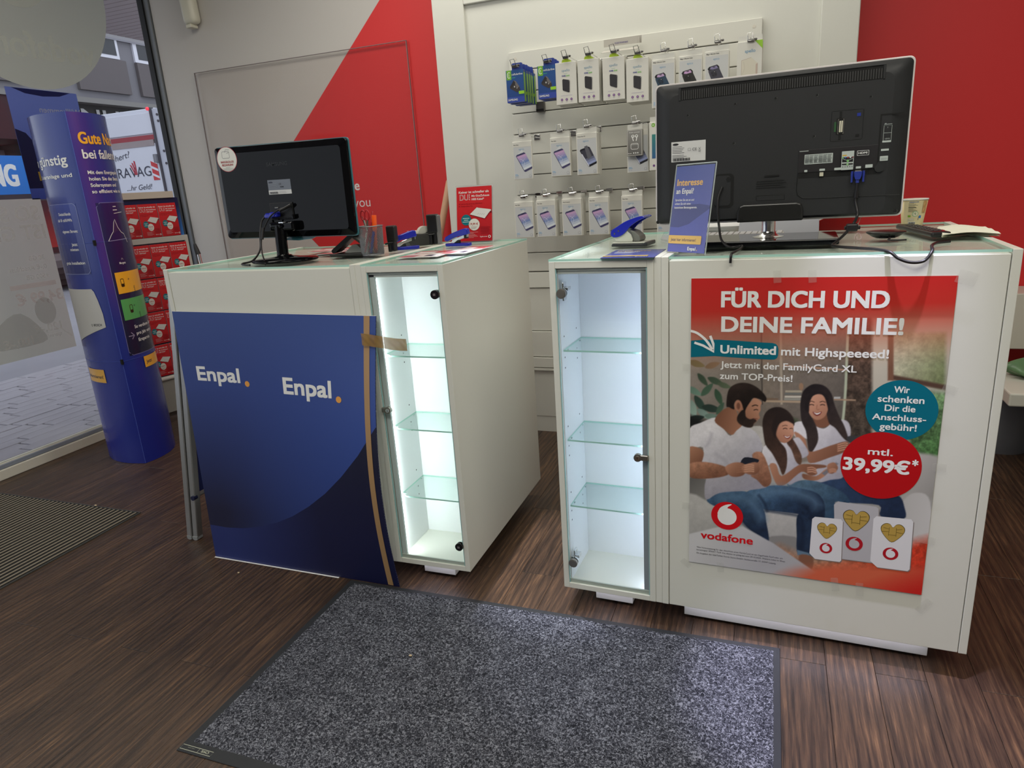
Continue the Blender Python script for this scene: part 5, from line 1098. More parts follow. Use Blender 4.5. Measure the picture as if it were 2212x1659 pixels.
# cable recess, connector plate
m = MB(); m.box(.053, .2425, BY-.0016, BY, 1.314, 1.3725); loc(m, t, 'connector_plate', mat('plate_black', rgb(30, 28, 31), .5), .0006)
m = MB(); m.box(.055, .2425, BY-.0006, BY, 1.3, 1.3135); loc(m, t, 'connector_gap', DARKH)
m = MB(); m.tube([(.053, BY-.0008, 1.313), (.0515, BY-.0008, 1.27), (.055, BY-.0008, 1.256), (.068, BY-.0008, 1.2475), (.10, BY-.0008, 1.246), (.300, BY-.0008, 1.2445)], .0009, 6); loc(m, t, 'moulded_edge', MATS['edge_black'])
m = MB(); m.box(.244, .300, BY-.0006, BY, 1.442, 1.4455); m.box(.242, .2455, BY-.0006, BY, 1.33, 1.4455); loc(m, t, 'side_recess_edge', DARKH)
m = MB(); m.cyl((.2475, BY-.005, 1.314), .0105, .005, 'y', 24); m.prism([(.236, 1.316), (.24, 1.306), (.256, 1.312), (.248, 1.332)], BY-.004, BY, 'y'); loc(m, t, 'cable_hook', BLACKM)
m = MB(); m.prism(rrect(-.165, 1.232, -.112, 1.325, .012), BY-.0008, BY+.001, 'y'); m.cyl((-.126, BY-.003, 1.309), .0065, .003, 'y', 20); loc(m, t, 'mains_recess', DARKH)
m = MB(); m.prism(rrect(-.165, 1.238, -.12, 1.320, .010), BY-.0016, BY-.0007, 'y'); loc(m, t, 'mains_panel', BLACKM)
frame_line(-.0515, 1.2475, .022, 1.2605, .001, .0007, MATS['edge_black'])
m = MB(); m.prism([(-.1015, 1.190), (-.100, 1.222), (-.094, 1.234), (-.084, 1.238), (.054, 1.238), (.065, 1.234), (.0705, 1.222), (.072, 1.190)], BY-.012, BY+.01, 'y'); loc(m, t, 'stand_mount', mat('mount_black', rgb(30, 30, 30), .3), .004)
for sx, sz in ((-.0865, 1.2005), (-.015, 1.2275), (.055, 1.2015)): m = MB(); m.cyl((sx, BY-.0125, sz), .0052, .002, 'y', 18); loc(m, t, 'mount_screw', DARKH)
# labels
a = Art(plane((0, BY-.0004, 0), (1, 0, 0), (0, 0, 1))); w_ = rgb(206, 206, 204); k_ = rgb(40, 40, 44)
a.rect(-.285, 1.366, -.190, 1.4205, w_); a.ell(-.273, 1.4135, .0085, .003, k_); 
for i in range(5): a.rect(-.282, 1.4065-.0042*i, -.255+.003*((i*2) % 3), 1.4078-.0042*i, rgb(110, 110, 112))
for i in range(3): a.rect(-.282, 1.3835-.0036*i, -.25+.008*((i) % 2), 1.3845-.0036*i, rgb(110, 110, 112))
for i in range(18): a.rect(-.281+.0027*i, 1.3685, -.2798+.0027*i+.0006*(i % 3), 1.3755, k_)
a.text('CE', -.226, 1.394, .0075, k_, .0); a.line(rrect(-.238, 1.394, -.231, 1.401, .0005), .0006, k_, closed=True); a.line([(-.209, 1.402), (-.203, 1.394)], .0007, k_); a.line([(-.203, 1.402), (-.209, 1.394)], .0007, k_); a.rect(-.209, 1.3905, -.203, 1.392, k_)
put(a.build('rating_label', PS), t)
a = Art(plane((0, BY-.0019, 0), (1, 0, 0), (0, 0, 1))); L_ = rgb(178, 186, 182)
a.rect(.068, 1.335, .137, 1.360, L_, .001)
for i in range(7):
    for j in range(6): a.rect(.0695+.011*j, 1.3375+.0031*i, .0775+.011*j+.0018*((i*j) % 3 == 0), 1.3388+.0031*i, rgb(60, 62, 64))
a.rect(.158, 1.3145, .187, 1.3615, L_, .001); a.rect(.1595, 1.3495, .17, 1.3525, rgb(200, 160, 60)); a.rect(.1595, 1.334, .1855, 1.3465, rgb(30, 28, 31))
for i, c_ in enumerate(((90, 160, 80), (60, 90, 170), (150, 50, 60), (220, 220, 220), (110, 40, 50))): a.ell(.1615+.0058*i, 1.3455, .002, .002, rgb(*c_), 10)
a.line([(.161, 1.343), (.168, 1.3395), (.173, 1.3385), (.178, 1.3395), (.185, 1.343)], .001, L_); a.ell(.173, 1.337, .0028, .0035, rgb(120, 180, 110), 14); a.rect(.1595, 1.3275, .1855, 1.3305, rgb(30, 28, 31)); a.ell(.173, 1.3285, .0025, .003, rgb(140, 185, 130), 12)
for i in range(5): a.ell(.162+.0055*i, 1.3225, .0014, .0014, rgb(90, 95, 92), 8)
a.line(rrect(.194, 1.3485, .221, 1.360, .001), .0008, W_, closed=True); a.text('HDMI', .197, 1.352, .0048, W_, .05, w=.021)
for q_ in ((.069, 1.3155, .0765, 1.321), (.106, 1.316, .1195, 1.3215), (.142, 1.3155, .159, 1.3215), (.193, 1.316, .205, 1.3215), (.215, 1.3165, .232, 1.3245)): a.rect(*q_, L_, .001)
a.rect(.055, 1.3685, .077, 1.370, L_)
put(a.build('port_labels', PS), t)
a = Art(plane((0, BY-.0004, 0), (1, 0, 0), (0, 0, 1)))
a.line([(.252, 1.380), (.252, 1.417), (.270, 1.417), (.270, 1.380)], .0008, L_); a.line([(.252, 1.399), (.270, 1.399)], .0008, L_); a.rect(.2505, 1.376, .2705, 1.3805, L_, .001); a.rect(.252, 1.4195, .270, 1.4205, L_); a.rect(.253, 1.421, .257, 1.4225, L_)
a.rect(.249, 1.3555, .267, 1.3605, L_, .001); a.rect(.248, 1.331, .2665, 1.343, L_, .001)
for i in range(2): a.rect(.2505, 1.334+.003*i, .264, 1.3349+.003*i, rgb(110, 115, 112))
a.text('2', .2595, 1.411, .003, L_); a.text('1(DVI)', .256, 1.3835, .003, L_)
a.rect(-.0315, 1.309, .006, 1.3135, rgb(22, 22, 23))
for i in range(4): a.rect(-.052, 1.280+.006*i, .024-.006*(i % 2), 1.2815+.006*i, rgb(26, 26, 27))
put(a.build('side_labels', PS), t)
m = MB(); m.rbox(.107, .1165, BY-.006, BY, 1.302, 1.3125, .001); loc(m, t, 'ivory_jack', MATS['connector_ivory'])
m = MB(); m.prism([(.1895, 1.309), (.2085, 1.309), (.2075, 1.297), (.2045, 1.2885), (.1935, 1.2885), (.1905, 1.297)], BY-.016, BY-.003, 'y')
for xx in (.1855, .2125): m.cyl((xx, BY-.009, 1.282), .0027, .028, 'z', 12); m.cyl((xx, BY-.009, 1.297), .0033, .009, 'z', 12)
m.tube([(.199, BY-.009, 1.2885), (.199, BY-.009, 1.280)], [.0045, .0045], 14); loc(m, t, 'blue_plug', NAVY, .0008)
m = MB(); m.box(.192, .206, BY-.013, BY-.004, 1.309, 1.3125); loc(m, t, 'plug_metal', STEEL)
m = MB(); m.tube(path([(.199, BY-.009, 1.281), (.199, BY-.010, 1.262), (.198, BY-.012, 1.235), (.203, BY-.02, 1.21), (.203, BY-.03, 1.195), (.195, BY-.03, 1.175), (.175, BY-.055, 1.152), (.155, BY-.09, 1.1365), (.145, BY-.13, 1.131), (.165, BY-.17, 1.131), (.205, BY-.205, 1.1305), (.235, BY-.236, 1.1305), (.262, YR-.002, 1.126), (.28, YR-.011, 1.112), (.305, YR-.016, 1.103), (.332, YR-.012, 1.1055), (.347, YR-.002, 1.1245), (.35, YR+.02, 1.1303), (.36, YR+.09, 1.1293), (.378, YR+.145, 1.1293), (.41, YR+.175, 1.129)]), .0036, 12); loc(m, t, 'video_cable', GREYC)
m = MB(); m.tube([(.199, BY-.0105, 1.256), (.1985, BY-.011, 1.242)], [.0062, .0062], 14); m.rbox(.178, .206, BY-.052, BY-.030, 1.158, 1.178, .004); m.rbox(.174, .212, BY-.048, BY-.034, 1.163, 1.172, .002); loc(m, t, 'ferrite_block', GREYC)
m = MB(); m.tube(path([(-.142, BY-.006, 1.29), (-.152, BY-.012, 1.26), (-.152, BY-.02, 1.225), (-.146, BY-.03, 1.18), (-.137, BY-.06, 1.150), (-.118, BY-.09, 1.134), (-.10, BY-.10, 1.131), (-.085, BY-.085, 1.132), (-.078, BY-.095, 1.133), (-.0785, BY-.14, 1.1305), (-.087, BY-.22, 1.1303), (-.0905, YR+.004, 1.1303), (-.0915, YR-.006, 1.125), (-.0925, YR-.0065, 1.108)]), .0033, 12); loc(m, t, 'mains_cable', GREYC)
# stand
m = MB(); m.tube([(-.0185, 2.125, 1.21), (-.0185, 2.125, 1.160), (-.0185, 2.125, 1.150), (-.0185, 2.125, 1.1455), (-.0185, 2.125, 1.1435)], [.0185, .0190, .023, .033, .043], 36); loc(m, t, 'chrome_neck', mat('satin_chrome', (.8, .8, .8), .22, 1))
m = MB(); m.rbox(-.205, .163, 2.003, 2.24, DT+.001, DT+.0165, .003, seg=2); loc(m, t, 'stand_base', BLACKG)
# ---- sign on acrylic
q = rthing('acrylic_sign', 'upright acrylic sign with a blue advert in front of the television', 'sign', (-.2141, 1.877, DT), rz=0)
# corners from the photograph's plane: leans back, turned
sb = (-.2705, 1.9165), (-.1575, 1.833)
ux = Vector((sb[1][0]-sb[0][0], sb[1][1]-sb[0][1], 0)); Wd = ux.length; ux.normalize(); nn = Vector((ux.y, -ux.x, 0))
def SG(u, v, o=0): 
    lean = .16; return Vector((sb[0][0], sb[0][1], DT))+ux*(u+.0)+Vector((0, 0, 1))*(v*cos(lean))-nn*(v*sin(lean))+nn*o
SW, SHT = Wd, .232
a = Art(lambda u, v: SG(u, v, .0016))
cA, cB = rgb(74, 88, 168), rgb(96, 104, 172)
a.grid(.003, .004, SW-.003, SHT-.004, 6, 12, lambda u, v: mix(rgb(88, 92, 172), mix(rgb(58, 74, 150), rgb(90, 98, 160), u/SW), (v/SHT)))
a.poly([(.003, .07), (.035, .069), (.07, .078), (.10, .096), (SW-.003, .118), (SW-.003, .125), (.10, .13), (.05, .128), (.003, .12)], rgb(66, 70, 128))
a.text('Interesse', .012, .178, .0165, rgb(232, 184, 100), .05, w=.092); a.text('an Enpal?', .012, .157, .0135, W_, .035, w=.063)
for i, s_ in enumerate(('Sprechen Sie uns an und', 'sichern Sie sich einen', 'kostenlosen Beratungstermin.')): a.text(s_, .012, .138-.0098*i, .0056, W_, .012, w=(.068, .058, .082)[i])
a.rect(.003, .026, SW-.018, .048, rgb(214, 174, 92), .0025); a.text('Jetzt hier informieren!', .012, .033, .0076, rgb(60, 50, 80), .01, w=.092)
a.text('Enpal', .078, .010, .0088, W_, .03, w=.029); a.ell(.1115, .011, .0014, .0014, rgb(220, 180, 110), 10)
put(a.build('advert_print', PG), q)
m = MB(); m.grid(lambda u, v: SG(u*SW, v*SHT, .0028), 1, 1); m.grid(lambda u, v: SG((1-u)*SW, v*SHT, -.0015), 1, 1); m.grid(lambda u, v: SG(0, v*SHT, -.0015+.0043*u), 1, 1); m.grid(lambda u, v: SG(SW, v*SHT, .0028-.0043*u), 1, 1); m.grid(lambda u, v: SG(u*SW, SHT, .0028-.0043*v), 1, 1)
loc(m, q, 'clear_pocket', thin('pocket_clear', (.97, .97, .97), 1.3))
m = MB(); 
for p_, r_ in (((0, 0), (0, SHT)), ((0, SHT), (SW, SHT)), ((SW, SHT), (SW, 0))): m.tube([tuple(SG(*p_, .0006)), tuple(SG(*r_, .0006))], .0016, 8)
loc(m, q, 'bright_edge', mat('edge_bright', rgb(205, 215, 215), .15, trans=.4))
m = MB(); m.grid(lambda u, v: SG(u*SW, 0, -.001)-nn*(v*.075)+Vector((0, 0, .0008)), 1, 1); loc(m, q, 'clear_foot', MATS['pocket_clear'])
# ---- flyer lying on showcase glass
q = rthing('blue_flyer', 'blue advert flyer lying flat on the glass of the right showcase', 'flyer', (-.36, 1.90, DT))
fp = [(-.430, 1.804), (-.283, 1.7985), (-.289, 2.005), (-.4365, 2.012)]
def FF(u, v):
    a_ = Vector((*fp[0], 0)).lerp(Vector((*fp[1], 0)), u); b_ = Vector((*fp[3], 0)).lerp(Vector((*fp[2], 0)), u); p = a_.lerp(b_, v); return Vector((p.x, p.y, DT+.0016))
a = Art(FF); a.grid(0, 0, 1, 1, 4, 6, lambda u, v: mix(rgb(70, 80, 160), rgb(66, 74, 130), v))
a.text('Interesse', .10, .78, .07, rgb(222, 190, 110), .05, w=.66); a.text('an Enpal?', .10, .69, .055, W_, .035, w=.46)
for i in range(3): a.rect(.10, .60-.04*i, .55-.06*i, .615-.04*i, W_)
a.rect(0, .12, .85, .22, rgb(206, 172, 92)); a.text('Enpal.', .64, .035, .04, W_, .03, w=.24)
put(a.build('print', PG), q); m = MB(); m.prism(fp, DT, DT+.0014); loc(m, q, 'sheet', mat('sheet_blue_edge', rgb(70, 74, 120), .5))
# ---- hole punch
q = rthing('hole_punch', 'blue and grey lever hole punch at the back of the right showcase', 'hole punch', (-.42, 2.17, DT), rz=radians(-6))
LG = mat('punch_grey', rgb(196, 198, 186), .4)
m = MB(); m.prism([(-.060, 0), (.058, 0), (.058, .012), (.052, .012), (.044, .008), (-.056, .010)], -.045, .045, 'y'); m.build('tray', mat('punch_tray', rgb(44, 46, 50), .35), q, .003)
m = MB(); m.rbox(-.056, .05, -.042, .042, .0085, .013, .002); m.build('bed_plate', LG, q)
m = MB(); m.prism([(-.056, .034), (-.048, .018), (-.034, .0135), (.006, .0135), (.008, .020), (.002, .036), (-.012, .048), (-.03, .056), (-.052, .05)], -.032, -.027, 'y'); m.prism([(-.056, .034), (-.048, .018), (-.034, .0135), (.006, .0135), (.008, .020), (.002, .036), (-.012, .048), (-.03, .056), (-.052, .05)], .027, .032, 'y'); m.build('side_bracket', LG, q, .0015)
m = MB(); m.prism([(-.004, .05), (.012, .044), (.028, .03), (.031, .020), (.028, .0135), (.004, .0135), (.008, .022), (.002, .036)], -.026, .03, 'y'); m.build('punch_block', mat('punch_dark_grey', rgb(112, 114, 108), .4), q, .002)
m = MB(); lev = smooth_pts([(-.062, .042), (-.060, .032), (-.048, .028), (-.030, .032), (-.014, .043), (0, .058), (.014, .069), (.034, .080), (.047, .085), (.046, .089), (.036, .0905), (.012, .085), (-.016, .075), (-.046, .058), (-.058, .051)], 3)
m.prism(lev, -.038, -.033, 'y'); m.prism(lev, .033, .038, 'y')
m.prism([(-.058, .052), (-.046, .058), (-.016, .075), (.012, .085), (.036, .0905), (.047, .0885), (.046, .085), (.034, .085), (.012, .080), (-.016, .070), (-.046, .053), (-.056, .047)], -.036, .036, 'y'); m.build('lever_handle', BLUEP, q, .0012)
m = MB(); 
for xx, zz in ((-.049, .040), (-.036, .048)): m.cyl((xx, -.0395, zz), .0026, .003, 'y', 12)
m.build('rivet', CHROME, q)
# ---- things behind and right of the television
q = rthing('keyboard', 'flat white keyboard partly hidden behind the television foot', 'keyboard', (-.16, 2.33, DT))
m = MB(); m.rbox(-.30, .02, 2.26, 2.38, DT, DT+.012, .004); kb = loc(m, q, 'case', WHITE2)
m = MB()
for i in range(17):
    for j in range(5): m.rbox(-.294+i*.0183, -.294+i*.0183+.016, 2.267+j*.021, 2.267+j*.021+.018, DT+.012, DT+.0155, .0012, seg=1)
o = loc(m, q, 'keys', mat('key_white', rgb(206, 204, 204), .4)); o['kind'] = 'stuff'
def stack(name, label, lx, ly, w, d, n, z0=DT, seed=0, rz=0, cols=None):
    r = random.Random(seed)
    for i in range(n):
        q = rthing(name, label+', '+('bottom', 'second', 'third', 'fourth', 'top')[i]+' of the pile', 'papers', (lx, ly, z0+i*.006), group=name+' pile' if n > 1 else None, rz=rz+r.uniform(-.12, .12))
        m = MB(); m.box(-w/2, w/2, -d/2, d/2, 0, .0055); m.build('sheets', (cols or [MATS['card_white']])[i % len(cols or [1])], q)
stack('paper_pile', 'white papers behind the television', -.12, 2.52, .30, .21, 5, seed=3)
q = rthing('grey_folder', 'grey printed folder propped up behind the chrome neck of the television', 'folder', (-.02, 2.42, DT))
M = Matrix.Translation((-.02, 2.40, DT+.032)) @ Matrix.Rotation(radians(28), 4, 'X'); m = MB(); m.rbox(-.10, .14, -.07, .07, 0, .004, .001, M); m.box(-.09, .13, .05, .066, -.034, 0, M); loc(m, q, 'cover', mat('folder_grey', rgb(150, 152, 160), .5))
q = rthing('red_box', 'glossy red folded cardboard box behind the television stand', 'box', (.13, 2.47, DT))
M = Matrix.Translation((.175, 2.50, DT)) @ Matrix.Rotation(radians(-8), 4, 'Z'); m = MB(); m.prism([(-.08, 0), (.055, 0), (.075, .045), (.0, .055), (-.06, .028)], -.04, .05, 'y', M); loc(m, q, 'body', mat('red_card_gloss', rgb(150, 26, 26), .25, coat=.3), .002)
q = rthing('yellow_envelope', 'yellow paper edge under the things behind the television', 'envelope', (-.1, 2.43, DT))
m = MB(); m.box(-.14, -.02, 2.385, 2.5, DT+.0005, DT+.003); loc(m, q, 'sheet', mat('paper_yellow', rgb(206, 184, 120), .6))
q = rthing('charging_puck', 'flat round black puck with a short wire beside the television', 'hub', (.284, 2.16, DT))
m = MB(); m.lathe([(.024, 0), (.034, .004), (.049, .014), (.050, .0165), (.047, .0185), (.002, .0195)], (.286, 2.165, DT), 44); loc(m, q, 'puck', mat('puck_black', rgb(34, 34, 34), .3))
m = MB(); m.rbox(.266, .306, 2.126, 2.140, DT+.002, DT+.0095, .002); loc(m, q, 'port_block', BLACKG)
m = MB(); m.tube(path([(.29, 2.128, DT+.006), (.292, 2.11, DT+.004), (.284, 2.075, DT+.0025), (.30, 2.06, DT+.0025), (.325, 2.065, DT+.0025)]), .0022, 8); loc(m, q, 'wire', GREYC)
q = rthing('glass_clip', 'clear plastic clip lying on the counter left of the black puck', 'clip', (.215, 2.14, DT))
m = MB(); m.tube(path([(.205, 2.11, DT+.002), (.207, 2.12, DT+.012), (.214, 2.125, DT+.018), (.221, 2.12, DT+.012), (.221, 2.11, DT+.004), (.213, 2.11, DT+.003), (.212, 2.118, DT+.010)]), .0013, 8); loc(m, q, 'loop', mat('clip_clear', rgb(225, 200, 200), .1, trans=.5))
# paper cup
q = rthing('paper_cup', 'beige printed paper coffee cup at the back of the right counter', 'cup', (.392, 2.50, DT))
cxx, cyy = .390, 2.505
m = MB(); m.lathe([(.0275, 0), (.0285, .001), (.0385, .0835), (.0370, .0835), (.0265, .004)], (cxx, cyy, DT), 44); loc(m, q, 'cup_wall', mat('cup_beige', rgb(226, 208, 160), .5))
m = MB(); m.tube([(cxx+.0388*cos(2*pi*i/40), cyy+.0388*sin(2*pi*i/40), DT+.084) for i in range(40)], .0018, 8, closed=True); loc(m, q, 'rim', MATS['card_white'])
m = MB(); m.lathe([(.0262, .0), (.0283, .0), (.0288, .005), (.0284, .0051)], (cxx, cyy, DT), 40); loc(m, q, 'foot_ring', MATS['card_white'])
def CU(u, v): an = -pi/2+u/.034; r = .0290+.0101*v/.084; return Vector((cxx+r*cos(an), cyy+r*sin(an), DT+v))
a = Art(CU, .00005); g1 = rgb(120, 116, 100)
def crect(x0, y0, x1, y1, c, n=4): a.grid(x0, y0, x1, y1, n, 1, lambda u, v: c)
crect(-.0305, .006, .021, .079, rgb(220, 206, 164), 16); crect(-.004, .076, .010, .0785, rgb(60, 80, 140)) if 0 else crect(-.016, .0762, .008, .0785, rgb(80, 100, 150), 6)
for i in range(9): crect(-.017, .0725-.0028*i-(.002 if i > 3 else 0), -.004+.013*(((i*7) % 5)/5), .0736-.0028*i-(.002 if i > 3 else 0), g1, 5)
crect(-.017, .0608, .002, .0622, rgb(70, 66, 56), 5); crect(-.018, .032, -.010, .0375, rgb(120, 170, 40), 3); a.ell(.002, .0415, .0085, .0085, rgb(150, 190, 150), 24); a.ell(.002, .0415, .0068, .0068, rgb(222, 216, 190), 24); a.line([(-.002, .042), (.003, .045), (.003, .038)], .0014, rgb(60, 130, 80))
crect(-.018, .0215, .0, .0275, rgb(205, 200, 180), 4); crect(.013, .028, .020, .036, rgb(60, 120, 190), 3)
crect(-.0165, .008, .004, .018, W_, 5)
for i in range(12): crect(-.0155+.0016*i, .0085, -.0148+.0016*i+.0003*(i % 3), .0165, rgb(40, 40, 40), 1)
a.grid(.0205, .045, .033, .080, 4, 4, lambda u, v: mix(rgb(176, 128, 76), rgb(214, 176, 120), (u*900+v*400) % 1)); a.text('230 ml', .013, .022, .003, g1, .02, rot=pi/2)
put(a.build('cup_print', PS), q)
# remote control
q = rthing('remote_control', 'black remote control lying beside the paper cup', 'remote', (.395, 2.28, DT), rz=radians(0))
RM = Matrix.Translation((.388, 2.275, DT)) @ Matrix.Rotation(radians(9), 4, 'Z')
m = MB(); m.rbox(-.024, .024, -.155, .17, .0, .015, .006, RM, seg=3); loc(m, q, 'body', mat('remote_black', rgb(24, 22, 23), .35))
m = MB()
for i in range(3):
    for j in range(9): m.rbox(-.017+.0125*i, -.008+.0125*i, -.12+.026*j, -.106+.026*j, .0148, .0168, .001, RM, seg=1)
o = loc(m, q, 'buttons', mat('button_grey', rgb(62, 60, 60), .4)); o['kind'] = 'stuff'
m = MB(); m.cyl((0.012, -.128, .0148), .004, .002, 'z', 14, M=RM); loc(m, q, 'red_button', REDP)
# napkins
q = rthing('paper_napkins', 'crumpled pale paper napkins at the right rim of the counter', 'napkin', (.48, 2.22, DT))
def NP(u, v, o): x = .430+.103*u; y = 2.34-.24*v+.03*sin(u*4); return Vector((x-.02*v*(1-u), y, DT+.002+o*.7+.004*abs(sin(u*4+v*3+o*200))*(1-.6*v)+.002*sin(v*9+u*3)**2))
NM = mat('napkin_white', rgb(222, 222, 204), .8)
for k, o_ in enumerate((.0, .005, .010)):
    m = MB(); m.grid(lambda u, v: NP(u+.03*k*(1-v), v+.04*k-.03*k*u, o_), 14, 18); loc(m, q, 'napkin_layer', NM)
# ================================================================ ACCESSORIES ON THE SLAT WALL
def box_proto(name, w, h, d, side, artfn, extra=None, face=None):
    r = bpy.data.objects.new(name, None); COL.objects.link(r); r.empty_display_size = .02
    m = MB(); m.rbox(-w/2, w/2, 0, d, -h, 0, .0012, seg=1); m.build('carton', face or mat('carton_white', rgb(216, 214, 206), .4), r)
    a = Art(plane((-w/2, -.0003, -h), (1, 0, 0), (0, 0, 1)), .00008); artfn(a, w, h); a.build('front_print', PS, r)
    if extra: extra(r, w, h, d)
    return r
GRN = rgb(120, 180, 50)
def art_charger(a, w, h):
    a.grid(0, 0, w, h, 3, 4, lambda u, v: mix(rgb(32, 62, 128), rgb(38, 84, 146), v/h)); a.rect(0, 0, w, .024, rgb(52, 72, 160))
    a.rect(.003, h-.040, .026, h, GRN, .003); a.line([(.020, h-.011), (.014, h-.008), (.008, h-.014), (.008, h-.026), (.013, h-.032), (.020, h-.029)], .0028, W_, 3); a.rect(.0135, h-.026, .0155, h-.015, W_)
    a.text('cellularline', .028, h-.022, .0085, W_, .01, w=.052); a.text('power', .030, h-.034, .005, rgb(80, 190, 130), .01, w=.015)
    a.poly([(.016, .068), (.036, .094), (.046, .090), (.062, .066), (.066, .052), (.052, .042), (.046, .044), (.018, .060)], rgb(60, 54, 54)); a.poly([(.036, .094), (.046, .090), (.062, .066), (.050, .058), (.046, .068)], rgb(112, 106, 104)); a.poly([(.016, .068), (.036, .094), (.044, .082), (.022, .062)], rgb(44, 40, 42))
    a.rect(.036, .064, .041, .070, rgb(200, 200, 200)); a.ell(.050, .060, .002, .002, rgb(190, 190, 190), 8)
    a.rect(.058, .034, w, .047, rgb(150, 205, 50), .002); a.text('SAMSUNG', .005, .008, .0085, W_, .03, w=.046); a.rect(.005, .0195, .045, .0205, rgb(80, 130, 190))
def ex_charger(r, w, h, d):
    m = MB(); m.box(w/2-.0004, w/2+.0006, .001, d-.001, -h+.002, -.012); m.build('green_side', mat('carton_green', rgb(104, 150, 52), .4), r)
    m = MB(); m.prism([(-w/2+.03, 0), (w/2-.002, 0), (w/2-.002, .024), (w/2-.008, .028), (-w/2+.034, .028), (-w/2+.03, .022)], .0, .001, 'y'); m.build('hang_tab', mat('carton_blue', rgb(44, 62, 140), .4), r)
    m = MB(); m.prism([(-.002, .010), (.026, .010), (.013, .018)], -.0008, -.0002, 'y'); m.build('euro_hole', mat('hole_pale', rgb(206, 204, 196), .5), r)
def art_power(a, w, h):
    a.text('spello', w/2, h-.038, .0105, rgb(110, 150, 175), .0, align='c', w=.036); a.text('POCKET', w/2, h-.0485, .004, rgb(150, 190, 170), 0, align='c', w=.016)
    a.text('POWER', w/2-.018, h-.0585, .0062, rgb(70, 80, 150), .04, w=.018); a.text('BANK', w/2+.002, h-.0585, .0062, rgb(130, 190, 110), .04, w=.016)
    a.poly([(.031, .102), (.035, .1055), (.063, .099), (.065, .096), (.063, .050), (.059, .048), (.033, .058), (.031, .062)], rgb(48, 46, 50)); a.poly([(.063, .099), (.065, .096), (.063, .050), (.061, .049)], rgb(96, 94, 96)); a.rect(.061, .0945, .0625, .096, W_)
    a.rect(.022, .036, .074, .0372, rgb(170, 160, 190))
    for i in range(3): a.ell(.026+.022*i, .020, .0052, .0052, rgb(108, 62, 128), 14); a.ell(.026+.022*i, .020, .0022, .0022, rgb(190, 160, 200), 8); a.rect(.022+.022*i, .0095, .030+.022*i, .0105, rgb(160, 150, 170))
def ex_power(r, w, h, d):
    m = MB(); m.prism([(-.018, 0), (.018, 0), (.014, .012), (.006, .012), (0, .018), (-.006, .012), (-.014, .012)], .002, .006, 'y'); m.build('green_hanger', mat('hanger_green', rgb(160, 185, 40), .4), r)
def phone(a, x, y, s, top, bot, edge, back=False, cam_=False):
    A_ = [(0, .062), (.004, .068), (.040, .078), (.047, .074), (.078, .010), (.076, .003), (.044, -.010), (.038, -.008)]
    P_ = [(x+px*s, y+py*s) for px, py in A_]; a.poly([(p[0]-.0012, p[1]-.001) for p in P_], edge)
    n = 7
    def L(t): return ((x+(.001+.037*t)*s, y+(.062-.068*t)*s), (x+(.046+.031*t)*s, y+(.073-.064*t)*s))
    for i in range(n):
        a0, b0 = L(.04+.92*i/n); a1, b1 = L(.04+.92*(i+1)/n); a.poly([a0, a1, b1, b0], mix(top, bot, i/(n-1)) if not callable(top) else top(i/(n-1)))
def art_phone(a, w, h, kind=0):
    a.rect(.004, .004, w-.004, h-.024, rgb(196, 198, 200)); a.rect(.004, h-.0245, w-.004, h-.0235, rgb(186, 184, 178))
    a.text(('Flexi Glass', 'Privacy Glass HD', 'Glass Protector')[min(kind, 2)], .006, h-.016, .0040, rgb(60, 60, 60), .02, w=(.024, .036, .034)[min(kind, 2)])
    a.text('epico', w/2-.004, h-.038, .0085, rgb(110, 160, 195), 0, align='c', w=.026)
    grad = lambda t: mix(mix(rgb(196, 160, 200), rgb(120, 140, 190), t*2), rgb(214, 220, 228), max(0, t*2-1))
    if kind == 1: phone(a, .016, .044, 1.0, lambda t: mix(rgb(60, 60, 72), rgb(150, 160, 200), max(0, t*2-1)), None, rgb(24, 24, 34)); a.poly([(.036, .122), (.050, .126), (.070, .078), (.052, .066)], rgb(96, 96, 104)); a.line([(.024, .09), (.056, .036)], .004, rgb(210, 212, 225))
    else:
        a.poly([(.020, .108), (.046, .134), (.052, .120), (.086, .052), (.060, .05)], rgb(208, 212, 214)); phone(a, .016, .044, 1.0, grad, None, rgb(70, 66, 106)); a.rect(.034, .1125, .046, .1145, rgb(30, 28, 50), .0009)
        a.line([(.036, .092), (.050, .084), (.056, .072), (.050, .060)], .0012, rgb(226, 228, 240), 3); a.line([(.060, .092), (.050, .086), (.044, .072), (.048, .058)], .0012, rgb(210, 216, 236), 3)
        if kind == 2: a.line([(.046, .124), (.070, .118), (.088, .06)], .0012, rgb(170, 174, 180))
    a.ell(w-.014, .014, .0065, .0065, rgb(176, 176, 180), 16); a.ell(w-.014, .014, .0045, .0045, rgb(196, 198, 200), 12)
    for i, q in enumerate((.022, .028)): a.rect(.007, .022-.005*i, .007+q*.6, .0236-.005*i, rgb(110, 170, 215))
    for i in range(2): a.rect(.007+.009*i, .009, .011+.009*i, .012, rgb(170, 178, 190))
def ex_tab(r, w, h, d):
    m = MB(); m.box(-w/2+.002, w/2-.002, d*.5, d*.5+.0008, -.002, .022); m.build('hang_flap', mat('flap_clear_white', rgb(208, 207, 200), .3), r)
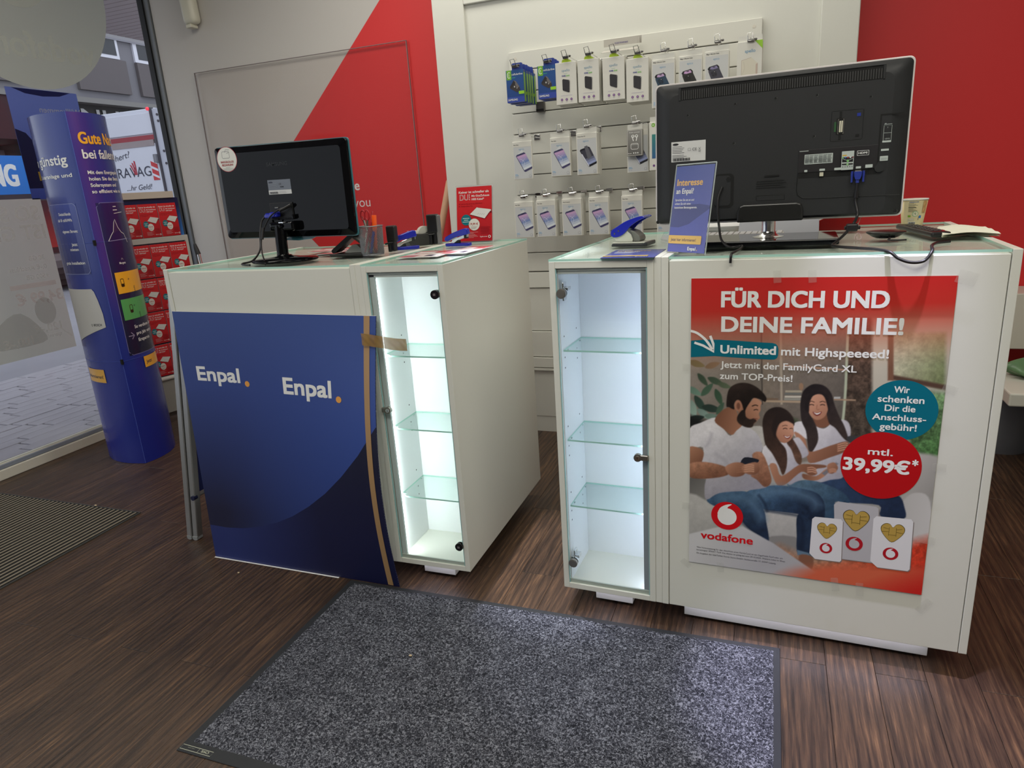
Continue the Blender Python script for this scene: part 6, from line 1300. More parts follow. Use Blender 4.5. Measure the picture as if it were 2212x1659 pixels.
def art_case(col, top):
    def f(a, w, h):
        a.rect(.004, .004, w-.004, h-.018, rgb(200, 201, 201)); a.text('Mag+ Silicone Case', .007, h-.012, .0045, rgb(60, 60, 60), .02, w=.05); a.text('epico', w/2-.002, h-.034, .0085, rgb(110, 160, 195), 0, align='c', w=.024)
        a.poly([(.012, .124), (.018, .132), (.050, .138), (.058, .130), (.060, .118), (.030, .10)], rgb(28, 28, 34)); a.poly([(.022, .122), (.024, .130), (.048, .134), (.053, .126), (.052, .119)], top); a.rect(.033, .128, .043, .131, rgb(50, 40, 60), .001)
        a.poly([(.016, .112), (.022, .118), (.052, .124), (.060, .120), (.090, .05), (.084, .03), (.058, .03), (.046, .04)], col, 2); a.poly([(.024, .108), (.028, .114), (.042, .116), (.048, .110), (.050, .098), (.044, .092), (.032, .094)], tuple(c*.6 for c in col), 2)
        for q in ((.031, .107), (.041, .109), (.035, .098), (.045, .101)): a.ell(*q, .0038, .0038, tuple(c*.35 for c in col), 12)
        a.ell(.040, .1115, .0012, .0012, W_, 8)
        for i in range(3): a.rect(.007, .022-.005*i, .024, .0236-.005*i, rgb(110, 170, 215))
    return f
def art_ear(a, w, h):
    a.rect(.002, .002, w-.002, h-.002, rgb(196, 194, 188)); a.grid(.004, .004, w-.004, h-.004, 2, 4, lambda u, v: mix(rgb(92, 90, 88), rgb(150, 148, 144), v/h)); a.text('MUSIC SOUND', w/2, h-.014, .0035, W_, .02, align='c', w=.046)
    a.line(rrect(.018, .028, .050, .052, .006), .0018, W_, closed=True); a.line([(.018, .047), (.050, .047)], .001, W_)
    for x, s_ in ((.027, -1), (.043, 1)): a.ell(x, .082, .007, .0065, W_, 18); a.line([(x+s_*0.002, .078), (x+s_*-.002, .062)], .004, W_); a.ell(x, .083, .003, .0028, rgb(120, 118, 116), 10)
    for i in range(3): a.ell(.030+.009*i, .012, .003, .003, W_, 10)
    a.text('Bluetooth', .005, .009, .004, W_, .03, w=.016)
def art_big(a, w, h):
    a.poly([(w-.030, h), (w, h), (w, h-.032)], rgb(150, 200, 50)); a.text('spello', .030, h-.042, .012, rgb(110, 155, 190), .01, w=.040)
    P_ = [(.018, h-.070), (.055, h-.062), (.080, h-.085), (.080, .045), (.045, .035), (.018, .075)]
    a.poly([(p[0]-.0008, p[1]+.0008) for p in P_], rgb(170, 140, 130)); a.poly(P_, rgb(212, 206, 190)); a.poly([(.073, h-.088), (.080, h-.085), (.080, .045), (.073, .05)], rgb(190, 170, 158)); a.line([(.026, h-.075), (.030, h-.10), (.022, h-.12)], .001, rgb(190, 184, 168), 3)
def art_tall(a, w, h):
    a.ell(.018, h-.012, .008, .008, GRN, 14); a.text('M', .014, h-.016, .007, W_, .03)
    a.grid(.012, .05, .05, h-.05, 1, 6, lambda u, v: mix(rgb(50, 60, 150), rgb(60, 150, 120), v/h)); a.ell(.02, .02, .005, .005, rgb(108, 62, 128), 12)
BP = {
 'charger': box_proto('charger_box', .084, .137, .026, None, art_charger, ex_charger, mat('carton_navy', rgb(36, 46, 110), .4)),
 'power': box_proto('power_bank_box', .0955, .173, .024, None, art_power, ex_power),
 'phone': box_proto('screen_protector_box', .0945, .1695, .012, None, lambda a, w, h: art_phone(a, w, h, 0), ex_tab),
 'phone2': box_proto('screen_protector_box', .0945, .1695, .012, None, lambda a, w, h: art_phone(a, w, h, 2), ex_tab),
 'privacy': box_proto('privacy_glass_box', .0955, .180, .012, None, lambda a, w, h: art_phone(a, w, h, 1), ex_tab),
 'caseblue': box_proto('phone_case_box', .0965, .19, .016, None, art_case(rgb(42, 66, 88), rgb(190, 160, 200)), ex_tab),
 'caseblack': box_proto('phone_case_box', .0965, .19, .016, None, art_case(rgb(40, 40, 38), rgb(200, 160, 205)), ex_tab),
 'casegrey': box_proto('phone_case_box', .0965, .19, .016, None, art_case(rgb(62, 60, 74), rgb(130, 122, 160)), ex_tab),
 'ear': box_proto('earbuds_box', .068, .110, .030, None, art_ear, ex_tab, mat('carton_grey', rgb(140, 138, 132), .4)),
 'big': box_proto('phone_case_box', .0965, .215, .020, None, art_big, ex_tab),
 'tall': box_proto('accessory_box', .0965, .20, .02, None, art_tall, ex_tab),
}
used_proto = set()
def hook_obj(x, z, y0, label, green=False):
    q = thing('display_hook', label, 'hook', (x, 3.412, z+.012), group='chrome display hooks on the slatted panel')
    L_ = 3.412-y0+.012; W2 = .0016
    m = MB(); m.rbox(-.016, .016, -.004, 0, -.012, .014, .002, seg=1); m.build('wall_clip', CHROME, q)
    m = MB(); m.tube([(0, 0, 0), (0, -L_, .0)], .0022, 8); m.tube([(0, 0, .012), (0, -L_+.02, .012)], .0016, 6); m.build('prong', CHROME, q)
    lean = -.006 if green else -.002
    m = MB(); m.tube([(-.0095, -L_, .001), (-.0095+lean, -L_-.004, .0265), (.0095+lean, -L_-.004, .029), (.0115, -L_, .002), (0, -L_, .0), (-.0095, -L_, .001)], W2*.85, 6); m.build('label_loop', CHROME if not green else mat('dark_wire', rgb(70, 70, 74), .3, .6), q)
    m = MB(); m.rbox(-.012, .016, -L_+.002, -L_+.010, -.006, .006, .002, seg=1); m.rbox(.010, .026, -L_+.004, -L_+.012, .0, .008, .002, seg=1); m.build('loop_holder', CHROME, q)
def hang(kind, x, ztop, yf, n, label, behind, group, hook='', dy=None, dx=0, hz=.008):
    proto = BP[kind]; d = proto.children[0]
    dd = {'charger': .036, 'power': .026, 'phone': .0135, 'phone2': .0135, 'privacy': .014, 'caseblue': .018, 'caseblack': .018, 'casegrey': .018, 'ear': .03, 'big': .02, 'tall': .022}[kind] if dy is None else dy
    for i in range(n):
        if proto.name not in used_proto: o = proto; used_proto.add(proto.name)
        else: o = copy_tree(proto)
        o.location = (x+dx*i+(random.uniform(-.002, .002) if i else 0), yf+dd*i, ztop-(random.uniform(0, .003) if i else 0)); o.rotation_euler = (0, random.uniform(-.006, .006) if i else 0, 0)
        tag(o, label if i == 0 else behind.replace('boxes', 'box')+', '+('', 'second', 'third', 'fourth', 'fifth', 'sixth')[i]+' from the front', 'box', group)
    if hook: hook_obj(x+.002, ztop+hz-(.006 if kind in ('charger', 'power') else 0), yf, hook, kind in ('charger', 'power'))
hang('charger', -1.116, 1.8365, 3.18, 5, 'blue charger box, front one of the far left stack on the top row', 'green-sided charger box in the far left stack', 'charger boxes on the slat wall', 'hook holding the far left stack of blue charger boxes')
hang('charger', -.965, 1.838, 3.18, 3, 'blue charger box, front one of the second stack from the left', 'green-sided charger box in the second stack', 'charger boxes on the slat wall', 'hook holding the second stack of blue charger boxes')
sp = [(-.876, 1.841), (-.774, 1.842), (-.6625, 1.838), (-.5595, 1.8205)]
od = ('first', 'second', 'third', 'fourth')
for i, (x, z) in enumerate(sp):
    hang('power', x, z-.0, 3.18, 5, 'white power bank box, front of the %s power bank stack from the left' % od[i], 'white power bank box in the %s power bank stack' % od[i], 'power bank boxes on the slat wall', 'hook with green hanger above the %s power bank stack' % od[i], hz=.012)
hang('caseblue', -.450, 1.8035, 3.18, 3, 'phone case box showing a dark blue case, above the television corner', 'case boxes behind the dark blue case box', 'phone case boxes on the top row', 'chrome hook above the dark blue phone case box', hz=.02)
hang('caseblack', -.338, 1.8045, 3.18, 2, 'phone case box showing a black case, between the blue and grey ones', 'case box behind the black case box', 'phone case boxes on the top row', 'chrome hook above the black phone case box', hz=.02)
hang('casegrey', -.2325, 1.8095, 3.18, 2, 'phone case box showing a grey-violet case, right of the black one', 'case box behind the grey-violet case box', 'phone case boxes on the top row', 'chrome hook above the grey-violet phone case box', hz=.02)
hang('big', -.105, 1.830, 3.18, 2, 'large open-window case box with a green corner at the right end of the top row', 'box behind the large open-window case box', 'phone case boxes on the top row', 'hook above the box with the green corner', hz=-.012)
R2 = 'boxes on the middle row of the slat wall'
hang('phone', -1.1005, 1.5285, 3.18, 1, 'screen protector box alone at the left end of the middle row', '', R2, 'chrome hook at the left end of the middle row', hz=.014)
hang('phone', -.9165, 1.531, 3.18, 3, 'screen protector box, second hook of the middle row', 'screen protector boxes behind the second one of the middle row', R2, 'chrome hook second in the middle row', hz=.014)
hang('privacy', -.7915, 1.540, 3.18, 6, 'box showing a dark privacy glass, middle row right of the centre', 'box in the dark privacy glass stack', R2, 'chrome hook above the dark privacy glass box', hz=.014)
hang('privacy', -.566, 1.535, 3.205, 4, 'white box half hidden behind the grey earbuds box', 'white box in the stack under the earbuds box', R2)
hang('ear', -.574, 1.535, 3.172, 1, 'small grey earbuds box hanging in front of a white box', '', R2, 'chrome hook above the grey earbuds box', hz=.014)
hang('tall', -.463, 1.558, 3.18, 3, 'white box cut off by the left edge of the television, middle row', 'boxes behind the one cut off by the television', R2)
R3 = 'screen protector boxes on the bottom row'
od5 = ('leftmost', 'second', 'third', 'fourth', 'fifth')
for i, (x, z, n, k) in enumerate(((-1.1105, 1.257, 2, 'phone'), (-.999, 1.258, 5, 'phone'), (-.873, 1.258, 6, 'phone2'), (-.745, 1.258, 2, 'phone'), (-.592, 1.257, 3, 'phone'))):
    hang(k, x, z, 3.18, n, 'screen protector box, %s on the bottom row of the slat wall' % od5[i], 'screen protector box of the %s stack on the bottom row' % od5[i], R3, 'chrome hook above the %s box of the bottom row' % od5[i], hz=.010)
hang('phone2', -.432, 1.258, 3.18, 2, 'screen protector box peeping out between hole punch and blue sign', 'screen protector box by the blue sign', R3, 'chrome hook by the television edge, bottom row')
q = thing('display_carton', 'open white display carton lid sticking up behind the third power bank stack', 'carton', (-.64, 3.25, 1.86))
m = MB(); v0 = len(m.v); m.v += [(-.735, 3.33, 1.889), (-.575, 3.33, 1.889), (-.56, 3.20, 1.860), (-.72, 3.20, 1.860), (-.575, 3.332, 1.930), (-.553, 3.20, 1.868)]
m.face([v0, v0+1, v0+2, v0+3]); m.face([v0+1, v0+4, v0+5, v0+2]); o = loc(m, q, 'lid', mat('card_grey_white', rgb(170, 166, 158), .6))
md = o.modifiers.new('thickness', 'SOLIDIFY'); md.thickness = .0012
a = Art(plane((-.735, 3.329, 1.905), (1, 0, 0), (0, 0, 1)))
q2 = a; a.text('POCKET POWER BANK', .05, .008, .006, rgb(90, 80, 130), .02, w=.06)
m = MB(); m.box(-.735, -.565, 3.330, 3.332, 1.905, 1.935); loc(m, q, 'back_flap', MATS['card_grey_white']); put(a.build('flap_print', PS), q)
q = thing('product_sensor', 'small dark hanging price holder under the far left charger stack', 'holder', (-1.06, 3.40, 1.69))
m = MB(); m.rbox(-1.088, -1.048, 3.385, 3.411, 1.668, 1.715, .002); loc(m, q, 'block', mat('holder_dark', rgb(90, 86, 84), .3, .4)); m = MB(); m.box(-1.087, -1.049, 3.382, 3.385, 1.672, 1.682); loc(m, q, 'slot', DARKH)

# ================================================================ LEAFLET RACK by the window
RP, RD = Vector((-3.7, 3.3, 0)), Vector((.3065, .9519, 0)); RN = Vector((.9519, -.3065, 0))
rk = thing('leaflet_rack', 'grey and navy leaflet rack standing at the shop window behind the blue column', 'rack', tuple(RP))
RKM = Matrix(((RD.x, -RN.x, 0, RP.x), (RD.y, -RN.y, 0, RP.y), (0, 0, 1, 0), (0, 0, 0, 1)))   # local x = along, local y = away from the viewer
RG = mat('rack_grey', rgb(184, 180, 174), .45)
def rbx(nm, a_, mt, bev=0, par=rk): m = MB(); m.box(*a_, M=RKM); return loc(m, rk, nm, mt, bev)
s0, s1 = -.225, .295
rbx('back_board', (s0, s1-.02, .012, .02, .25, 1.405), mat('rack_navy', rgb(24, 30, 84), .35))
rbx('top_board', (s0, .252, -.004, .012, 1.405, 1.445), mat('rack_cream', rgb(196, 184, 172), .5), .001)
a = Art(lambda u, v: RKM @ Vector((u, .0115, v)))
a.grid(s0, 1.165, .282, 1.404, 16, 6, lambda u, v: mix(rgb(20, 24, 70), rgb(50, 120, 200), max(0, (u-.235)/.05)*max(0, 1-(v-1.165)/.2)))
put(a.build('gradient_panel', PS), rk)
rbx('shelf_bar', (s0, s1, -.006, .02, 1.131, 1.166), RG, .003)
m = MB(); m.box(s1-.022, s1+.0, -.006, .02, .255, 1.135, RKM); loc(m, rk, 'side_post', RG, .003)
m = MB(); m.tube([tuple(RKM @ Vector((s0, -.002, .262))), tuple(RKM @ Vector((s1, -.002, .262)))], .0145, 14); loc(m, rk, 'bottom_roll', mat('rack_roll', rgb(206, 202, 196), .35))
rbx('base_panel', (s0, s1, .002, .012, .030, .25), mat('rack_base', rgb(150, 148, 142), .5))
for s_ in (s0+.04, s1-.04): rbx('foot', (s_-.01, s_+.01, -.02, .09, 0, .03), BLACKR)
fpm = None
a = Art(lambda u, v: Vector((u*.1185/.148, -.0012, v*.205/.21)), .00008); flyer(a, 0, 0, 1.0)
fo = a.build('red_leaflet', PG); m = MB(); m.box(0, .1185, -.0008, .004, 0, .205); fs_ = m.build('sheet', MATS['card_white'])
ft = thing('rack_leaflet', '', 'leaflet'); fo.parent = ft; fs_.parent = ft; fo.name = 'leaflet_print'; first = True
ang = atan2(RD.y, RD.x)
rows = [(1.168, [.0105+.1225, .0105, .0105-.1225]), (.919, [.158, .036, -.086]), (.708, [.163, .041, -.081]), (.497, [.168, .046, -.076]), (.283, [.15, .028, -.094])]
rn = ('top row', 'second row', 'third row', 'fourth row', 'bottom row')
cn = ('right end', 'second from the right', 'third from the right', 'half behind the blue column')
for j, (z, ss) in enumerate(rows):
    for i, s_ in enumerate(ss):
        o = ft if first else copy_tree(ft); first = False
        o.location = RKM @ Vector((s_, -.0045, z)); o.rotation_euler = (0, 0, ang)
        tag(o, 'red leaflet in the window rack, %s, %s' % (rn[j], cn[i]), 'leaflet', 'red leaflets in the window rack')

# ================================================================ BLUE CARDBOARD COLUMN
TA, TB, TC = Vector((-3.173, 2.5505, 0)), Vector((-3.505, 2.60, 0)), Vector((-3.262, 2.845, 0))
HT = 1.812
tc_ = thing('cardboard_column', 'tall blue cardboard advertising column standing before the shop window', 'advertising column', (-3.31, 2.66, 0))
def arcf(P, Q, bulge):
    d = Q-P; L = d.length; nrm = Vector((d.y, -d.x, 0)).normalized()
    cen = (TA+TB+TC)/3
    if nrm.dot((P+Q)/2-cen) < 0: nrm = -nrm
    return lambda t: P+d*t+nrm*(4*bulge*t*(1-t)), L
fR, LR = arcf(TA, TC, .045); fL, LL = arcf(TB, TA, .040); fB, LB_ = arcf(TC, TB, .03)
m = MB()
for f_ in (fR, fL, fB): m.grid(lambda u, v: f_(u)+Vector((0, 0, .001+(HT-.001)*v)), 20, 1)
o = loc(m, tc_, 'tube_core', mat('column_core', rgb(34, 46, 120), .5))
cen = (TA+TB+TC)/3
def topf(f_): return lambda u, v: f_(u)*(1)+Vector((0, 0, HT-.004))+(cen-f_(u))*v
m = MB()
for f_ in (fR, fL, fB): m.grid(topf(f_), 16, 1)
loc(m, tc_, 'top_cap', mat('column_inside', rgb(90, 80, 70), .8))
def colb(u, v):
    return mix(rgb(30, 42, 140), rgb(44, 60, 140), v/HT)
aR = Art(lambda u, v: fR(max(0, min(1, u/LR)))+Vector((0, 0, v)), .0001, .0011)
aR.grid(0, .001, LR, HT, 24, 30, lambda u, v: mix(colb(u, v), mix(rgb(84, 44, 140), rgb(50, 40, 110), min(1, u/.18)), max(0, min(1, (v-.75)/.3))*max(0, 1-abs(u-.035)/.07)))
def rr_panel(A_, x0, z0, x1, z1, cf, r=.02):
    A_.grid(x0, z0, x1, z1, 24, 16, cf); A_.line([(x1, z0), (x0+r, z0), (x0, z0+r), (x0, z1-r), (x0+r, z1), (x1, z1)], .0025, rgb(130, 130, 180))
rr_panel(aR, .040, .598, LR, 1.385, lambda u, v: mix(rgb(24, 26, 54), rgb(44, 36, 96), (v-.6)/.8))
Y_ = rgb(246, 178, 50)
aR.text('Gute Nacht', .030, 1.668, .053, Y_, .05, w=.30); aR.text('bei fallenden', .032, 1.598, .042, W_, .035, w=.30)
for i, s_ in enumerate(('Mit dem Energiepaket', 'holen Sie das Beste', 'Solarsystem und', 'so effizient wie nie')): aR.text(s_, .036, 1.524-.0305*i, .0165, W_, .022, w=(.22, .21, .17, .21)[i])
aR.poly([(.07, 1.195), (.10, 1.235), (.118, 1.29), (.128, 1.295), (.14, 1.25), (.17, 1.23), (.20, 1.19)], rgb(60, 46, 90)); aR.line([(.062, 1.195), (.085, 1.225), (.10, 1.24), (.115, 1.285), (.126, 1.30), (.137, 1.26), (.155, 1.235), (.175, 1.225), (.195, 1.18)], .003, W_); aR.line([(.062, 1.195), (.20, 1.20)], .002, rgb(180, 180, 220)); aR.line([(.13, 1.33), (.20, 1.335)], .0025, W_); aR.rect(.128, 1.345, .16, 1.349, W_); aR.rect(.132, 1.362, .155, 1.366, W_)
aR.text('Morgens', .095, 1.075, .011, W_, .02, w=.042); aR.line([(.112, 1.096), (.118, 1.105), (.124, 1.096)], .0015, W_)
for z0_, z1_, c_, k in ((.925, 1.035, Y_, 0), (.785, .895, rgb(90, 170, 96), 1)):
    aR.grid(.054+.0, z0_, LR-.04, z1_, 10, 2, lambda u, v: c_)
    aR.text('spart', .16, z0_+.03, .014, rgb(40, 40, 50), 0, rot=-pi/2); aR.text('+', .125, z0_+.06, .018, rgb(40, 40, 50), 0); aR.line(rrect(.078+k*.02, z0_+.035, .096+k*.02, z0_+.075, .005), .003, rgb(40, 36, 20), closed=True)
    aR.rect(.080+k*.02, z0_+.035, .094+k*.02, z0_+.05, rgb(40, 36, 20))
aR.line([(.055, .70), (.085, .70)], .005, rgb(150, 140, 170)); aR.line([(.072, .718), (.088, .70), (.072, .682)], .005, rgb(150, 140, 170))
for i, s_ in enumerate(('So verdienen Sie', 'pro Jahr extra', 'Ersparnis')): aR.text(s_, .10+.004*i, .735-.036*i, .017, W_, .02, w=(.16, .14, .10)[i])
aR.grid(.115, .515, .26, .575, 8, 2, lambda u, v: Y_); aR.text('Jetzt', .128, .535, .018, rgb(40, 40, 60), .02)
put(aR.build('right_print', PG), tc_)
aL = Art(lambda u, v: fL(max(0, min(1, 1-u/LL)))+Vector((0, 0, v)), .0001, .0011)    # u measured from the crease to the left
aL = Art(lambda u, v: fL(max(0, min(1, u/LL)))+Vector((0, 0, v)), .0001, .0011)
aL.grid(0, .001, LL, HT, 24, 30, lambda u, v: mix(mix(rgb(28, 40, 134), rgb(40, 58, 138), v/HT), rgb(60, 76, 160), max(0, 1-abs(u-LL*.75)/.1)*.25))
aL.text('So günstig', LL-.045, 1.575, .046, W_, .04, align='r', w=.325); aL.text('Solaranlage und', LL-.035, 1.515, .018, W_, .02, align='r', w=.26)
aL.grid(.06, 1.042, LL-.055, 1.39, 6, 8, lambda u, v: mix(rgb(40, 48, 110), rgb(58, 74, 156), (v-1.04)/.35)); aL.line([(.06, 1.39), (LL-.07, 1.39), (LL-.055, 1.375), (LL-.055, 1.057), (LL-.07, 1.042), (.06, 1.042)], .0025, rgb(130, 140, 190))
for z_, s_, w_s in ((1.335, 'Deutschlands', .09), (1.305, 'ab 8 ct/kWh', .11), (1.25, 'eigenen Strom:', .11), (1.185, 'Jetzt:', .04), (1.16, 'mieten', .06), (1.092, 'gratis Installation', .15)): aL.text(s_, LL-.115+(.03 if 'gratis' in s_ or 'Strom' in s_ else .01)+.01, z_, .014, W_, .02, align='r', w=w_s)
wb_ = rgb(196, 194, 188)
aL.strip(.03, LL-.042, lambda u: .765-(LL-.042-u)*.32, lambda u: .965-(max(0, u-(LL-.075))/.033)**2*.13, wb_, 24)
aL.ell(LL-.125, .777, .006, .006, rgb(60, 60, 60), 14); aL.ell(LL-.125, .777, .004, .004, wb_, 12); aL.text('BOSCH', LL-.112, .772, .012, rgb(40, 40, 44), .03, w=.05)
aL.grid(.05, .462, LL-.12, .535, 6, 2, lambda u, v: rgb(226, 170, 60)); aL.text('informieren!', LL-.135, .485, .018, rgb(50, 44, 40), .02, align='r', w=.15)
put(aL.build('left_print', PG), tc_)
m = MB()
for z in (1.195, .578): m.box(-3.1785, -3.1665, 2.5425, 2.552, z-.014, z+.012)
loc(m, tc_, 'crease_slot', DARKH)
m = MB()
for f_ in (fR, fL):
    for z in (1.195, .578): m.tube([tuple(f_(i/16)+Vector((0, 0, z))+(f_(i/16)-cen).normalized()*.0008) for i in range(17)], .0009, 4)
loc(m, tc_, 'fold_line', mat('fold_blue', rgb(60, 80, 170), .4))
m = MB(); m.tube([tuple(TA+Vector((.0005, -.0008, .002))), tuple(TA+Vector((.0005, -.0008, HT)))], .0012, 6); loc(m, tc_, 'front_crease', mat('crease_blue', rgb(80, 104, 190), .35))

# ================================================================ FOLDED POSTER STAND left of the counter
fs = thing('poster_stand', 'folded aluminium poster stand leaning beside the left end of the counter', 'poster stand', (-2.2, 2.0, 0))
def leg(pb, pt, w, d_, nm, z0=0):
    pb, pt = Vector(pb), Vector(pt); dz = (pt-pb); m = MB()
    b = len(m.v)
    for P_ in (pb, pt):
        for dx, dy in ((0, 0), (w, 0), (w, d_), (0, d_)): m.v.append(tuple(P_+Vector((dx, dy, 0))))
    for q_ in ((0, 1, 5, 4), (1, 2, 6, 5), (2, 3, 7, 6), (3, 0, 4, 7), (4, 5, 6, 7), (3, 2, 1, 0)): m.face([b+k for k in q_])
    return loc(m, fs, nm, ALU, .003)
leg((-2.243, 1.915, .012), (-2.112, 1.955, 1.09), .025, .03, 'front_leg'); leg((-2.213, 1.9175, .012), (-2.082, 1.9575, 1.09), .025, .03, 'rear_leg')
leg((-2.218, 1.925, .20), (-2.095, 1.960, 1.09), .012, .03, 'frame_profile')
for x in (-2.2305, -2.2005): m = MB(); m.prism([(x-.0115, .003), (x, -.001), (x+.0115, .003), (x+.0125, .016), (x-.0125, .016)], 1.914, 1.946, 'y'); loc(m, fs, 'foot_cap', mat('cap_grey', rgb(140, 142, 142), .5))
m = MB(); b = len(m.v); m.v += [(-2.178, 1.93, .205), (-2.075, 1.96, 1.07), (-2.075, 2.52, 1.07), (-2.178, 2.50, .205)]; m.face([b, b+1, b+2, b+3]); o = loc(m, fs, 'poster_panel', mat('stand_navy', rgb(22, 32, 90), .35)); md = o.modifiers.new('t', 'SOLIDIFY'); md.thickness = .006
m = MB(); m.tube([(-2.178, 1.925, .195), (-2.178, 2.5, .195)], .012, 10); loc(m, fs, 'bottom_rail', ALU)
for y_, z_ in ((2.49, .0),): leg((-2.20, 2.49, .0), (-2.09, 2.52, 1.08), .025, .03, 'far_leg')
m = MB(); m.cyl((-2.172, 1.918, .192), .010, .02, 'y', 14); loc(m, fs, 'hinge_bolt', mat('stand_navy2', rgb(20, 26, 60), .4))

# ================================================================ MATS
MXT = mat('carpet', rgb(96, 98, 106), .95)
nt = MXT.node_tree; N = nt.nodes; b = N['Principled BSDF']; b.inputs['Specular IOR Level'].default_value = .15
tcx = N.new('ShaderNodeTexCoord'); n1 = N.new('ShaderNodeTexNoise'); n1.inputs['Scale'].default_value = 165; n1.inputs['Detail'].default_value = 3; n1.inputs['Distortion'].default_value = 1.2
n2 = N.new('ShaderNodeTexNoise'); n2.inputs['Scale'].default_value = 18; n2.inputs['Detail'].default_value = 2
cr = N.new('ShaderNodeValToRGB'); e = cr.color_ramp.elements; e[0].position = .36; e[0].color = (*rgb(30, 31, 36), 1); e[1].position = .66; e[1].color = (*rgb(128, 130, 139), 1); q = e.new(.5); q.color = (*rgb(60, 61, 69), 1)
nt.links.new(tcx.outputs['Object'], n1.inputs['Vector']); nt.links.new(tcx.outputs['Object'], n2.inputs['Vector'])
mm = N.new('ShaderNodeMath'); mm.operation = 'MULTIPLY_ADD'; mm.inputs[1].default_value = .14; nt.links.new(n2.outputs['Fac'], mm.inputs[0])
m2 = N.new('ShaderNodeMath'); m2.operation = 'SUBTRACT'; m2.inputs[1].default_value = .07; nt.links.new(n1.outputs['Fac'], m2.inputs[0]); nt.links.new(m2.outputs[0], mm.inputs[2])
nt.links.new(mm.outputs[0], cr.inputs[0]); nt.links.new(cr.outputs[0], b.inputs['Base Color'])
mt_ = thing('floor_mat', 'large grey loop-pile floor mat with black rubber edge in the foreground', 'mat', (-.65, 1.4, 0))
ax, bx_, ay, by_ = -1.3764, .0705, 1.0064, 1.8138
m = MB(); m.rbox(ax, bx_, ay, by_, .0003, .0032, .0014, seg=1); loc(m, mt_, 'rubber_edge', mat('mat_rubber', rgb(34, 36, 39), .55, bump=.3, bscale=600))
ix0, ix1, iy0, iy1 = ax+.019, bx_-.014, ay+.030, by_-.014
step = .0036; nx = int((ix1-ix0)/step); ny = int((iy1-iy0)/step)
gx, gy = np.meshgrid(np.linspace(ix0, ix1, nx+1), np.linspace(iy0, iy1, ny+1))
h = rng.random((ny+1, nx+1)); h2 = (h+np.roll(h, 1, 0)+np.roll(h, 1, 1))/3; h2 = h2*.0055+.0025
ed = np.minimum.reduce([gx-ix0, ix1-gx, gy-iy0, iy1-gy]); h2 = np.where(ed < .004, .0030, h2)
gx = gx+(rng.random(gx.shape)-.5)*.0024; gy = gy+(rng.random(gy.shape)-.5)*.0024
V = np.stack([gx.ravel(), gy.ravel(), h2.ravel()], 1)
idx = np.arange((nx+1)*(ny+1)).reshape(ny+1, nx+1); F_ = np.stack([idx[:-1, :-1].ravel(), idx[:-1, 1:].ravel(), idx[1:, 1:].ravel(), idx[1:, :-1].ravel()], 1)
me = bpy.data.meshes.new('carpet_pile'); me.vertices.add(len(V)); me.vertices.foreach_set('co', V.astype(np.float32).ravel()); me.loops.add(F_.size); me.loops.foreach_set('vertex_index', F_.astype(np.int32).ravel()); me.polygons.add(len(F_)); me.polygons.foreach_set('loop_start', np.arange(0, F_.size, 4, dtype=np.int32)); me.update(calc_edges=True); me.materials.append(MXT)
o = bpy.data.objects.new('carpet_pile', me); COL.objects.link(o); put(o, mt_); o['kind'] = 'stuff'
a = Art(plane((0, 0, .0034), (1, 0, 0), (0, 1, 0)))
c_ = rgb(176, 178, 160); a.line([(-1.366, 1.014), (-1.272, 1.014), (-1.272, 1.0275), (-1.366, 1.0275)], .0012, c_, closed=True); a.line([(-1.317, 1.0155), (-1.317, 1.026)], .0007, c_)
# the printed mark sits on the rubber edge and reads from the far side
a = Art(plane((0, 0, .0034), (1, 0, 0), (0, 1, 0)))
def markp(x0, y0):
    a.line([(x0, y0), (x0+.098, y0), (x0+.098, y0+.0135), (x0, y0+.0135)], .0013, c_, closed=True); a.line([(x0+.055, y0+.0015), (x0+.055, y0+.012)], .0007, c_); a.text('CWS', x0+.088, y0+.0105, .0065, c_, .04, w=.024, rot=pi); a.text('cws.com', x0+.042, y0+.009, .0034, rgb(140, 142, 130), 0, w=.022, rot=pi)
markp(-1.371, 1.0135)
put(a.build('edge_mark', PM), mt_)
# entrance grid mat on the left
em = thing('entrance_mat', 'ribbed black and brown entrance mat at the left edge', 'mat', (-3.2, 1.6, 0))
m = MB(); m.box(-3.75, -2.6655, .9, 2.0558, .0004, .003); loc(m, em, 'black_base', mat('mat_black', rgb(20, 20, 20), .8, bump=.5, bscale=300))
m = MB(); m.box(-3.75, -2.6655, 2.0558, 2.060, .0004, .006); m.box(-2.668, -2.6640, .9, 2.058, .0004, .005); loc(m, em, 'edge_trim', mat('trim_metal', rgb(96, 96, 92), .4, .5))
rm = MB().rbox(0, .0085, .905, 2.052, .003, .0065, .001, seg=1).mesh('rib', mat('rib_brown', rgb(124, 116, 101), .6, bump=.3, bscale=300, var=.2, vscale=40))
for i in range(39):
    o = bpy.data.objects.new('rib', rm); COL.objects.link(o); put(o, em); o.location = (-2.690-.0268*i, 0, 0)
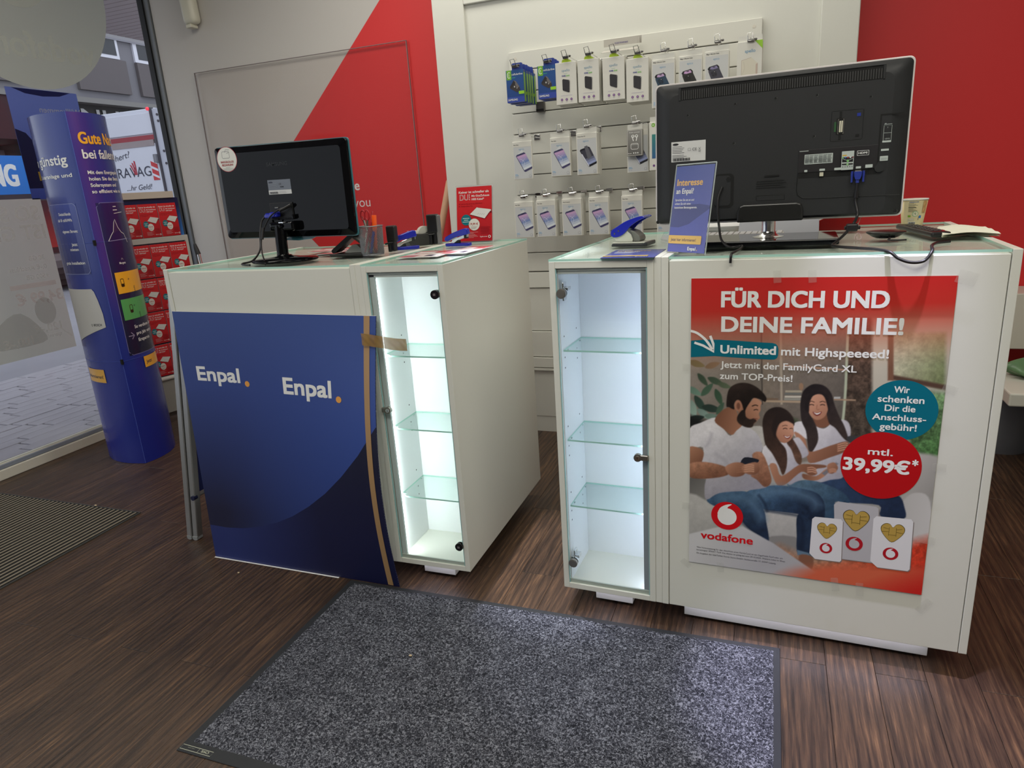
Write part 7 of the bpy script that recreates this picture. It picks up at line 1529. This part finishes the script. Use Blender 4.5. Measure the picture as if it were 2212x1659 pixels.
# crumbs on the mat and floor
for i, (x, y, z, s_, lab) in enumerate(((-.958, 1.49, .0075, .0055, 'tiny beige crumb lying on the grey floor mat'), (-1.83, 1.75, 0, .005, 'tiny pale crumb on the wood floor below the blue board'), (-2.95, 2.06, .006, .007, 'tiny pale crumb on the edge of the entrance mat'))):
    q = MB().sphere((x, y, z+s_*.35), s_, 8, (1, .7, .45)).build('crumb', mat('crumb_beige', rgb(196, 176, 144), .8)); tag(q, lab, 'crumb')

# ================================================================ RIGHT BACKGROUND
q = thing('white_shelf', 'thick white shelf board behind the right end of the poster counter', 'shelf', (1.7, 3.6, .58))
m = MB(); m.box(.93, 2.2, 3.56, 3.78, .485, .735); loc(m, q, 'board', mat('shelf_white', rgb(200, 196, 184), .45), .004)
q = thing('low_table', 'white table with thick rounded top, cut off at the right edge', 'table', (1.5, 3.45, 0))
m = MB(); m.rbox(.93, 2.3, 3.14, 3.5, .345, .40, .006); loc(m, q, 'tabletop', WHITE2)
m = MB(); m.box(1.5, 1.55, 3.2, 3.44, 0, .345); m.box(2.1, 2.15, 3.2, 3.44, 0, .345); loc(m, q, 'table_frame', WHITE2)
q = thing('waste_bin', 'round dark grey waste bin under the low white table', 'bin', (1.02, 3.62, 0))
m = MB(); m.lathe([(.12, 0), (.135, .28), (.129, .28), (.114, .008)], (1.05, 3.62, 0), 40); loc(m, q, 'bin_wall', mat('bin_grey', rgb(98, 100, 108), .5))
q = thing('second_bin', 'lighter grey bin beside the dark one, right edge', 'bin', (1.32, 3.6, 0))
m = MB(); m.lathe([(.12, 0), (.13, .28), (.124, .28), (.114, .008)], (1.345, 3.60, 0), 40); loc(m, q, 'bin_wall', mat('bin_light', rgb(140, 142, 146), .5))
q = thing('green_bag', 'crumpled green plastic bag on the low table at the right edge', 'bag', (1.12, 3.4, .40))
m = MB()
def bagf(u, v):
    th = 2*pi*u; r = .085*sin(pi*min(.97, .1+v*.9))**.6*(1+.22*sin(th*3+v*5)+.12*sin(th*7+2)); return Vector((1.09+r*cos(th)*1.3, 3.40+r*sin(th)*.8, .401+.085*v*(1+.15*sin(th*4))))
m.grid(bagf, 40, 12); loc(m, q, 'bag', mat('bag_green', rgb(96, 130, 92), .35, var=.3, vscale=30))
